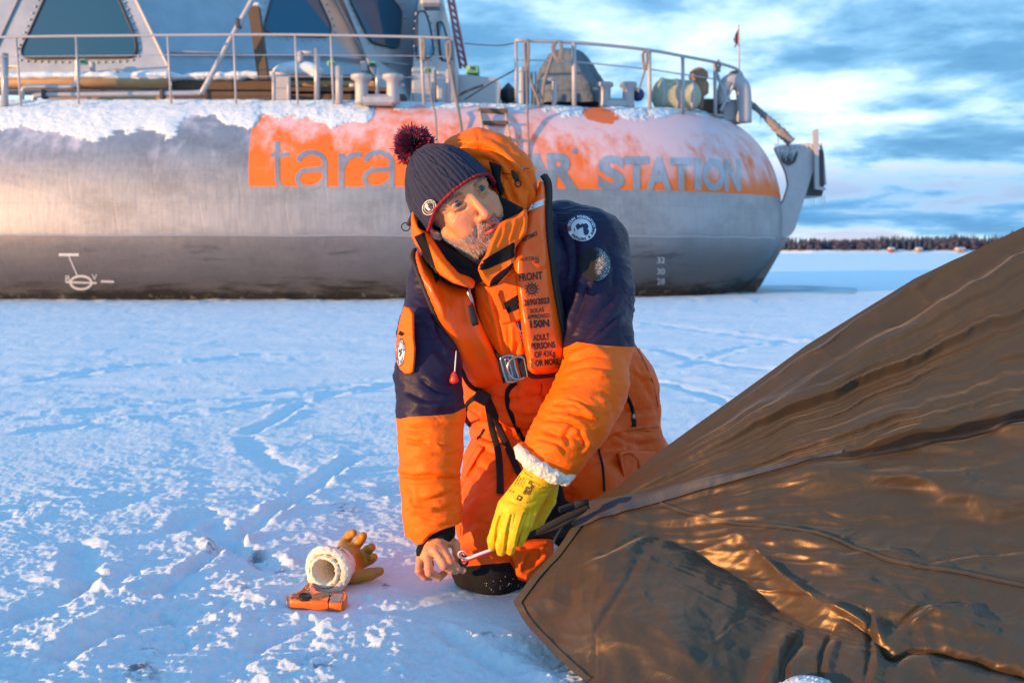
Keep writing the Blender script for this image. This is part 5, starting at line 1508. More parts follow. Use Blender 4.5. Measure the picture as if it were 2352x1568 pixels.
# ---- sleeves
def build_sleeve(pts, extra, folds, cut, trim=None, k=.02, h=.0038):
    f = Field(*bounds(pts, *extra), h); chain_px(f, pts, k)
    for e in extra: chain_px(f, e, .03)
    V, F = f.mesh(2)
    V = sculpt(V, F, folds); N = normals(V, F)
    V = V + N * (0.0034 * creases(V, (7, 7, 15), 3) + 0.0035 * fbm(V * (8, 8, 16), 3) + .0042 * np.maximum(fbm(V * (11, 11, 52) + .8 * fbm(V * 9, 2)[:, None], 3, .55, ridged=True) - .25, 0) * smooth01(perlin(V * 9), -.2, .3) + .0012 * fbm(V * (30, 30, 60), 3, ridged=True))[:, None]
    U_, V_ = proj(V)
    if trim is not None:
        V, F, _ = split_mesh(V, F, trim(U_, V_)); V, F = compact(V, F); U_, V_ = proj(V)
    att = cut(U_, V_, V)
    V2, Fp, Fn = split_mesh(V, F, att)
    a, b = compact(V2, Fp); nav = link('sleeve', mesh_from('sleeve', a, b, M_nav), MAN); nav['label'] = 'navy upper sleeve and shoulder'
    a, b = compact(V2, Fn); org = link('sleeve', mesh_from('sleeve', a, b, M_or), MAN); org['label'] = 'orange lower sleeve'
    return nav, org
# his right arm (left in view)
R_NAV, R_ORG = build_sleeve(
    [(1075, 610, 2.22, 72), (1015, 655, 2.18, 74), (988, 760, 2.12, 69), (984, 860, 2.06, 68), (990, 945, 2.03, 73), (990, 1030, 2.01, 69), (987, 1110, 2.0, 65), (993, 1180, 1.99, 61), (1000, 1240, 1.985, 54)],
    [[(990, 1195, 1.99, 52), (985, 1235, 1.985, 46)]],
    [([(918, 985), (960, 985), (1010, 978), (1060, 985)], 9, 5, 'v'), ([(930, 1010), (960, 1018), (990, 1012)], 6, 5, 'v'), ([(960, 935), (1000, 955), (1062, 940)], 10, 6, 'v'),
     ([(925, 900), (980, 925), (1030, 915)], 12, 5, 'a'), ([(965, 860), (1000, 890), (1050, 900)], 9, 5, 'b'), ([(1000, 800), (1035, 840), (1060, 880)], 8, 5, 'v'),
     ([(990, 720), (1010, 780), (1050, 820)], 9, 5, 'a'), ([(925, 1092), (965, 1095), (1000, 1092), (1050, 1098)], 5, 8, 'v!'), ([(960, 1080), (1000, 1075), (1040, 1085)], 6, 4, 'r'),
     ([(1000, 1020), (1030, 1030), (1055, 1022)], 6, 4, 'a'), ([(960, 1150), (1010, 1135), (1045, 1120)], 9, 6, 'b'), ([(935, 1140), (960, 1165), (1010, 1160)], 8, 5, 'a'),
     ([(990, 1170), (1020, 1170), (1050, 1160)], 7, 6, 'v'), ([(955, 1180), (990, 1195), (1045, 1185)], 7, 4, 'a'), ([(940, 1120), (950, 1150), (938, 1190)], 8, 4, 'b')],
    lambda U, V, X: (np.interp(U, [905, 918, 940, 1000, 1040, 1068], [958, 962, 957, 954, 950, 936]) - V),
    lambda U, V: np.interp(U, [930, 948, 967, 985, 1012, 1040, 1056, 1075], [1232, 1240, 1245, 1226, 1212, 1203, 1200, 1196]) - V)
# his left arm (right in view), reaching across in front
L_NAV, L_ORG = build_sleeve(
    [(1290, 545, 2.34, 84), (1345, 575, 2.30, 94), (1368, 680, 2.22, 83), (1375, 790, 2.14, 75), (1362, 880, 2.07, 76), (1322, 965, 2.01, 74), (1270, 1040, 1.975, 62), (1256, 1062, 1.97, 54)],
    [[(1342, 930, 2.05, 72), (1290, 1010, 1.99, 64)]],
    [([(1315, 520), (1322, 600), (1305, 700)], 9, 5, 'v'), ([(1350, 640), (1330, 700), (1305, 770)], 9, 7, 'a'), ([(1420, 660), (1370, 730), (1320, 790)], 11, 8, 'v'),
     ([(1430, 720), (1390, 760), (1350, 790)], 8, 5, 'b'), ([(1380, 560), (1400, 620), (1400, 680)], 12, 5, 'a'), ([(1300, 830), (1350, 812), (1400, 815)], 8, 6, 'b'),
     ([(1290, 870), (1340, 850), (1420, 855)], 10, 5, 'a'), ([(1265, 930), (1310, 925), (1345, 945)], 6, 7, 'v'), ([(1290, 915), (1330, 925), (1380, 965)], 7, 6, 'a'),
     ([(1250, 960), (1300, 965), (1350, 990)], 7, 6, 'b'), ([(1300, 945), (1345, 960), (1385, 975)], 6, 6, 'v'), ([(1240, 985), (1290, 1000), (1345, 1010)], 8, 7, 'v'),
     ([(1225, 1010), (1270, 1020), (1300, 1045)], 7, 5, 'a'), ([(1330, 985), (1345, 1015), (1330, 1040)], 6, 7, 'b'), ([(1320, 975), (1300, 1000), (1310, 1030)], 6, 5, 'v'),
     ([(1375, 900), (1400, 930), (1395, 960)], 9, 4, 'a')],
    lambda U, V, X: (np.interp(U, [1290, 1300, 1312, 1324, 1380, 1452], [800, 797, 792, 785, 793, 797]) - V))
def sleeve_hems():
    # turned-up cuff lips
    mb = MB(); q = [P(*a) for a in ((944, 1230, 1.985), (952, 1240, 1.965), (967, 1245, 1.95), (985, 1226, 1.938), (1012, 1212, 1.936), (1040, 1203, 1.95), (1052, 1198, 1.985))]
    mb.tube(catmull(q, 6), .0045, 8); mb.build('cuff', M_or, MAN, True)
    mb = MB(); q = [P(*a) for a in ((1197, 1026, 1.97), (1215, 1045, 1.935), (1245, 1062, 1.925), (1285, 1082, 1.93), (1310, 1090, 1.96), (1318, 1070, 2.0))]
    mb.tube(catmull(q, 6), .012, 8); mb.build('cuff', M_or, MAN, True)
sleeve_hems()
BV_L = bvh_of(L_NAV, L_ORG); BV_R = bvh_of(R_NAV, R_ORG)
# ------------------------------------------------------------------ head
ROLL = math.radians(34); YAW = math.radians(24); TILT = math.radians(3)
Fh = Vector((math.sin(YAW) * math.cos(TILT), -math.cos(YAW) * math.cos(TILT), math.sin(TILT))).normalized()
Uh = Vector((-math.sin(ROLL), 0, math.cos(ROLL))); Uh = (Uh - Uh.dot(Fh) * Fh).normalized()
Xh = Uh.cross(Fh).normalized()
RH = np.array([Xh, Fh, Uh]).T            # columns: his left (view right), face forward, up
OH = P(1079, 452, 2.035)
def hw(p): return OH + (np.asarray(p, float) * 1e-3) @ RH.T
def lh(V): return ((V - OH) @ RH) * 1e3
def build_head():
    f = Field((-.105, -.21, -.20), (.105, .055, .15), .0021)
    S = 1e-3
    def e(c, r, k=10, op='u', R=None): f.ell(np.array(c) * S, np.array(r) * S, k * S, op, R)
    def c(a, b, ra, rb, k=10, op='u', flat=None): f.rc(np.array(a) * S, np.array(b) * S, ra * S, rb * S, k * S, op, flat)
    e((0, -88, 26), (74, 94, 82)); e((0, -38, -22), (56, 46, 66), 16)
    for s in (-1, 1):
        c((s * 50, -66, -48), (s * 30, -26, -92), 20, 18, 16); c((s * 30, -26, -92), (0, -10, -104), 18, 18, 14)
        e((s * 41, -20, -30), (21, 18, 17), 16); e((s * 34, -16, -55), (22, 20, 24), 16)
        c((s * 10, 3, 17), (s * 40, -8, 14), 9.5, 8.5, 9); c((s * 40, -11, 17), (s * 52, -28, 5), 8, 9, 10)
    e((0, -6, 30), (40, 12, 18), 14)
    e((0, -6, -107), (18, 15, 14), 12); e((0, -2, -72), (29, 15, 24), 14)
    for s in (-1, 1): e((s * 31, 8, -1), (17, 13, 11.5), 8, 's')
    c((0, 4, 7), (0, 25, -38), 7, 9.5, 7); e((0, 28, -45), (12, 12, 10), 6)
    for s in (-1, 1): e((s * 13, 15, -47), (7.5, 11, 7.8), 5)
    c((0, 8, -56), (0, 10, -64), 7, 7, 8)
    for s in (-1, 1):
        e((s * 6.5, 21, -55), (4, 6, 3.6), 2, 's')
        c((s * 17, 12, -46), (s * 31, -1, -74), 2.2, 2.6, 7, 's')
        e((s * 31, -10.5, -.5), (15.8, 14.8, 13.8), 5)                   # lids over the ball
        e((s * 31, 6, -1.6), (12.5, 11, 3.3), 1.8, 's')                  # opening
        c((s * 20, 3, 7.2), (s * 43, -3, 4.0), 1.3, 1.3, 4, 's')         # lid crease
        c((s * 20, 2, -12), (s * 40, -4, -12), 2.6, 2.2, 6, 's')         # under-eye hollow
        c((s * 20, 3.5, -8), (s * 40, -2.5, -8), 2.0, 1.6, 4)
    for s in (-1, 1):
        c((0, 11.5, -68), (s * 23, 3, -72), 3.2, 1.6, 4); c((0, 11, -80), (s * 21, 3, -75.5), 4.6, 2.0, 4)
    c((-20, 7, -73.5), (20, 7, -73.5), 1.0, 1.0, 1.2, 's'); e((3, 13, -74), (16, 12, 2.7), 1.2, 's')
    c((-14, 10, -90), (14, 10, -90), 3, 3, 8, 's')
    c((0, -80, -70), (0, -92, -165), 54, 50, 22)
    for s in (-1, 1):
        R = np.array(Matrix.Rotation(s * -.35, 3, 'Z') @ Matrix.Rotation(.12, 3, 'X'))
        e((s * 78, -92, -14), (6.5, 19, 31), 5, 'u', R); c((s * 76, -80, -36), (s * 76, -82, -44), 7, 6, 5)
        e((s * 85, -86, -12), (5, 11, 19), 3, 's', R)
    V, F = f.mesh(1); V = V * 1e3
    # crow's feet, brow and cheek creases, pores
    N = normals(V, F); x, y, z = V.T
    n = fbm(V / 5.0, 3) * .35 + fbm(V / 17.0, 2) * .8
    for s in (-1, 1):
        for k, (zz, sl) in enumerate(((2, .25), (-5, -.1), (-11, -.45), (-17, -.7))):
            t = (s * x - 46) / 18.0; d = z - zz - sl * (s * x - 46); n -= 1.1 * np.exp(-(d / 1.2) ** 2) * smooth01(t, -.1, .2) * smooth01(t, 1.1, .6) * (y > -60)
        d = z + 14 + .35 * (s * x - 20) + .02 * (s * x - 32) ** 2; n -= .8 * np.exp(-(d / 1.3) ** 2) * (s * x > 14) * (s * x < 46) * (y > -30)
        d = np.abs(s * x - 5) ; n -= .8 * np.exp(-((d) / 1.3) ** 2) * smooth01(z, 8, 14) * smooth01(z, 26, 20) * (y > -10)
    for zz in (24, 32): n -= .9 * np.exp(-((z - zz - 2 * np.sin(x / 14)) / 1.6) ** 2) * (np.abs(x) < 42) * (y > -20)
    V = V + N * n[:, None]
    x, y, z = V.T
    lip = np.maximum(np.exp(-(((z + 68.5 + .012 * x * x - 0.8 * np.exp(-(x / 4) ** 2)) / 3.4) ** 4)), np.exp(-(((z + 79.5 - .011 * x * x) / 4.6) ** 4))) * smooth01(np.abs(x), 23, 18) * (y > -2)
    jaw = smooth01(z, -46 + .0, -58) * smooth01(y, -118, -92) * 1.0
    edge = np.interp(y, [-100, -75, -55, -35, -10, 20], [-14, -30, -52, -62, -62, -60])
    beard = smooth01(z - edge, 3, -7) * smooth01(z, -150, -112)
    beard = np.maximum(beard, smooth01(np.abs(x), 34, 26) * smooth01(z, -52, -57) * smooth01(z, -112, -106) * (y > -25))
    beard = beard * smooth01(y, -104, -86) * (1 - lip)
    beard *= 1 - .85 * np.exp(-((x / 11) ** 2 + ((z + 92) / 5) ** 2)) * 0
    # clear skin under the lower lip's sides and over the smile crease
    red = np.exp(-((x / 15) ** 2 + ((z + 40) / 14) ** 2)) * (y > 5) + .7 * sum(np.exp(-(((x - s * 42) / 16) ** 2 + ((z + 36) / 15) ** 2)) for s in (-1, 1)) * (y > -60) + .8 * (np.abs(x) > 70)
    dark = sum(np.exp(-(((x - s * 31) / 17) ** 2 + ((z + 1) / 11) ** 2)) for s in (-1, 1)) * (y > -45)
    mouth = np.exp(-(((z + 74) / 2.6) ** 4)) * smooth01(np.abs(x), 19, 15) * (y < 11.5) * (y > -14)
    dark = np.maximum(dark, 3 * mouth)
    W = hw(V)
    m, t, b = new_mat('skin')
    def A(n): return t.new('ShaderNodeAttribute', attribute_name=n).outputs['Fac']
    co = t.coord('Object'); nz = t.noise(co, 60, 4, .6); fn = t.noise(co, 420, 3, .6)
    col = t.mix(nz, (0.60, 0.225, 0.095, 1), (0.70, 0.30, 0.14, 1))
    col = t.mix(t.math('MULTIPLY', A('red'), .75), col, (0.56, 0.165, 0.105, 1))
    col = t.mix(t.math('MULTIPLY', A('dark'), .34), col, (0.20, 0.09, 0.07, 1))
    col = t.mix(t.math('MULTIPLY', A('beard'), .55), col, (0.24, 0.15, 0.11, 1))
    col = t.mix(t.math('MULTIPLY', A('lip'), .8), col, (0.44, 0.12, 0.10, 1))
    t.put(b.inputs['Base Color'], col); b.inputs['Roughness'].default_value = .47; b.inputs['Specular IOR Level'].default_value = .45
    b.inputs['Subsurface Weight'].default_value = .12; b.inputs['Subsurface Scale'].default_value = .006; b.inputs['Subsurface Radius'].default_value = (1, .35, .2)
    t.put(b.inputs['Normal'], t.bump(t.math('ADD', fn, nz), .25, .0012))
    return W, F, V, beard, lip, red, dark, m
HW, HF, HL, H_beard, H_lip, H_red, H_dark, M_skin = build_head()

def eyes():
    m, t, b = new_mat('eyeball')
    co = t.coord('Object')
    r = t.new('ShaderNodeVectorMath', operation='LENGTH'); x, y, z = t.sep(co)[:3]
    t.put(r.inputs[0], t.comb(x, 0.0, z)); rr = r.outputs['Value']
    c = t.mix(t.sstep(rr, .0068, .0061), (0.28, 0.25, 0.235, 1), t.mix(t.noise(co, 900, 3), (0.018, 0.032, 0.055, 1), (0.05, 0.08, 0.11, 1)))
    c = t.mix(t.sstep(t.math('ABSOLUTE', t.math('SUBTRACT', rr, .0062)), .0010, .0002), c, (0.015, 0.03, 0.05, 1))
    c = t.mix(t.sstep(rr, .0027, .0023), c, (0.004, 0.004, 0.005, 1))
    t.put(b.inputs['Base Color'], c); b.inputs['Roughness'].default_value = .07
    for s in (-1, 1):
        mb = MB(); th = np.linspace(0, math.pi, 25); mb.lathe((0, 0, 0), [(max(1e-5, .0132 * math.sin(q)), -.0132 * math.cos(q)) for q in th], 36, R=np.array([[1, 0, 0], [0, 0, 1], [0, 1, 0]]))
        o = mb.build('eye', m, MAN, True)
        # both eyes look up and to the right of the camera
        g = (Fh * 1.0 + Xh * .12 + Uh * .12).normalized(); up = (Uh - Uh.dot(g) * g).normalized(); xx = up.cross(g)
        R = Matrix((xx, g, up)).transposed().to_4x4(); o.matrix_world = Matrix.Translation(Vector(hw((s * 31, -10.2, -.3)))) @ R
eyes()

def strands(name, roots, dirs, length, width, cols, bend=None, seed=1, parent=None, rough=.6, blunt=0.0):
    """tapered ribbons with a colour attribute"""
    rs = np.random.RandomState(seed); n = len(roots); vw = roots - np.array((0, 0, CAM_H)); vw /= np.linalg.norm(vw, axis=1)[:, None]
    side = np.cross(dirs, vw); side /= np.linalg.norm(side, axis=1)[:, None] + 1e-9
    # turn each ribbon a random way about its own axis so that it reads from every side
    a = rs.uniform(-.9, .9, n)[:, None]; o2 = np.cross(dirs, side); side = side * np.cos(a) + o2 * np.sin(a)
    L = length[:, None]; wv = side * width[:, None] / 2
    b = 0 if bend is None else bend
    p0 = roots; p1 = roots + dirs * L * .55 + b * L * .18; p2 = roots + dirs * L + b * L * .6
    V = np.stack([p0 - wv, p0 + wv, p1 + wv * .8, p1 - wv * .8, p2 + wv * blunt, p2 - wv * blunt], 1).reshape(-1, 3)
    k = np.arange(n)[:, None] * 6
    F = [tuple(q) for q in (k + np.array([[0, 1, 2, 3]])).tolist()] + [tuple(q) for q in (k + np.array([[3, 2, 4, 5] if blunt else [3, 2, 4]])).tolist()]
    m, t, bb = new_mat(name); at = t.new('ShaderNodeAttribute', attribute_name='Col'); t.put(bb.inputs['Base Color'], at.outputs['Color']); bb.inputs['Roughness'].default_value = rough
    me = mesh_from(name, V, F, m); ca = me.color_attributes.new('Col', 'FLOAT_COLOR', 'POINT')
    C = np.repeat(np.c_[cols, np.ones(n)], 6, 0).astype(np.float32); ca.data.foreach_set('color', C.ravel())
    return link(name, me, parent)
def facial_hair():
    rs = np.random.RandomState(12); N = normals(HW, HF)
    U_, V_ = proj(HW); vis = True
    p = H_beard / H_beard.sum(); idx = rs.choice(len(HW), 20000, p=p)
    r = HW[idx] + rs.normal(0, .0009, (len(idx), 3)); l = HL[idx]; n = N[idx]
    dn = -np.array(Uh); fw = np.array(Fh)
    mous = (l[:, 2] > -68) & (np.abs(l[:, 0]) < 32)
    out = np.sign(l[:, 0])[:, None] * np.array(Xh)
    d = n * .45 + dn * .8 + fw * .15 + rs.normal(0, .22, (len(idx), 3)); d[mous] = (n * .35 + dn * .6 + out * .55)[mous] + rs.normal(0, .18, (mous.sum(), 3))
    d /= np.linalg.norm(d, axis=1)[:, None]
    L = rs.uniform(.0035, .0072, len(idx)) * np.clip(H_beard[idx] + .1, .3, 1)
    L = np.where(l[:, 2] < -95, L * 1.25, L)
    tone = rs.uniform(0, 1, len(idx)); grey = np.clip(.62 + .25 * (np.abs(l[:, 0]) / 60) - .45 * mous * np.exp(-(l[:, 0] / 16) ** 2) - .6 * smooth01(l[:, 2], -112, -128), .05, .95)
    c = np.where((tone < grey)[:, None], np.array((.60, .55, .52)) * rs.uniform(.6, 1.15, len(idx))[:, None], np.array((.09, .055, .035)) * rs.uniform(.5, 1.8, len(idx))[:, None])
    strands('beard', r, d, L, rs.uniform(.00035, .0007, len(idx)), c, dn[None], 3, MAN)
    for s in (-1, 1):
        x, y, z = HL.T; tt = (s * x - 12) / 40.0; zc = 14.5 + 7 * np.sin(np.clip(tt, 0, 1) * 2.4) - 4 * tt
        w = np.exp(-((z - zc) / 3.2) ** 2) * smooth01(tt, -.05, .1) * smooth01(tt, 1.05, .8) * (y > -50)
        idx = rs.choice(len(HW), 620, p=w / w.sum()); r = HW[idx] + rs.normal(0, .0006, (620, 3))
        d = N[idx] * .35 + s * np.array(Xh) * .8 + np.array(Uh) * .25 * (1 - 2 * tt[idx])[:, None] + rs.normal(0, .15, (620, 3)); d /= np.linalg.norm(d, axis=1)[:, None]
        c = np.array((.17, .11, .08)) * rs.uniform(.5, 2.4, 620)[:, None]
        strands('eyebrow', r, d, rs.uniform(.004, .008, 620), rs.uniform(.0003, .0006, 620), c, -np.array(Uh)[None] * .3, 5 + s, MAN)
        # upper lashes
        q = np.linspace(-11, 11, 46); rr = hw(np.c_[s * 31 + q, 3.2 - .035 * q ** 2 + 1.0, 3.2 - .022 * q ** 2]); d = np.tile(np.array(Fh) * .8 - np.array(Uh) * .15, (46, 1)) + rs.normal(0, .12, (46, 3)); d /= np.linalg.norm(d, axis=1)[:, None]
        strands('eyelashes', rr, d, rs.uniform(.004, .006, 46), np.full(46, .0004), np.tile((.03, .02, .015), (46, 1)), np.array(Uh)[None] * .3, 8 + s, MAN)
    # short grey hair at the temple and sideburn
    x, y, z = HL.T; w = ((y < -62) & (y > -98) & (z > -30) & (z < 12) & (np.abs(x) > 55)).astype(float)
    idx = rs.choice(len(HW), 1800, p=w / w.sum()); d = N[idx] * .3 - np.array(Uh) * .8 - np.array(Fh) * .2 + rs.normal(0, .15, (1800, 3)); d /= np.linalg.norm(d, axis=1)[:, None]
    c = np.where(rs.uniform(size=(1800, 1)) < .55, np.array((.42, .38, .36)), np.array((.08, .06, .05))) * rs.uniform(.6, 1.2, (1800, 1))
    strands('hair', HW[idx], d, rs.uniform(.006, .011, 1800), np.full(1800, .0005), c, None, 4, MAN)
facial_hair()

# ---- knitted hat
def build_hat():
    nphi, nt = 900, 300
    C = np.array((0, -86, 4.0)); A = np.array((-2, -.40 * 118, .915 * 128)) ; A = np.array((0, -52, 116.0))
    phi = np.linspace(0, 2 * math.pi, nphi, endpoint=False); t = np.linspace(0, 1, nt)
    PH, T = np.meshgrid(phi, t)
    ry = np.where(np.sin(phi) > 0, 101, 102); rim = np.stack([np.cos(phi) * 86, ry * np.sin(phi), np.zeros(nphi)], 1)
    yy = C[1] + rim[:, 1]; rim[:, 2] = (28 + (yy - 10) * .44) - C[2] - 10 * smooth01(np.abs(np.cos(phi)), .75, 1.0)
    ct = np.cos(T * math.pi / 2)[..., None]; st = np.sin(T * math.pi / 2)[..., None]
    # fuller above the rim, narrowing to the bobble
    bul = 1 + .07 * np.sin(np.clip(T, 0, 1) * math.pi)[..., None]
    Pp = C + (ct * rim[None] + st * A[None, None]) * bul
    V = Pp.reshape(-1, 3); V = np.array(V)
    k = np.arange((nt - 1) * nphi); r = k // nphi; c = k % nphi; c2 = (c + 1) % nphi
    F = np.stack([r * nphi + c, r * nphi + c2, (r + 1) * nphi + c2, (r + 1) * nphi + c], 1)
    F = F[:, ::-1] if False else F
    N = normals(V, F); cen = V - (C + (0, 0, 20)); sgn = np.sign((N * cen).sum(1).mean()); N *= sgn
    # cable and rib relief: units round the hat
    K = 11; u = (PH.ravel() / (2 * math.pi) * K) % 1.0; tt = T.ravel(); row = tt * 46
    cab = u < .42; uc = u / .42 * 2 - 1
    ph = tt * 2 * math.pi * 2.6 + 1.0; cx = .42 * np.sin(ph)
    over = np.cos(ph) > 0
    s1 = np.exp(-((uc - cx) / .26) ** 2); s2 = np.exp(-((uc + cx) / .26) ** 2)
    hc = np.maximum(s1 * np.where(over, 1.25, .75), s2 * np.where(over, .75, 1.25)) * 3.4
    ur = (u - .42) / .58; hr = 2.7 * (np.abs(np.sin(ur * math.pi * 3)) ** .7)
    h = np.where(cab, hc * smooth01(np.abs(uc), 1.02, .8), hr) * smooth01(tt, .99, .8)
    st_ = .35 * np.sin(row * 2 * math.pi + 6 * np.abs(((PH.ravel() / (2 * math.pi) * K * 12) % 1) - .5))
    h = h + st_ * smooth01(tt, .98, .7) + .5 * fbm(V / 3.0, 2) + 1.5 * fbm(V / 30.0, 2)
    V = V + N * h[:, None]
    # give it thickness: fold the rim inwards
    inner = V[:nphi] * 1.0; inner = C + (V[:nphi] - C) * .95
    V = np.concatenate([V, inner]); n0 = nt * nphi; c = np.arange(nphi); c2 = (c + 1) % nphi
    F = np.concatenate([F, np.stack([c2, c, n0 + c, n0 + c2], 1)])
    if sgn < 0: F = F[:, ::-1]
    m, t_, b = new_mat('navy_wool'); co = t_.coord('Object')
    nz = t_.noise(co, 500, 4, .7); t_.put(b.inputs['Base Color'], t_.mix(nz, (0.006, 0.008, 0.026, 1), (0.022, 0.025, 0.060, 1)))
    b.inputs['Roughness'].default_value = .9; b.inputs['Sheen Weight'].default_value = .18; b.inputs['Sheen Roughness'].default_value = .5; b.inputs['Sheen Tint'].default_value = (.5, .55, .8, 1)
    t_.put(b.inputs['Normal'], t_.bump(t_.noise(co, 700, 3, .7), .8, .0012))
    W = hw(V); hat = link('knitted_hat', mesh_from('knitted_hat', W, F, m), MAN)
    # crocheted red edge
    rimw = hw(C + (V[:nphi] - C) * 1.015); q = rimw[::4]
    M_red = simple('red_wool', (0.26, 0.006, 0.014), .9, 0, .5, 500, bump=.6, bscale=700)
    mb = MB(); n = len(q); mb.tube(np.vstack([q, q[:1]]), .0034 * (1 + .28 * np.sin(np.arange(n + 1) * 1.9)), 9, cap=False); mb.build('red_trim', M_red, hat, True)
    # bobble
    rs = np.random.RandomState(21); n = 7500; d = rs.normal(size=(n, 3)); d /= np.linalg.norm(d, axis=1)[:, None]
    top = hw(C + A * 1.0 + np.array((8, -12, 17))); r0 = .008
    d2 = d + rs.normal(0, .25, (n, 3)); d2 /= np.linalg.norm(d2, axis=1)[:, None]
    L = rs.uniform(.024, .032, n); L *= 1 + .10 * fbm(d * 2.2, 2)
    col = np.where((perlin(d * 3.4) + rs.normal(0, .22, n) > -0.1)[:, None], np.array((.36, .014, .036)), np.array((.034, .032, .095))) * rs.uniform(.5, 1.5, n)[:, None]
    MB().lathe(top, [(.001, -.026), (.018, -.02), (.026, 0), (.018, .02), (.001, .026)], 16).build('bobble_core', simple('bobble_core_wool', (.05, .01, .02), .9), hat, True)
    strands('bobble', top + d * r0, d2, L, rs.uniform(.0016, .0032, n), col, rs.normal(0, .25, (n, 3)), 22, hat, .9, .9)
    return hat
HAT = build_hat()
def hat_badge():
    bv = bvh_of(HAT)
    M_bk = simple('badge_black', (.015, .013, .02), .6, 0, 0); M_wh = simple('badge_white', (.62, .60, .58), .6, 0, 0); M_rd = simple('badge_red', (.28, .02, .03), .6, 0, 0)
    cx, cy = 985.5, 476.5; a = math.radians(-58)
    def ell(rx, ry, n=40):
        t = np.linspace(0, 2 * math.pi, n, endpoint=False); x = rx * np.cos(t); y = ry * np.sin(t)
        return np.c_[cx + x * math.cos(a) - y * math.sin(a), cy + x * math.sin(a) + y * math.cos(a)]
    def disc(p): c = p.mean(0); n = len(p); return np.vstack([p, c]), [(k, (k + 1) % n, n) for k in range(n)]
    o = drape(bv, *disc(ell(18.5, 15)), 'badge', M_bk, HAT, .0035, 4)
    r1 = stroke2d(ell(18, 14.4), 1.6, True); r2 = stroke2d(ell(12.5, 9.8), 1.0, True)
    drape(bv, *merge2d([r1, r2]), 'badge_ring', M_wh, o, .0045, 4)
    it = []
    for k in range(24):
        t = 2 * math.pi * k / 24; x = 15.3 * math.cos(t); y = 12.1 * math.sin(t); p = np.array((cx + x * math.cos(a) - y * math.sin(a), cy + x * math.sin(a) + y * math.cos(a)))
        V, F = text_px('NAVIGATIONPOLAIRECERTIF'[k % 23], 0, 1.2, 2.6, math.degrees(math.atan2(p[1] - cy, p[0] - cx)) + 90, .03); it.append((V + p, F))
    drape(bv, *merge2d(it), 'badge_lettering', M_wh, o, .0048, 4)
    drape(bv, np.array([(975, 473), (979, 466), (984, 473), (982, 474), (989, 482), (984, 485), (979, 476), (976.5, 477)]), [(0, 1, 2), (7, 0, 2, 3), (7, 3, 4, 5, 6)], 'badge_arrow', M_wh, o, .0048, 4)
    V, F = text_px('ARCTIC', 990, 487, 3.6, -62, .03); drape(bv, V, F, 'badge_word', M_rd, o, .0048, 4)
hat_badge()
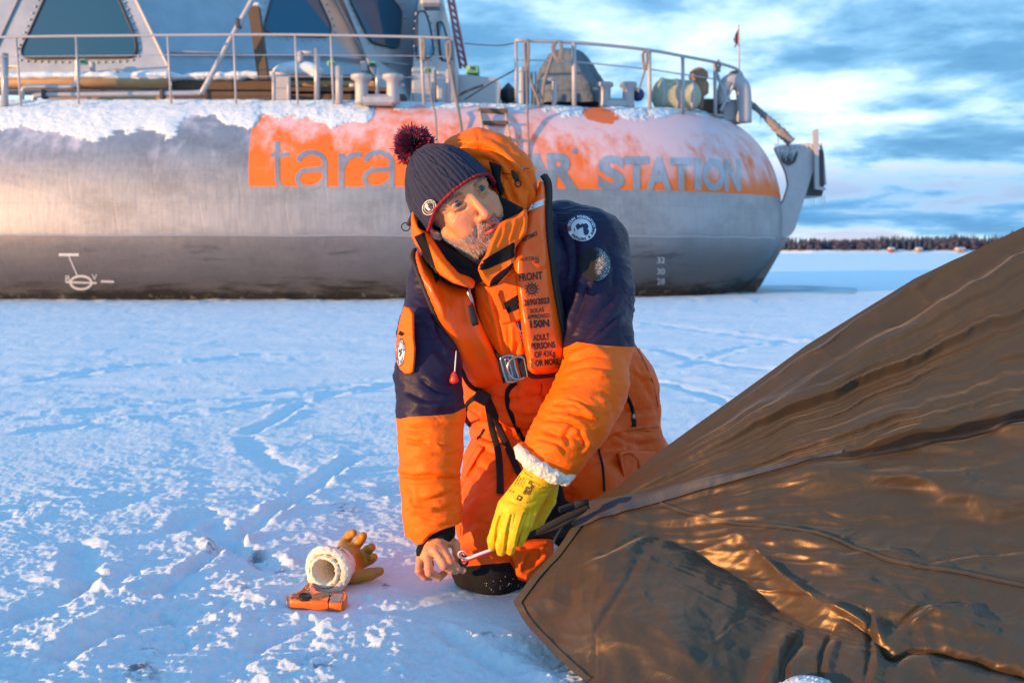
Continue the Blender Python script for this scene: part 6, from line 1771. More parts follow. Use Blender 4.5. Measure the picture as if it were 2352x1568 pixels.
# ------------------------------------------------------------------ skin: head, bare hand and the body that joins them
def build_body():
    # bare right hand, closed on the ring
    pts = {'i': [(1004, 1240, 1.972, 20), (1013, 1257, 1.945, 12.5), (1034, 1291, 1.915, 10.8), (1052, 1303, 1.922, 9.6), (1064, 1309.5, 1.93, 7.6)],
           'm': [(1000, 1240, 1.972, 20), (999, 1263, 1.938, 12.5), (1020, 1298, 1.908, 10.6), (1036, 1308, 1.916, 9.6), (1047, 1311, 1.925, 8)],
           'r': [(994, 1244, 1.975, 18), (981, 1271, 1.94, 11.8), (986, 1314, 1.905, 10.2), (1008, 1325, 1.918, 9.2), (1020, 1316, 1.935, 8)],
           'p': [(988, 1248, 1.98, 16), (966, 1279, 1.95, 10.6), (962, 1310, 1.922, 9.2), (975, 1324, 1.93, 8.4), (988, 1326, 1.945, 7.2)],
           't': [(1018, 1232, 1.985, 16), (1046, 1250, 1.968, 11), (1050, 1272, 1.952, 10), (1056, 1292, 1.945, 8.4)]}
    f = Field(*bounds(*pts.values(), pad_=.012), .0014)
    for n, p in pts.items():
        chain_px(f, p[:2], .014); chain_px(f, p[1:], .0022)
    chain_px(f, [(1004, 1228, 1.99, 26), (1004, 1210, 2.0, 27)], .01)
    chain_px(f, [(1000, 1246, 1.962, 20), (990, 1262, 1.952, 17)], .012); chain_px(f, [(1010, 1246, 1.962, 18), (1006, 1262, 1.95, 14)], .012)
    for (u, v, Y, r) in ((1013, 1257, 1.940, 9), (999, 1263, 1.933, 9), (981, 1271, 1.936, 8.5), (1034, 1291, 1.909, 7.5), (1020, 1298, 1.902, 7), (986, 1314, 1.90, 7)): f.ell(P(u, v, Y), [mm(r, Y)] * 3, .005)
    V, F = f.mesh(1); N = normals(V, F)
    V = sculpt(V, F, [([(1006, 1262), (1018, 1282)], 2.2, 1.1, 'v'), ([(990, 1268), (1000, 1290)], 2.2, 1.1, 'v'), ([(973, 1276), (974, 1296)], 2.0, 1.0, 'v'), ([(1027, 1287), (1040, 1284)], 1.4, .7, 'v'), ([(1030, 1294), (1042, 1290)], 1.3, .7, 'v'), ([(1016, 1304), (1026, 1296)], 1.2, .6, 'v'), ([(978, 1312), (994, 1310)], 1.2, .6, 'v')])
    V = V + N * (.0005 * fbm(V * 160, 3))[:, None]
    U_, V_ = proj(V); rd = np.zeros(len(V))
    for (u, v, r) in ((1034, 1291, 12), (1020, 1300, 11), (986, 1314, 12), (1063, 1309, 9), (963, 1312, 12), (1012, 1257, 12), (999, 1262, 10)): rd = np.maximum(rd, np.exp(-((U_ - u) ** 2 + (V_ - v) ** 2) / r ** 2))
    # the unseen body under the clothes
    core = [(1140, 540, 2.22, 40), (1190, 600, 2.28, 85), (1200, 760, 2.30, 90), (1250, 930, 2.38, 95), (1300, 985, 2.46, 95)]
    arm = [(1110, 580, 2.28, 60), (1020, 660, 2.19, 42), (988, 840, 2.07, 38), (992, 960, 2.03, 34), (996, 1120, 2.0, 27), (1004, 1212, 1.997, 25)]
    arm2 = [(1240, 560, 2.32, 60), (1340, 600, 2.29, 44), (1370, 790, 2.15, 38), (1330, 930, 2.05, 34), (1262, 1062, 1.968, 26), (1245, 1085, 1.955, 24)]
    l1 = [(1260, 980, 2.42, 80), (1165, 1120, 2.24, 62), (1145, 1270, 2.12, 48), (1260, 1300, 2.6, 40)]; l2 = [(1380, 990, 2.5, 80), (1360, 1080, 2.32, 60), (1355, 1130, 2.25, 44), (1460, 1200, 2.7, 36)]
    g = Field(*bounds(core, arm, arm2, l1, l2, pad_=.04), .011)
    for c in (core, arm, arm2, l1, l2): chain_px(g, c, .03)
    Vb, Fb = g.mesh(1)
    nh, nr = len(HW), len(V)
    VV = np.concatenate([HW, V, Vb]); FF = np.concatenate([HF, F + nh, Fb + nh + nr])
    # join the three skins where they meet inside the collar and the cuff
    def bridge(A, oa, B, ob, c):
        a = np.argsort(((A - c) ** 2).sum(1))[:1]; fa = FFa[oa]; 
        i = int(a[0]); row = fa[(fa == i).any(1)][0] + 0; cb = A[i]; j = int(np.argmin(((B - cb) ** 2).sum(1))); rb = FFa[ob][(FFa[ob] == j).any(1)][0]
        return [[offs[oa] + row[k], offs[oa] + row[(k + 1) % 4], offs[ob] + rb[(4 - k) % 4], offs[ob] + rb[(5 - k) % 4]] for k in range(4)]
    FFa = {0: HF, 1: F, 2: Fb}; offs = {0: 0, 1: nh, 2: nh + nr}
    FF = np.concatenate([FF, np.array(bridge(HW, 0, Vb, 2, hw((0, -95, -190)))), np.array(bridge(V, 1, Vb, 2, P(1004, 1205, 2.02)))])
    used = np.zeros(len(VV), bool); used[FF.ravel()] = True; remap = np.cumsum(used) - 1; VV = VV[used]; FF = remap[FF]
    me = mesh_from('body', VV, FF, M_skin); z = lambda a, b: np.concatenate([a, b, np.zeros(len(Vb))])[used]
    set_attr(me, 'beard', z(H_beard, np.zeros(nr))); set_attr(me, 'lip', z(H_lip, np.zeros(nr))); set_attr(me, 'red', z(H_red, rd * .9)); set_attr(me, 'dark', z(H_dark, np.zeros(nr)))
    b = link('body', me, MAN)
    # nails
    mb = MB()
    for (u, v, Y, a) in ((1066, 1308, 1.9235, .2), (1049, 1311, 1.918, .2)): 
        mb.lathe(P(u, v, Y), [(.0010, .0), (.0045, .0006), (.0038, .0015), (.0008, .002)], 12, R=np.array(Matrix.Rotation(math.radians(80), 3, 'X')))
    mb.build('nails', simple('nail', (.62, .36, .28), .3, 0, 0), MAN, True)
    # ring
    bv = bvh_of(b); c = P(984.5, 1295, 1.923); ax = np.array(P(986, 1314, 1.905)) - np.array(P(981, 1271, 1.94)); ax /= np.linalg.norm(ax)
    e1 = np.cross(ax, (0, 1, 0)); e1 /= np.linalg.norm(e1); e2 = np.cross(ax, e1); mb = MB(); n = 60; w = .0034
    rr = .0103; V2 = []; F2 = []
    for k in range(n):
        t = 2 * math.pi * k / n; o = e1 * math.cos(t) + e2 * math.sin(t)
        for (a_, r_) in ((-w, rr - .001), (-w, rr), (-w * .5, rr + .0007 + .0004 * math.sin(9 * t)), (w * .1, rr + .0003), (w * .5, rr + .0007 + .0004 * math.cos(7 * t)), (w, rr), (w, rr - .001)): V2.append(c + ax * a_ + o * r_)
    F2 = [(k * 7 + j, ((k + 1) % n) * 7 + j, ((k + 1) % n) * 7 + j + 1, k * 7 + j + 1) for k in range(n) for j in range(6)]
    mb.add(V2, F2); o = mb.build('finger_ring', M_steel, MAN, True)
    # black knit wrist
    wr = [(1005, 1190, 1.99, 42), (1006, 1222, 1.98, 38), (1002, 1240, 1.976, 32)]
    f = Field(*bounds(wr, [(960, 1275, 1.95, 8)], pad_=.02), .003); chain_px(f, wr, .01)
    chain_px(f, [(978, 1240, 1.962, 15), (968, 1264, 1.950, 11), (962, 1282, 1.946, 6)], .008)
    V, F = f.mesh(1); V = sculpt(V, F, [([(975, 1235), (1005, 1222), (1035, 1222)], 5, 2.5, 'v'), ([(970, 1250), (1000, 1238), (1032, 1240)], 4, 2, 'a')]); link('wrist_cuff', mesh_from('wrist_cuff', V, F, M_blk), MAN)
build_body()

def build_glove():
    m, t, b = new_mat('yellow_leather'); co = t.coord('Object')
    n = t.noise(co, 30, 4, .6); c = t.mix(n, (0.72, 0.40, 0.004, 1), (0.86, 0.52, 0.008, 1)); t.put(b.inputs['Base Color'], c)
    b.inputs['Roughness'].default_value = .5; b.inputs['Specular IOR Level'].default_value = .35
    t.put(b.inputs['Normal'], t.bump(t.math('ADD', t.noise(co, 90, 5, .65), t.math('MULTIPLY', t.noise(co, 500, 3), .4)), .5, .002))
    fs = [[(1222, 1084, 1.955, 20), (1160, 1160, 1.932, 17), (1142, 1205, 1.922, 13), (1130, 1240, 1.928, 11), (1131, 1257, 1.936, 9.5)],
          [(1230, 1088, 1.948, 22), (1178, 1168, 1.922, 17), (1160, 1215, 1.908, 13.5), (1150, 1250, 1.912, 12.5), (1151, 1266, 1.918, 11)],
          [(1242, 1094, 1.948, 22), (1196, 1172, 1.922, 17), (1183, 1218, 1.906, 13.5), (1174, 1250, 1.910, 12.5), (1172, 1264, 1.918, 11)],
          [(1255, 1100, 1.958, 22), (1222, 1165, 1.935, 17), (1210, 1205, 1.920, 13.5), (1198, 1232, 1.925, 12.5), (1193, 1244, 1.93, 11)],
          [(1268, 1108, 1.975, 17), (1262, 1150, 1.99, 15), (1238, 1196, 1.98, 12.5), (1216, 1222, 1.965, 11)]]
    f = Field(*bounds(*fs, [(1255, 1060, 1.965, 50)], pad_=.012), .0019)
    for p in fs[:4]: chain_px(f, p[:2], .012); chain_px(f, p[1:], .0025)
    chain_px(f, fs[4], .004)
    chain_px(f, [(1246, 1084, 1.958, 36), (1262, 1055, 1.968, 44)], .012)
    V, F = f.mesh(1)
    V = sculpt(V, F, [([(1150, 1185), (1141, 1215), (1139, 1255)], 2.6, 3.5, 'v!'), ([(1175, 1183), (1166, 1220), (1161, 1262)], 2.6, 4, 'v!'), ([(1205, 1180), (1194, 1215), (1186, 1250)], 2.6, 4, 'v!'),
                      ([(1230, 1160), (1222, 1190), (1210, 1230)], 3, 2, 'v'), ([(1160, 1150), (1200, 1160), (1240, 1150)], 5, 1.4, 'a'), ([(1210, 1075), (1240, 1090), (1275, 1105)], 4, 1.6, 'v'),
                      ([(1200, 1095), (1225, 1105), (1258, 1125)], 4, 1.2, 'a'), ([(1240, 1135), (1262, 1130)], 3.5, 1.6, 'v'), ([(1238, 1120), (1266, 1118)], 3.5, 1.6, 'b'), ([(1150, 1240), (1160, 1243)], 2, .8, 'v'), ([(1168, 1236), (1182, 1240)], 2, .8, 'v'), ([(1132, 1222), (1142, 1226)], 2, .8, 'v')])
    N = normals(V, F); V = V + N * (.0009 * fbm(V * 60, 3) + .0005 * fbm(V * 170, 3, ridged=True))[:, None]
    g = link('glove', mesh_from('glove', V, F, m), MAN); g['label'] = 'yellow leather glove on his left hand'
    # fleece lining standing out of the cuff
    fl = [(1190, 1030, 1.95, 8), (1200, 1045, 1.93, 12), (1218, 1062, 1.918, 14), (1245, 1078, 1.915, 15), (1272, 1092, 1.92, 15), (1297, 1100, 1.935, 12), (1310, 1090, 1.955, 10)]
    f = Field(*bounds(fl, pad_=.02), .0022); chain_px(f, fl, .006)
    V, F = f.mesh(1); N = normals(V, F); V = V + N * (.0038 * fbm(V * 75, 3, .6, ridged=True) + .0012 * perlin(V * 260))[:, None]
    link('fleece_cuff', mesh_from('fleece_cuff', V, F, M_wool), g)
    # printing on the back of the glove
    bv = bvh_of(g); A = 63 - 90 + 0.0
    it = []
    def tx(s, u, v, h, ang, bold=.02, wd=None):
        V, F = text_px(s, 0, 0, h, 0, bold)
        if wd: V[:, 0] *= wd / (V[:, 0].max() - V[:, 0].min())
        a = math.radians(ang); V = np.c_[u + V[:, 0] * math.cos(a) - V[:, 1] * math.sin(a), v + V[:, 0] * math.sin(a) + V[:, 1] * math.cos(a)]; it.append((V, F))
    an = 118
    tx('GROVEX', 1215, 1123, 8, an, .04, 26); tx('GUARD', 1205, 1124, 7, an, .04, 20)
    for k, (s, w_) in enumerate((('EN 388 2016', 26), ('EN 407', 20), ('EN 511', 22), ('CAT II', 18))): tx(s, 1186 - 0 + k * 5.4, 1105 + k * 1.5 - 2, 2.6, an, .02, w_)
    tx('07.09.2024', 1213, 1092, 3, 32, .01, 22); tx('M 2 CE', 1172, 1128, 4, 22, .02, 18)
    def sq(u, v, w_, h, ang):
        a = math.radians(ang); q = np.array([(-w_, -h), (w_, -h), (w_, h), (-w_, h)]) / 2.
        it.append(stroke2d(np.array([(u + x * math.cos(a) - y * math.sin(a), v + x * math.sin(a) + y * math.cos(a)) for x, y in q]), 2.6, True))
    sq(1155, 1131, 8, 7, 26); sq(1193, 1143, 9, 9, 26); sq(1218, 1108, 6, 5, 26); tx('S', 1157, 1133, 5, 20); tx('Z', 1195, 1147, 6, 25)
    q = drape(bv, *merge2d(it), 'print', M_ink, g, .0012, 3)
M_wool = simple('cream_fleece', (0.74, 0.66, 0.54), .95, 0, .12, 60, bump=.8, bscale=500, bdist=.0015, sheen=.3)
build_glove()
# ------------------------------------------------------------------ hood, collar, life vest and fittings
BV_ALL = bvh_of(SUIT, KNEE, R_NAV, L_NAV, R_ORG, L_ORG)
def surf_fit(poly, lift=.006, deg=2, extra=()):
    P2, F, b = tri2d(poly, 16); cps = []
    for u, v in P2:
        h = BV_ALL.ray_cast(Vector((0, 0, CAM_H)), Vector(pdir(u, v)).normalized())
        if h[0] is not None: cps.append((u, v, h[0][1] - lift))
    cps += list(extra) * max(1, len(cps) // 12)
    return depth_fit(cps, deg)
def build_hood():
    # rolled hood fabric behind and beside the head
    A = [(1052, 352, 2.20, 38), (1095, 345, 2.20, 44), (1138, 360, 2.19, 46), (1172, 398, 2.18, 50), (1179, 442, 2.165, 50), (1174, 488, 2.15, 40), (1166, 526, 2.13, 32), (1158, 560, 2.11, 22)]
    B = [(1125, 420, 2.27, 70), (1152, 462, 2.27, 70), (1150, 540, 2.27, 60)]
    f = Field(*bounds(A, B, pad_=.04), .0042); chain_px(f, A, .02); chain_px(f, B, .03)
    # hollow where the head sits
    f.ell(hw((0, -80, 10)), [.086, .112, .112], .008, 's', RH)
    V, F = f.mesh(1)
    folds = [([(1095, 302), (1100, 325), (1110, 345)], 3, 3, 'v!'), ([(1060, 335), (1110, 335), (1160, 365), (1195, 410), (1215, 450)], 9, 9, 'b'),
             ([(1085, 365), (1130, 372), (1160, 410), (1178, 455), (1190, 500)], 7, 9, 'v'), ([(1140, 345), (1185, 378), (1222, 430), (1235, 480)], 9, 5, 'a'),
             ([(1150, 398), (1168, 412), (1200, 396), (1215, 392)], 3, 5, 'v'), ([(1150, 400), (1155, 440), (1170, 480)], 5, 6, 'v'), ([(1165, 430), (1190, 470), (1205, 500)], 7, 5, 'a'),
             ([(1178, 440), (1185, 480), (1178, 520)], 5, 5, 'v'), ([(1200, 470), (1195, 510), (1180, 545)], 7, 6, 'b'), ([(1215, 400), (1218, 450), (1210, 500), (1190, 560)], 4, 7, 'v!')]
    V = sculpt(V, F, folds); N = normals(V, F); V = V + N * (.003 * fbm(V * 14, 3) + .0018 * fbm(V * 34, 3, ridged=True))[:, None]
    hood = link('hood', mesh_from('hood', V, F, M_or), MAN)
    bv = bvh_of(hood)
    def cord(pts, w, name, mat, par, lift=.002):
        q = catmull([cast(bv, u, v, lift, 2.1) for u, v in pts], 5); mb = MB(); mb.tube(q, w, 8); return mb.build(name, mat, par, True)
    cord([(1153, 398), (1172, 400), (1185, 405)], .0012, 'draw_cord', M_thread, hood); cord([(1190, 396), (1205, 388), (1216, 387)], .001, 'draw_cord', M_thread, hood)
    q = cast(bv, 1182, 402, .008); r_ = cast(bv, 1188, 414, .008); s_ = cast(bv, 1190, 422, .007)
    tg = MB(); tg.tube([cast(bv, 1176, 393, .004), q, r_], [.0025, .005, .0055], 10); T = tg.build('toggle', M_piping, hood, True)
    c = s_; mb = MB(); th = np.linspace(0, 2 * math.pi, 25); mb.tube([c + np.array((.0062 * math.cos(a), 0.001 * math.sin(a), .0062 * math.sin(a))) for a in th], .0014, 8, cap=False); mb.build('toggle_ring', M_piping, hood, True)
    V2 = np.array([(1199, 381), (1202, 380), (1207, 391), (1204, 392)]); drape(bv, V2, [(0, 1, 2, 3)], 'reflective_tab', simple('grey_blue_tab', (.16, .22, .30), .5, 0, 0), hood, .0015, 3)
    # black linings
    lt = depth_fit([(1146, 455, 2.085), (1205, 480, 2.06), (1120, 560, 2.06), (1150, 515, 2.06)], 1)
    pad('hood_lining', [(1138, 440), (1152, 452), (1204, 479), (1185, 497), (1152, 520), (1140, 545), (1118, 585), (1100, 600), (1095, 560)], lt, .006, M_blk, MAN, 6, 5, round_=3)
    lt = depth_fit([(1126, 371, 2.13), (1151, 379, 2.12), (1136, 420, 2.12)], 1)
    pad('hood_lining', [(1122, 370), (1152, 380), (1149, 410), (1158, 440), (1150, 455), (1140, 430), (1128, 390)], lt, .004, M_blk, MAN, 4, 5, round_=2)
    # neck gaiter
    g = [(985, 545, 2.12, 30), (1010, 590, 2.10, 32), (1050, 620, 2.085, 30), (1090, 630, 2.075, 24)]
    f = Field(*bounds(g, [(1100, 600, 2.16, 60)], pad_=.03), .005); chain_px(f, g, .02); chain_px(f, [(1040, 590, 2.17, 55), (1110, 590, 2.17, 55)], .03)
    f.ell(hw((0, -60, -60)), [.060, .070, .075], .008, 's', RH)
    V, F = f.mesh(1); V = sculpt(V, F, [([(1010, 570), (1040, 600), (1085, 620)], 8, 7, 'v'), ([(1000, 590), (1030, 625), (1070, 635)], 7, 5, 'a'), ([(1040, 575), (1060, 610), (1095, 615)], 6, 5, 'b')])
    link('neck_gaiter', mesh_from('neck_gaiter', V, F, M_blk), MAN)
    # left collar wall with its velcro tabs
    cY = depth_fit([(946, 470, 2.14), (946, 543, 2.11), (1003, 617, 2.045), (1085, 655, 2.005), (1054, 627, 2.02), (985, 530, 2.11)], 2)
    o = pad('collar', [(950, 462), (944, 500), (944, 545), (955, 566), (985, 600), (1010, 632), (1040, 650), (1086, 664), (1092, 652), (1088, 638), (1054, 627), (1024, 594), (1008, 568), (985, 530), (972, 512), (966, 480)], cY, .020, M_or, MAN, 13, 3, round_=5,
            folds=[([(965, 500), (985, 545), (1020, 600), (1075, 650)], 5, 3, 'v'), ([(1030, 655), (1060, 640), (1085, 645)], 4, 2, 'a')])
    bv2 = bvh_of(o)
    drape(bv2, np.array([(951, 544), (963, 538), (975, 533), (982, 560), (995, 600), (1008, 640), (1001, 649), (975, 590)]), [(0, 1, 2, 3, 7), (7, 3, 4), (7, 4, 5, 6)], 'velcro_tab', M_fleece, o, .002, 3, 2.1)
    drape(bv2, np.array([(958, 508), (966, 502), (978, 519), (985, 530), (972, 530), (960, 522)]), [(0, 1, 2, 3, 4, 5)], 'velcro_tab', M_fleece, o, .002, 3, 2.12)
    # toggle hanging at the left
    T = MB(); T.tube([P(949, 488, 2.12), P(944, 505, 2.115), P(938, 517, 2.11)], [.003, .0055, .0055], 10); T.build('toggle', M_piping, MAN, True)
    c = P(932, 521, 2.11); mb = MB(); mb.tube([c + np.array((.009 * math.cos(a), 0, .0085 * math.sin(a))) for a in th], .0012, 8, cap=False); mb.build('toggle_ring', M_piping, MAN, True)
    # right collar flap crossing under the chin
    fY = depth_fit([(1205, 480, 2.07), (1210, 530, 2.045), (1180, 600, 2.01), (1100, 620, 1.985), (1135, 655, 2.0), (1125, 560, 2.005), (1150, 515, 2.03)], 2)
    o = pad('collar_flap', [(1208, 478), (1213, 500), (1210, 535), (1184, 568), (1181, 612), (1163, 638), (1138, 658), (1121, 661), (1106, 640), (1097, 617), (1103, 604), (1113, 589), (1133, 542), (1146, 515), (1160, 504), (1178, 497)], fY, .022, M_or, MAN, 11, 2.6, round_=5,
            folds=[([(1205, 490), (1195, 530), (1182, 570)], 5, 5, 'v'), ([(1190, 500), (1180, 535), (1172, 560)], 5, 4, 'a'), ([(1160, 510), (1150, 545), (1135, 575)], 8, 3, 'b'), ([(1110, 628), (1145, 622), (1178, 600)], 4, 3, 'v')])
    bv3 = bvh_of(o)
    def band(poly, nm, mat): 
        P2, F, b = tri2d(rounded(poly, 6, 4), 3.5); return drape(bv3, P2, F, nm, mat, o, .0025, 9, 2.0)
    band([(1097, 614), (1103, 602), (1125, 588), (1152, 573), (1182, 554), (1183, 590), (1150, 604), (1120, 618), (1102, 621)], 'velcro_band', M_fleece)
    band([(1124, 655), (1130, 640), (1148, 624), (1165, 613), (1179, 601), (1180, 616), (1164, 630), (1150, 644), (1138, 658), (1128, 660)], 'velcro_band', M_fleece)
    return hood
HOOD = build_hood()

def piping(objs_bv, pts, w, name, par, closed=False, lift=.002, flatf=1.0, fb=2.1, mat=None):
    q = catmull(pts, 6, closed); X = np.array([cast(objs_bv, u, v, lift, fb) for u, v in q])
    for _ in range(3): X[1:-1] = X[1:-1] * .5 + .25 * (X[:-2] + X[2:])
    if closed: X = np.vstack([X, X[:1]])
    mb = MB(); mb.tube(X, w, 8, cap=not closed); return mb.build(name, mat or M_piping, par, True)
def build_vest():
    # under-layer of the jacket front
    pl = [(1086, 655), (1128, 640), (1185, 612), (1200, 720), (1212, 826), (1165, 828), (1140, 812), (1108, 765), (1092, 715)]
    fy = surf_fit(pl, .0, 2)
    plk = pad('jacket_front', pl, fy, .022, M_or, MAN, 16, 3.5, folds=[([(1098, 660), (1100, 700), (1125, 770), (1150, 815)], 5, 5, 'v'), ([(1120, 660), (1135, 720), (1150, 780), (1158, 818)], 6, 5, 'a'), ([(1145, 755), (1155, 790), (1162, 822)], 5, 5, 'v'), ([(1170, 740), (1172, 790), (1168, 822)], 6, 5, 'b'), ([(1190, 780), (1182, 810), (1170, 824)], 5, 4, 'v'), ([(1105, 690), (1120, 720), (1140, 740)], 6, 3, 'b')])
    fy2 = lambda U, V: fy(U, V) - .020
    fl = pad('storm_flap', [(1126, 655), (1160, 636), (1186, 618), (1200, 735), (1153, 748), (1140, 705)], fy2, .008, M_or2, MAN, 5, 3.5, round_=3)
    bvf = bvh_of(fl, plk)
    drape(bvf, *tri2d([(1157, 696), (1190, 676), (1198, 706), (1166, 720)], 5)[:2], 'velcro_square', M_blk, fl, .002, 8, 2.08)
    lab = drape(bvf, *tri2d([(1186, 740), (1202, 734), (1212, 795), (1203, 798)], 5)[:2], 'label', simple('label_blue', (.03, .03, .14), .6, 0, 0), fl, .002, 8, 2.08)
    M_lw = simple('label_white', (.6, .58, .6), .6, 0, 0)
    it = [stroke2d([(1188, 741), (1204, 795)], 1.2)] + [text_px(s, u, v, 5, -12, .03) for s, u, v in (('90', 1199, 763), ('N', 1199, 771), ('P', 1200, 779))]
    drape(bvf, *merge2d(it), 'label_text', M_lw, fl, .003, 4, 2.08)
    # zip slider and pull on the collar opening
    mb = MB(); q = [P(u, v, 2.055) for u, v in ((1078, 662), (1076, 672), (1083, 690), (1087, 706))]; mb.tube(q, [.003, .005, .004, .003], 8); mb.build('zip_slider', M_steel, MAN, True)
    mb = MB(); mb.tube([P(u, v, 2.045) for u, v in ((1081, 700), (1083, 715), (1089, 735), (1093, 747))], [.006, .0075, .009, .007], 10, flat=((.2, -1, 0), .35)); mb.build('zip_pull', M_piping, MAN, True)
    # left lobe
    L = [(950, 590), (958, 618), (968, 645), (987, 691), (1007, 738), (1039, 797), (1062, 850), (1074, 876), (1088, 890), (1108, 896), (1132, 890), (1160, 878), (1154, 856), (1146, 832), (1139, 814), (1112, 757), (1093, 715), (1086, 680), (1075, 664), (1035, 652), (1005, 632), (984, 604), (962, 572), (953, 572)]
    ly = surf_fit(L, .012, 2)
    o = pad('life_vest', L, ly, .036, M_vest, MAN, 24, 3.0, round_=8, puff=lambda U, V: .003 * perlin(np.c_[U / 40, V / 40, U * 0]),
            folds=[([(1000, 640), (1012, 690), (1020, 740)], 6, 3, 'r'), ([(1040, 690), (1046, 740), (1062, 800)], 14, 4, 'r'), ([(975, 640), (990, 670), (1010, 720)], 8, 3, 'b'), ([(1010, 660), (1030, 700), (1030, 740)], 7, 3, 'v'), ([(1080, 800), (1110, 840), (1140, 860)], 14, 3, 'v')])
    o['label'] = 'left-hand lobe of the orange life vest'
    bvl = bvh_of(o)
    edge = [(953, 574), (948, 590), (957, 618), (967, 645), (986, 691), (1006, 738), (1038, 798), (1061, 851), (1074, 878), (1089, 892), (1110, 898), (1134, 891), (1158, 880)]
    e2 = catmull(edge, 6); X = Pn(e2[:, 0], e2[:, 1], ly(e2[:, 0], e2[:, 1]) - .006); mb = MB(); mb.tube(X, .0055, 10); mb.build('piping', M_piping, o, True)
    e2 = catmull([(1088, 684), (1094, 716), (1113, 758), (1140, 814), (1148, 834), (1158, 880)], 6); X = Pn(e2[:, 0], e2[:, 1], ly(e2[:, 0], e2[:, 1]) - .004); mb = MB(); mb.tube(X[-14:], .006, 8); mb.build('piping', M_piping, o, True)
    drape(bvl, *merge2d([(np.array([(984, 592), (990, 591), (1009, 642), (1001, 650)]), [(0, 1, 2, 3)]), (np.array([(1010, 628), (1014, 632), (1006, 634)]), [(0, 1, 2)])]), 'lettering', M_ink, o, .0018, 5, 2.05)
    # red toggle on its white cord
    mb = MB(); mb.tube([P(1048, 806, 2.02), P(1046, 832, 2.005), P(1044, 860, 1.995)], .0013, 8); cd = mb.build('pull_cord', simple('white_cord', (.75, .73, .70), .7, 0, .1), MAN, True)
    R_ = np.eye(3); mb = MB(); mb.lathe(P(1043, 880, 1.995), [(.002, -.001), (.0085, .002), (.0095, .006), (.0065, .016), (.0035, .022), (.002, .024)], 18); mb.build('red_toggle', simple('red_plastic', (.72, .03, .008), .3, 0, .05), MAN, True)
    # right lobe
    Rr = [(1240, 412), (1235, 436), (1222, 468), (1212, 488), (1207, 514), (1192, 557), (1181, 596), (1180, 621), (1187, 667), (1195, 734), (1204, 795), (1208, 822), (1210, 848), (1224, 862), (1255, 861), (1287, 854), (1300, 830), (1300, 800), (1292, 765), (1281, 714), (1270, 652), (1263, 596), (1256, 539), (1254, 488), (1255, 450), (1252, 420)]
    ry = surf_fit([(1200, 560), (1250, 520), (1280, 700), (1290, 840), (1215, 850), (1190, 660)], .012, 1, [(1240, 440, 2.17)])
    ryf = lambda U, V: ry(U, V)
    o = pad('life_vest', Rr, ryf, .034, M_vest, MAN, 20, 2.6, round_=7, puff=lambda U, V: .003 * perlin(np.c_[U / 45 + 5, V / 45, U * 0]),
            folds=[([(1200, 560), (1225, 580), (1250, 550)], 12, 3, 'v'), ([(1240, 500), (1250, 560), (1255, 600)], 7, 3, 'r'), ([(1215, 600), (1240, 615), (1262, 610)], 10, 2.5, 'b'), ([(1212, 832), (1225, 846), (1240, 850)], 4, 3, 'r'), ([(1200, 700), (1230, 720), (1275, 700)], 16, 2.5, 'v')])
    o['label'] = 'lettered right-hand lobe of the orange life vest'
    bvr = bvh_of(o)
    for off, w in ((0, .0065), (5.5, .0055)):
        e2 = catmull([(1246 + off, 402), (1256 + off, 420), (1258 + off, 450), (1257 + off, 488), (1259 + off, 539), (1266 + off, 596), (1273 + off, 652), (1284 + off, 714), (1295 + off, 770), (1303 + off, 806), (1301 + off * .5, 832)], 6)
        X = Pn(e2[:, 0], e2[:, 1], ry(e2[:, 0], e2[:, 1]) - .010 + off * .001); mb = MB(); mb.tube(X, w, 10); mb.build('piping', M_piping, o, True)
        if off:
            tb = MB()
            for k in range(0, len(X) - 1): 
                for f_ in (0.0, .5): tb.box(X[k] * (1 - f_) + X[k + 1] * f_ + np.array((-.0015, -w, 0)), (.004, .002, .0016))
            tb.build('zip_teeth', simple('zip_grey', (.10, .12, .14), .4, .4, 0), o)
    e2 = catmull([(1302, 832), (1288, 855), (1256, 863), (1224, 864), (1209, 850), (1206, 822)], 6); X = Pn(e2[:, 0], e2[:, 1], ry(e2[:, 0], e2[:, 1]) - .006); mb = MB(); mb.tube(X, .005, 10); mb.build('piping', M_piping, o, True)
    drape(bvr, *tri2d([(1212, 486), (1222, 468), (1253, 455), (1254, 468)], 5)[:2], 'reflective_strip', simple('reflective_tape', (.62, .62, .64), .4, .2, .1), o, .0018, 8, 2.1)
    it = []
    def tx(s, u, v, wd, ang, h, bold=.03, shear=0):
        V, F = text_px(s, 0, 0, h, 0, bold, shear=shear); V[:, 0] *= wd / (V[:, 0].max() - V[:, 0].min()); a = math.radians(ang)
        it.append((np.c_[u + V[:, 0] * math.cos(a) - V[:, 1] * math.sin(a), v + V[:, 0] * math.sin(a) + V[:, 1] * math.cos(a)], F))
    tx('ASTIMO', 1215 + 2.5, 548, 40.9, -24, 9.5, .03, .3); tx('AUSTRAL', 1213 + 2.5, 598, 48.4, -4, 8.5, 0, .3); tx('180', 1228 + 2.5, 600 + 5, 14.0, -4, 7, 0, .3)
    tx('FRONT', 1217 + 2.5, 643, 54.9, -6, 17.5, .03); tx('2690/2023', 1231 + 2.5, 699, 59.5, -6, 14, .03); tx('SOLAS', 1232 + 2.5, 717, 31.6, -5, 9.5, .02); tx('APPROVED', 1235 + 2.5, 730.5, 51.2, -5, 9.5, .02)
    tx('150N', 1237 + 2.5, 751, 43.7, -5, 16.5, .04); tx('ADULT', 1242 + 2.5, 781, 37.2, -5, 14, .02); tx('PERSONS', 1246 + 2.5, 800, 55.8, -5, 14, .03); tx('OF 43Kg', 1250 + 2.5, 819, 47.4, -5, 13.5, .02); tx('OR MORE', 1255 + 2.5, 838, 53.9, -5, 13.5, .03)
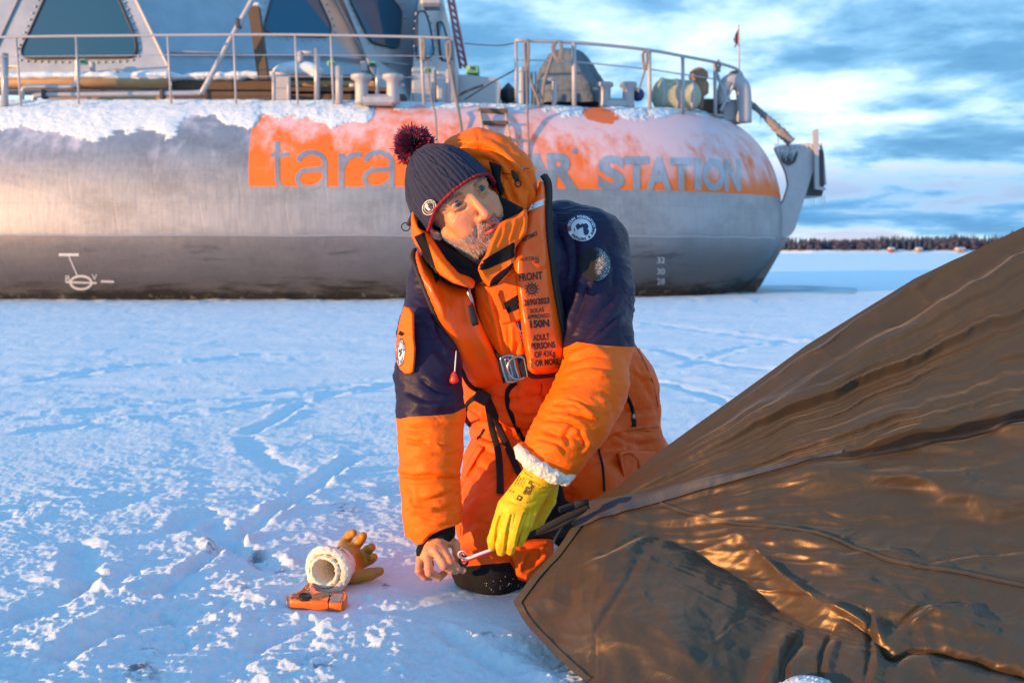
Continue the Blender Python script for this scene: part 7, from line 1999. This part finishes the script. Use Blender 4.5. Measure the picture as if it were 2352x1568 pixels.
    c = np.array((1222., 664.))
    it.append(stroke2d(arc(c[0], c[1], 10.5, 10.5, 0, 350, 32), 3.2, True)); it.append(stroke2d(arc(c[0], c[1], 3, 3, 0, 340, 14), 1.6, True))
    for k in range(12):
        t = 2 * math.pi * k / 12; e = np.array((math.cos(t), math.sin(t))); it.append(stroke2d([c + e * 3, c + e * 16], 1.5)); it.append(stroke2d([c + e * 14.5, c + e * 17], 2.6))
    drape(bvr, *merge2d(it), 'lettering', M_ink, o, .0016, 6, 2.08)
    return o
VEST = build_vest()

def fittings():
    bv = bvh_of(SUIT, KNEE)
    def strip(pts, wpx, name, mat, lift=.004, bv_=bv, fb=2.2, flat=.25, par=MAN):
        q = catmull(pts, 6); X = np.array([cast(bv_, u, v, lift, fb) for u, v in q])
        for _ in range(4): X[1:-1] = X[1:-1] * .5 + .25 * (X[:-2] + X[2:])
        mb = MB(); mb.tube(X, mm(wpx / 2, X[:, 1].mean()), 10, flat=((.05, -1, .1), flat)); return mb.build(name, mat, par, True)
    strip([(1186, 878), (1171, 890), (1165, 905), (1167, 934), (1180, 965), (1194, 998), (1204, 1012)], 12, 'front_zip', M_blk, .001, flat=.5)
    strip([(1118, 915), (1122, 935), (1130, 985), (1143, 1030), (1148, 1080), (1149, 1132)], 17, 'webbing_strap', M_black, .012)
    strip([(1120, 915), (1135, 950), (1152, 995), (1175, 1045), (1194, 1090)], 17, 'webbing_strap', M_black, .008)
    strip([(1112, 902), (1085, 915), (1070, 935), (1068, 960), (1082, 978)], 12, 'waist_belt', M_black, .006)
    mb = MB(); R = np.array(Matrix.Rotation(.5, 3, 'Y')); c = cast(bv, 1107, 912, .022); mb.box(c, (.034, .010, .030), R, .004); o = mb.build('side_release_buckle', M_piping, MAN)
    strip([(1111, 985), (1105, 998), (1096, 1008)], 7, 'zip_pull', M_piping, .004)
    # hip pocket zip
    strip([(1423, 897), (1438, 908), (1449, 928), (1455, 952)], 9, 'pocket_zip', M_blk, .002, flat=.5)
    q = cast(bv, 1454, 950, .006); mb = MB(); mb.tube([q, cast(bv, 1455, 962, .006)], .004, 8); mb.build('zip_slider', M_steel, MAN, True)
    q = cast(bv, 1456, 972, .006); mb = MB(); mb.box(q, (.012, .005, .022), None, .002); mb.build('zip_pull', M_piping, MAN)
    q = catmull([cast(bv, u, v, .006, 2.2) for u, v in ((1372, 1003), (1376, 1035), (1385, 1075), (1388, 1128))], 6); mb = MB(); mb.tube(q, .0028, 8, flat=((0, -1, 0), .5)); mb.build('leg_cord', M_black, MAN, True)
    # seams stitched along the suit
    for pts in ([(1098, 1022), (1070, 1085), (1058, 1150), (1058, 1230)], [(1452, 780), (1480, 830), (1500, 880), (1512, 935)], [(1417, 1040), (1422, 1065), (1432, 1093)], [(1440, 990), (1470, 985), (1512, 980)]):
        strip(pts, 2.4, 'seam', M_thread, .0006, flat=1)
    # pocket flap at the thigh
    fy = surf_fit([(1090, 1025), (1112, 1030), (1072, 1110), (1056, 1110)], .003, 1)
    pad('pocket_flap', [(1098, 1020), (1112, 1026), (1086, 1068), (1062, 1118), (1052, 1128), (1050, 1118), (1068, 1072)], fy, .010, M_or2, MAN, 5, 3, round_=3)
    fy = surf_fit([(1420, 1040), (1500, 1040), (1500, 1080), (1430, 1090)], .006, 1)
    pad('pocket_flap', [(1418, 1038), (1445, 1031), (1535, 1036), (1520, 1080), (1470, 1090), (1462, 1058), (1445, 1042), (1430, 1046), (1436, 1092), (1430, 1092)], fy, .014, M_or2, MAN, 8, 3.5, round_=4)
    # black gusset behind the glove and the loose orange gaiter under it
    by = depth_fit([(1290, 1112, 2.13), (1318, 1160, 2.10), (1285, 1262, 2.05), (1212, 1235, 2.04), (1215, 1180, 2.06)], 1)
    pad('black_gusset', [(1268, 1110), (1290, 1110), (1299, 1150), (1345, 1160), (1335, 1215), (1296, 1268), (1272, 1245), (1268, 1236), (1240, 1238), (1205, 1242), (1202, 1215), (1222, 1180), (1246, 1150)], by, .014, M_blk, MAN, 10, 5)
    gy = depth_fit([(1186, 1260, 2.02), (1265, 1240, 2.03), (1250, 1300, 2.03), (1210, 1332, 1.995), (1180, 1300, 2.005)], 1)
    pad('gaiter', [(1196, 1240), (1232, 1236), (1262, 1236), (1270, 1262), (1262, 1288), (1238, 1306), (1212, 1333), (1186, 1322), (1178, 1290), (1166, 1268)], gy, .022, M_or2, MAN, 13, 3, folds=[([(1190, 1252), (1225, 1262), (1262, 1250)], 6, 5, 'v'), ([(1215, 1262), (1205, 1290), (1192, 1318)], 5, 5, 'a'), ([(1245, 1262), (1232, 1285), (1212, 1305)], 6, 6, 'v'), ([(1180, 1280), (1190, 1300), (1195, 1325)], 5, 4, 'b')])
    bk = bvh_of(KNEE)
    # steel ladder-lock and D-ring on the vest
    Yb = 2.03
    def rp(poly, r, w, name, mat, closed=True, par=VEST, y=Yb):
        q = rounded(poly, r, 5); q.append(q[0]); X = np.array([P(u, v, y) for u, v in q]); mb = MB(); mb.tube(X, w, 8, cap=False); return mb.build(name, mat, par, True)
    mb = MB(); mb.prism([P(u, v, Yb) for u, v in rounded([(1150, 822), (1166, 816), (1184, 818), (1190, 845), (1204, 868), (1188, 874), (1166, 878), (1160, 858)], 4)], (0, .003, 0)); 
    rp([(1149, 822), (1163, 817), (1178, 816), (1184, 846), (1192, 870), (1178, 877), (1165, 878), (1158, 858), (1154, 842)], 5, .0028, 'buckle_frame', M_steel)
    rp([(1160, 824), (1168, 823), (1179, 868), (1171, 870)], 2.5, .002, 'buckle_bar', M_steel)
    mb = MB(); mb.prism([P(u, v, Yb + .004) for u, v in ((1152, 822), (1178, 818), (1190, 868), (1166, 874))], (0, .003, 0)); mb.build('buckle_plate', simple('dark_steel', (.16, .16, .17), .35, .9, .2), VEST)
    t = np.radians(np.linspace(60, 305, 30)); X = [P(1190 + 24 * math.cos(a), 845 - 26 * math.sin(a), Yb - .008) for a in t]; mb = MB(); mb.tube(X, .0027, 10); mb.build('d_ring', M_steel, VEST, True)
    mb = MB(); mb.prism([P(u, v, Yb + .002) for u, v in ((1186, 817), (1207, 813), (1212, 862), (1197, 870))], (0, .006, 0)); w_ = mb.build('vest_webbing', M_black, VEST)
    st = MB()
    for k in range(16): st.tube([P(1202 + k * .55, 820 + k * 2.9, Yb - .001), P(1204 + k * .55, 821.5 + k * 2.9, Yb - .001)], .0008, 5)
    st.build('stitching', simple('tan_thread', (.45, .36, .25), .8), VEST)
    mb = MB(); mb.prism([P(u, v, 2.06) for u, v in rounded([(1140, 812), (1152, 816), (1164, 876), (1156, 882), (1146, 850)], 3)], (0, .012, 0)); mb.build('vest_webbing', M_black, VEST)
fittings()

def arm_marks():
    # sleeve pocket with its badge
    pk = [(928, 702), (943, 706), (951, 720), (952, 779), (955, 802), (951, 857), (936, 861), (921, 860), (911, 832), (909, 788), (917, 738)]
    cps = []
    py = depth_fit([(945, 720, 2.035), (950, 850, 2.00), (915, 780, 2.05), (912, 840, 2.035)], 1)
    o = pad('sleeve_pocket', pk, py, .018, M_or, MAN, 9, 2.4, round_=4, folds=[([(930, 770), (938, 800), (940, 850)], 4, 3, 'v'), ([(917, 760), (935, 768), (950, 762)], 3, 3, 'v!'), ([(945, 770), (948, 810), (945, 850)], 4, 3, 'b')])
    bv = bvh_of(o)
    drape(bv, *tri2d([(915, 757), (929, 765), (923, 772), (913, 767)], 4)[:2], 'pocket_tab', M_blk, o, .0015, 8, 2.06)
    def badge(bv, cx, cy, rx, ry, ang, par):
        a = math.radians(ang); f = lambda p: np.c_[cx + (p[:, 0] * rx) * math.cos(a) - (p[:, 1] * ry) * math.sin(a), cy + (p[:, 0] * rx) * math.sin(a) + (p[:, 1] * ry) * math.cos(a)]
        return f
    circ = arc(0, 0, 1, 1, 0, 360, 48)[:-1]
    def disc(f, r, r0=None): p = f(circ * r); n = len(p); return tri2d(p, 4)[:2]
    M_w = simple('badge_cloth_white', (.66, .67, .70), .6, 0, 0); M_n = simple('badge_navy', (.015, .025, .085), .6, 0, 0); M_r = simple('badge_red_print', (.45, .05, .04), .6, 0, 0)
    f = badge(bv, 919.5, 809, 10.8, 33, 3, o)
    drape(bv, *disc(f, 1.0), 'badge_edge', M_n, o, .0012, 8, 2.07); drape(bv, *disc(f, .9), 'badge', M_w, o, .0018, 8, 2.07)
    it = [stroke2d(f(circ * .60), 1.0, True)]; it2 = []
    for k, ch in enumerate('TARAPOLARIS'):
        t = math.radians(200 + k * 14.5); V, F = text_px(ch, 0, 0, 1, 0, .03); V = V * .26; c_, s_ = math.cos(t + math.pi / 2), math.sin(t + math.pi / 2)
        V = np.c_[V[:, 0] * c_ - V[:, 1] * s_ + .68 * math.cos(t), V[:, 0] * s_ + V[:, 1] * c_ + .68 * math.sin(t)]; (it2 if k < 4 else it).append((f(V), F))
    for k, ch in enumerate('2026-2027'):
        t = math.radians(150 - k * 14); V, F = text_px(ch, 0, 0, 1, 0, .03); V = V * .24; c_, s_ = math.cos(t - math.pi / 2), math.sin(t - math.pi / 2)
        V = np.c_[V[:, 0] * c_ - V[:, 1] * s_ + .86 * math.cos(t), V[:, 0] * s_ + V[:, 1] * c_ + .86 * math.sin(t)]; it.append((f(V), F))
    rs = np.random.RandomState(3)
    for k in range(7):
        t = rs.uniform(0, 6.28); r = rs.uniform(.05, .35); p = arc(r * math.cos(t), r * math.sin(t), .16, .12, 0, 360, 9)[:-1] * 1.0; it.append((f(p), [tuple(range(8))]))
    drape(bv, *merge2d(it), 'badge_print', M_n, o, .0024, 4, 2.07); drape(bv, *merge2d(it2), 'badge_print', M_r, o, .0024, 4, 2.07)
    # shoulder badge and velcro disc
    bs = bvh_of(L_NAV)
    f = badge(bs, 1336, 524, 35, 31.5, 14, L_NAV)
    b0 = drape(bs, *disc(f, 1.0), 'badge_edge', M_n, L_NAV, .0014, 8, 2.25); drape(bs, *disc(f, .94), 'badge', M_w, L_NAV, .0020, 8, 2.25)
    t = np.radians(np.linspace(150, 345, 30)); outer = np.c_[np.cos(t), np.sin(t)] * .95; inner = np.c_[np.cos(t), np.sin(t)][::-1] * .70
    sec = np.vstack([outer, inner]); drape(bs, f(sec), [(k, k + 1, 58 - k, 59 - k) for k in range(29)], 'badge_sector', M_n, L_NAV, .0026, 8, 2.25)
    def ring_text(s, a0, a1, r, h, flip=False):
        out = []
        for k, ch in enumerate(s):
            if ch == ' ': continue
            tt = math.radians(a0 + (a1 - a0) * k / (len(s) - 1)); V, F = text_px(ch, 0, 0, 1, 0, .05); V = V * h; V[:, 1] += h * .36 if not flip else h * .36
            q = tt + (math.pi / 2 if not flip else -math.pi / 2); V = np.c_[V[:, 0] * math.cos(q) - V[:, 1] * math.sin(q) + r * math.cos(tt), V[:, 0] * math.sin(q) + V[:, 1] * math.cos(q) + r * math.sin(tt)]; out.append((f(V), F))
        return out
    drape(bs, *merge2d(ring_text('OCEAN FOUNDATION', 178, 335, .82, .17)), 'badge_lettering', M_w, L_NAV, .0032, 4, 2.25)
    drape(bs, *merge2d(ring_text('TARA', 152, 172, .82, .15)), 'badge_lettering', M_r, L_NAV, .0032, 4, 2.25)
    drape(bs, *merge2d(ring_text('EXPLORE & SHARE', 125, -28, .80, .17, True)), 'badge_lettering', M_n, L_NAV, .0032, 4, 2.25)
    land = [[(-.42, -.05), (-.30, -.28), (-.12, -.20), (-.05, -.38), (.05, -.25), (0, -.05), (-.15, .05), (-.2, .2), (-.3, .12)], [(.02, -.30), (.25, -.42), (.42, -.22), (.38, -.05), (.52, .05), (.5, .3), (.35, .45), (.2, .3), (.12, .05), (.05, -.1)], [(-.5, .1), (-.42, .2), (-.36, .38), (-.46, .3)]]
    its = [tri2d(f(np.array(catmull(q, 3, True))), 3)[:2] for q in land]; drape(bs, *merge2d(its), 'badge_map', M_n, L_NAV, .0030, 5, 2.25)
    # frosted velcro disc
    m, t_, b_ = new_mat('frosted_velcro'); co = t_.coord('Object'); x, y, z = t_.sep(co)[:3]
    c0 = cast(bs, 1365, 607); n = t_.noise(co, 420, 3, .8); g = t_.sstep(t_.math('ADD', t_.math('SUBTRACT', x, float(c0[0]) - .004), t_.math('MULTIPLY', t_.math('SUBTRACT', t_.noise(co, 60, 2), .5), .03)), 0.0, .022)
    k = t_.math('MULTIPLY', g, t_.sstep(n, .45, .62)); t_.put(b_.inputs['Base Color'], t_.mix(k, (.008, .008, .009, 1), (.42, .46, .52, 1))); b_.inputs['Roughness'].default_value = .9
    f2 = badge(bs, 1365, 607, 37, 39, -15, L_NAV); drape(bs, *disc(f2, 1.0), 'velcro_disc', m, L_NAV, .002, 8, 2.2)
arm_marks()
# ------------------------------------------------------------------ the cord and ring he holds
def Gz(u, v, h):
    d = pdir(u, v); t = (h - CAM_H) / d[2]; return np.array((d[0] * t, d[1] * t, h))
def held():
    t = thing('guy_cord', 'red and white cord looped through a black ring held between his two hands', 'cord')
    M_wc = simple('white_cord_weave', (.74, .66, .66), .8, 0, .15, 300, bump=.5, bscale=900, bdist=.0006); M_rc = simple('red_cord_weave', (.42, .010, .02), .8, 0, .3, 300)
    a = [P(u, v, Y) for u, v, Y in ((1052, 1274, 1.925), (1060, 1283, 1.915), (1075, 1281, 1.915), (1100, 1272, 1.915), (1128, 1262, 1.92))]
    MB().tube(catmull(a[1:], 6), .0031, 10).build('white_strand', M_wc, t, True)
    MB().tube(catmull([q + np.array((.001, .001, -.0048)) for q in a[1:]], 6), .0024, 10).build('red_strand', M_rc, t, True)
    lp = [(1066, 1283), (1058, 1279), (1054, 1272), (1057, 1267), (1064, 1267), (1068, 1273)]
    MB().tube(catmull([P(u, v, 1.912) for u, v in lp], 6), .0025, 10).build('loop', M_wc, t, True)
    MB().tube(catmull([P(u, v + 1.4, 1.909) for u, v in lp], 6) * 1.0, .0011, 8).build('loop', M_rc, t, True)
    c = P(1065, 1287, 1.922); th = np.linspace(0, 2 * math.pi, 40)
    MB().tube([c + np.array((.0078 * math.cos(q), .003 * math.sin(q), .0088 * math.sin(q))) for q in th], .0030, 10, cap=False).build('black_ring', simple('black_anodised', (.012, .013, .016), .35, .3, 0), t, True)
held()

# ------------------------------------------------------------------ the other glove, lying on the snow
def snow_glove():
    t = thing('glove', 'ochre leather glove with cream fleece lining lying palm up on the snow', 'glove')
    m, tt, b = new_mat('ochre_leather'); co = tt.coord('Object'); n = tt.noise(co, 35, 4, .6)
    tt.put(b.inputs['Base Color'], tt.mix(n, (0.36, 0.15, 0.010, 1), (0.50, 0.225, 0.016, 1))); b.inputs['Roughness'].default_value = .48
    tt.put(b.inputs['Normal'], tt.bump(tt.math('ADD', tt.noise(co, 90, 5, .65), tt.math('MULTIPLY', tt.noise(co, 600, 3), .3)), .5, .002))
    fs = [[(785, 1285, 2.10, 26), (793, 1244, 2.15, 12.5), (803, 1228, 2.155, 11), (812, 1223, 2.135, 9)],
          [(790, 1288, 2.09, 26), (815, 1256, 2.13, 12.5), (829, 1238, 2.135, 11.5), (834, 1231, 2.115, 10)],
          [(795, 1295, 2.08, 26), (828, 1276, 2.11, 12.5), (846, 1262, 2.11, 11.5), (853, 1256, 2.095, 10.5)],
          [(798, 1302, 2.08, 24), (834, 1292, 2.10, 12), (852, 1284, 2.10, 11), (858, 1279, 2.085, 10)],
          [(790, 1322, 2.06, 22), (815, 1322, 2.06, 17), (850, 1318, 2.06, 14), (872, 1311, 2.06, 10.5)]]
    f = Field(*bounds(*fs, [(760, 1307, 2.03, 50)], pad_=.012), .0022)
    for p in fs[:4]: chain_px(f, p[:2], .012); chain_px(f, p[1:], .002)
    chain_px(f, fs[4], .005)
    cA = P(757, 1307, 2.02); cB = P(792, 1292, 2.085)
    f.rc(cA, cB, .042, .034, .012)
    ax = cB - cA; f.rc(cA - ax * .5, cA + ax * .55, .034, .026, .004, 's')
    V, F = f.mesh(1)
    V = sculpt(V, F, [([(800, 1262), (812, 1290), (815, 1315)], 5, 4, 'v'), ([(785, 1255), (798, 1275), (805, 1300)], 5, 3, 'a'), ([(818, 1312), (850, 1308), (878, 1305)], 2, 1.5, 'r!'), ([(806, 1240), (815, 1246)], 2.4, 1.6, 'v'), ([(820, 1262), (832, 1262)], 2.4, 1.6, 'v'), ([(835, 1280), (842, 1288)], 2.4, 1.4, 'v'), ([(800, 1316), (806, 1335)], 4, 2, 'v')])
    V[:, 2] = np.maximum(V[:, 2], .002)
    N = normals(V, F); V = V + N * (.0009 * fbm(V * 60, 3))[:, None]
    g = link('leather', mesh_from('leather', V, F, m), t)
    # fleece roll round the mouth
    R3 = ax / np.linalg.norm(ax); e1 = np.cross(R3, (0, 0, 1)); e1 /= np.linalg.norm(e1); e2 = np.cross(e1, R3)
    lo = cA - .075; hi = cA + .075; f = Field(lo, hi, .0024); k = 40; pr = None
    for i in range(k + 1):
        a = 2 * math.pi * i / k; r = .037 * (1 + .06 * math.sin(3 * a + 1)); p = cA - R3 * .006 + e1 * r * math.cos(a) * 1.02 + e2 * r * math.sin(a)
        if pr is not None: f.rc(pr, p, .0115, .0115, .003)
        pr = p
    f.rc(cA - R3 * .0, cA + R3 * .03, .039, .038, .004); f.rc(cA - R3 * .05, cA + R3 * .05, .0285, .022, .004, 's')
    V, F = f.mesh(1); N = normals(V, F); V = V + N * (.0034 * fbm(V * 85, 3, .6, ridged=True) + .0012 * perlin(V * 300))[:, None]; V[:, 2] = np.maximum(V[:, 2], .001)
    link('fleece_lining', mesh_from('fleece_lining', V, F, M_wool), t)
    mb = MB(); mb.tube([P(770, 1262, 2.02), P(780, 1256, 2.03)], [.003, .001], 6); mb.build('label_tab', M_blk, t)
snow_glove()

# ------------------------------------------------------------------ orange folding tool in front of it
def tool():
    t = thing('hand_tool', 'orange plastic hand tool with black button and metal blade beside the ochre glove', 'tool')
    M_op = simple('orange_plastic', (0.72, 0.13, 0.006), .35, 0, .12, 30, bump=.2, bscale=200); M_gr = simple('tool_steel', (.42, .40, .40), .35, .8, .15, 60)
    def slab(poly, z1, z0, name, mat, par, r=3, inset=.0015):
        q = rounded(poly, r, 4); top = [Gz(u, v, z1) for u, v in q]; c = np.mean(top, 0); mb = MB(); n = len(q)
        ring = lambda s, z: [c + (p - c) * s * np.array((1, 1, 0)) + np.array((0, 0, z - z1)) for p in top]
        V = ring(1 - .05, z1) + ring(1.0, z1 - .003) + ring(1.0, z0 + .002) + ring(.96, z0)
        F = [tuple(range(n)), tuple(range(4 * n - 1, 3 * n - 1, -1))] + [(j * n + k, j * n + (k + 1) % n, (j + 1) * n + (k + 1) % n, (j + 1) * n + k) for j in range(3) for k in range(n)]
        mb.add(V, F); return mb.build(name, mat, par, True)
    H = .020
    slab([(668, 1364), (688, 1358), (706, 1337), (714, 1336), (722, 1352), (732, 1358), (759, 1360), (755, 1381), (712, 1378), (664, 1376)], H, .002, 'handle', M_op, t)
    slab([(759, 1360.5), (764, 1357), (792, 1357), (799, 1366), (794, 1380), (785, 1384), (755, 1383)], H - .001, .003, 'head', M_op, t)
    slab([(656, 1368), (666, 1362), (670, 1366), (665, 1377), (657, 1378)], H - .003, .004, 'tip', M_gr, t, 1.5)
    slab([(761, 1362), (788, 1362), (786, 1370), (782, 1381), (756, 1380)], H + .0012, H - .003, 'blade', M_gr, t, 1)
    slab([(790, 1359), (796, 1366), (791, 1379), (784, 1381), (783, 1372), (787, 1370), (786, 1363)], H + .004, H - .002, 'hook', M_op, t, 1.2)
    slab([(684, 1367), (692, 1360), (712, 1360), (717, 1365), (712, 1371), (690, 1372)], H + .006, H - .002, 'button', M_piping, t, 5)
    rs = np.random.RandomState(8); mb = MB()
    for k in range(130):
        u = rs.normal(712, 8) if k % 2 else rs.uniform(670, 795); v = rs.normal(1350, 6) if k % 2 else rs.uniform(1362, 1382); s = rs.uniform(.0004, .0014)
        if not inside(np.array([u]), np.array([v]), [(668, 1364), (706, 1337), (722, 1350), (759, 1360), (797, 1360), (794, 1381), (664, 1376)])[0]: continue
        mb.lathe(Gz(u, v, H + .0004), [(s * .3, 0), (s, s * .5), (s * .3, s)], 5)
    mb.build('snow_dust', M_snow, t)
tool()
# snow crumbs on the knee guard
def crumbs():
    bv = bvh_of(KNEE); rs = np.random.RandomState(6); mb = MB()
    for k in range(22):
        u = rs.normal(1165, 35); v = 1345 + rs.normal(0, 7) - .1 * (u - 1150) if k % 4 else rs.uniform(1310, 1350); p = cast(bv, u, v, .0006, -1)
        if p[1] < 1: continue
        s = rs.uniform(.0003, .0010) ; mb.lathe(p, [(s * .3, -s), (s, 0), (s * .3, s)], 5)
    mb.build('snow_specks', M_snow, MAN)
crumbs()
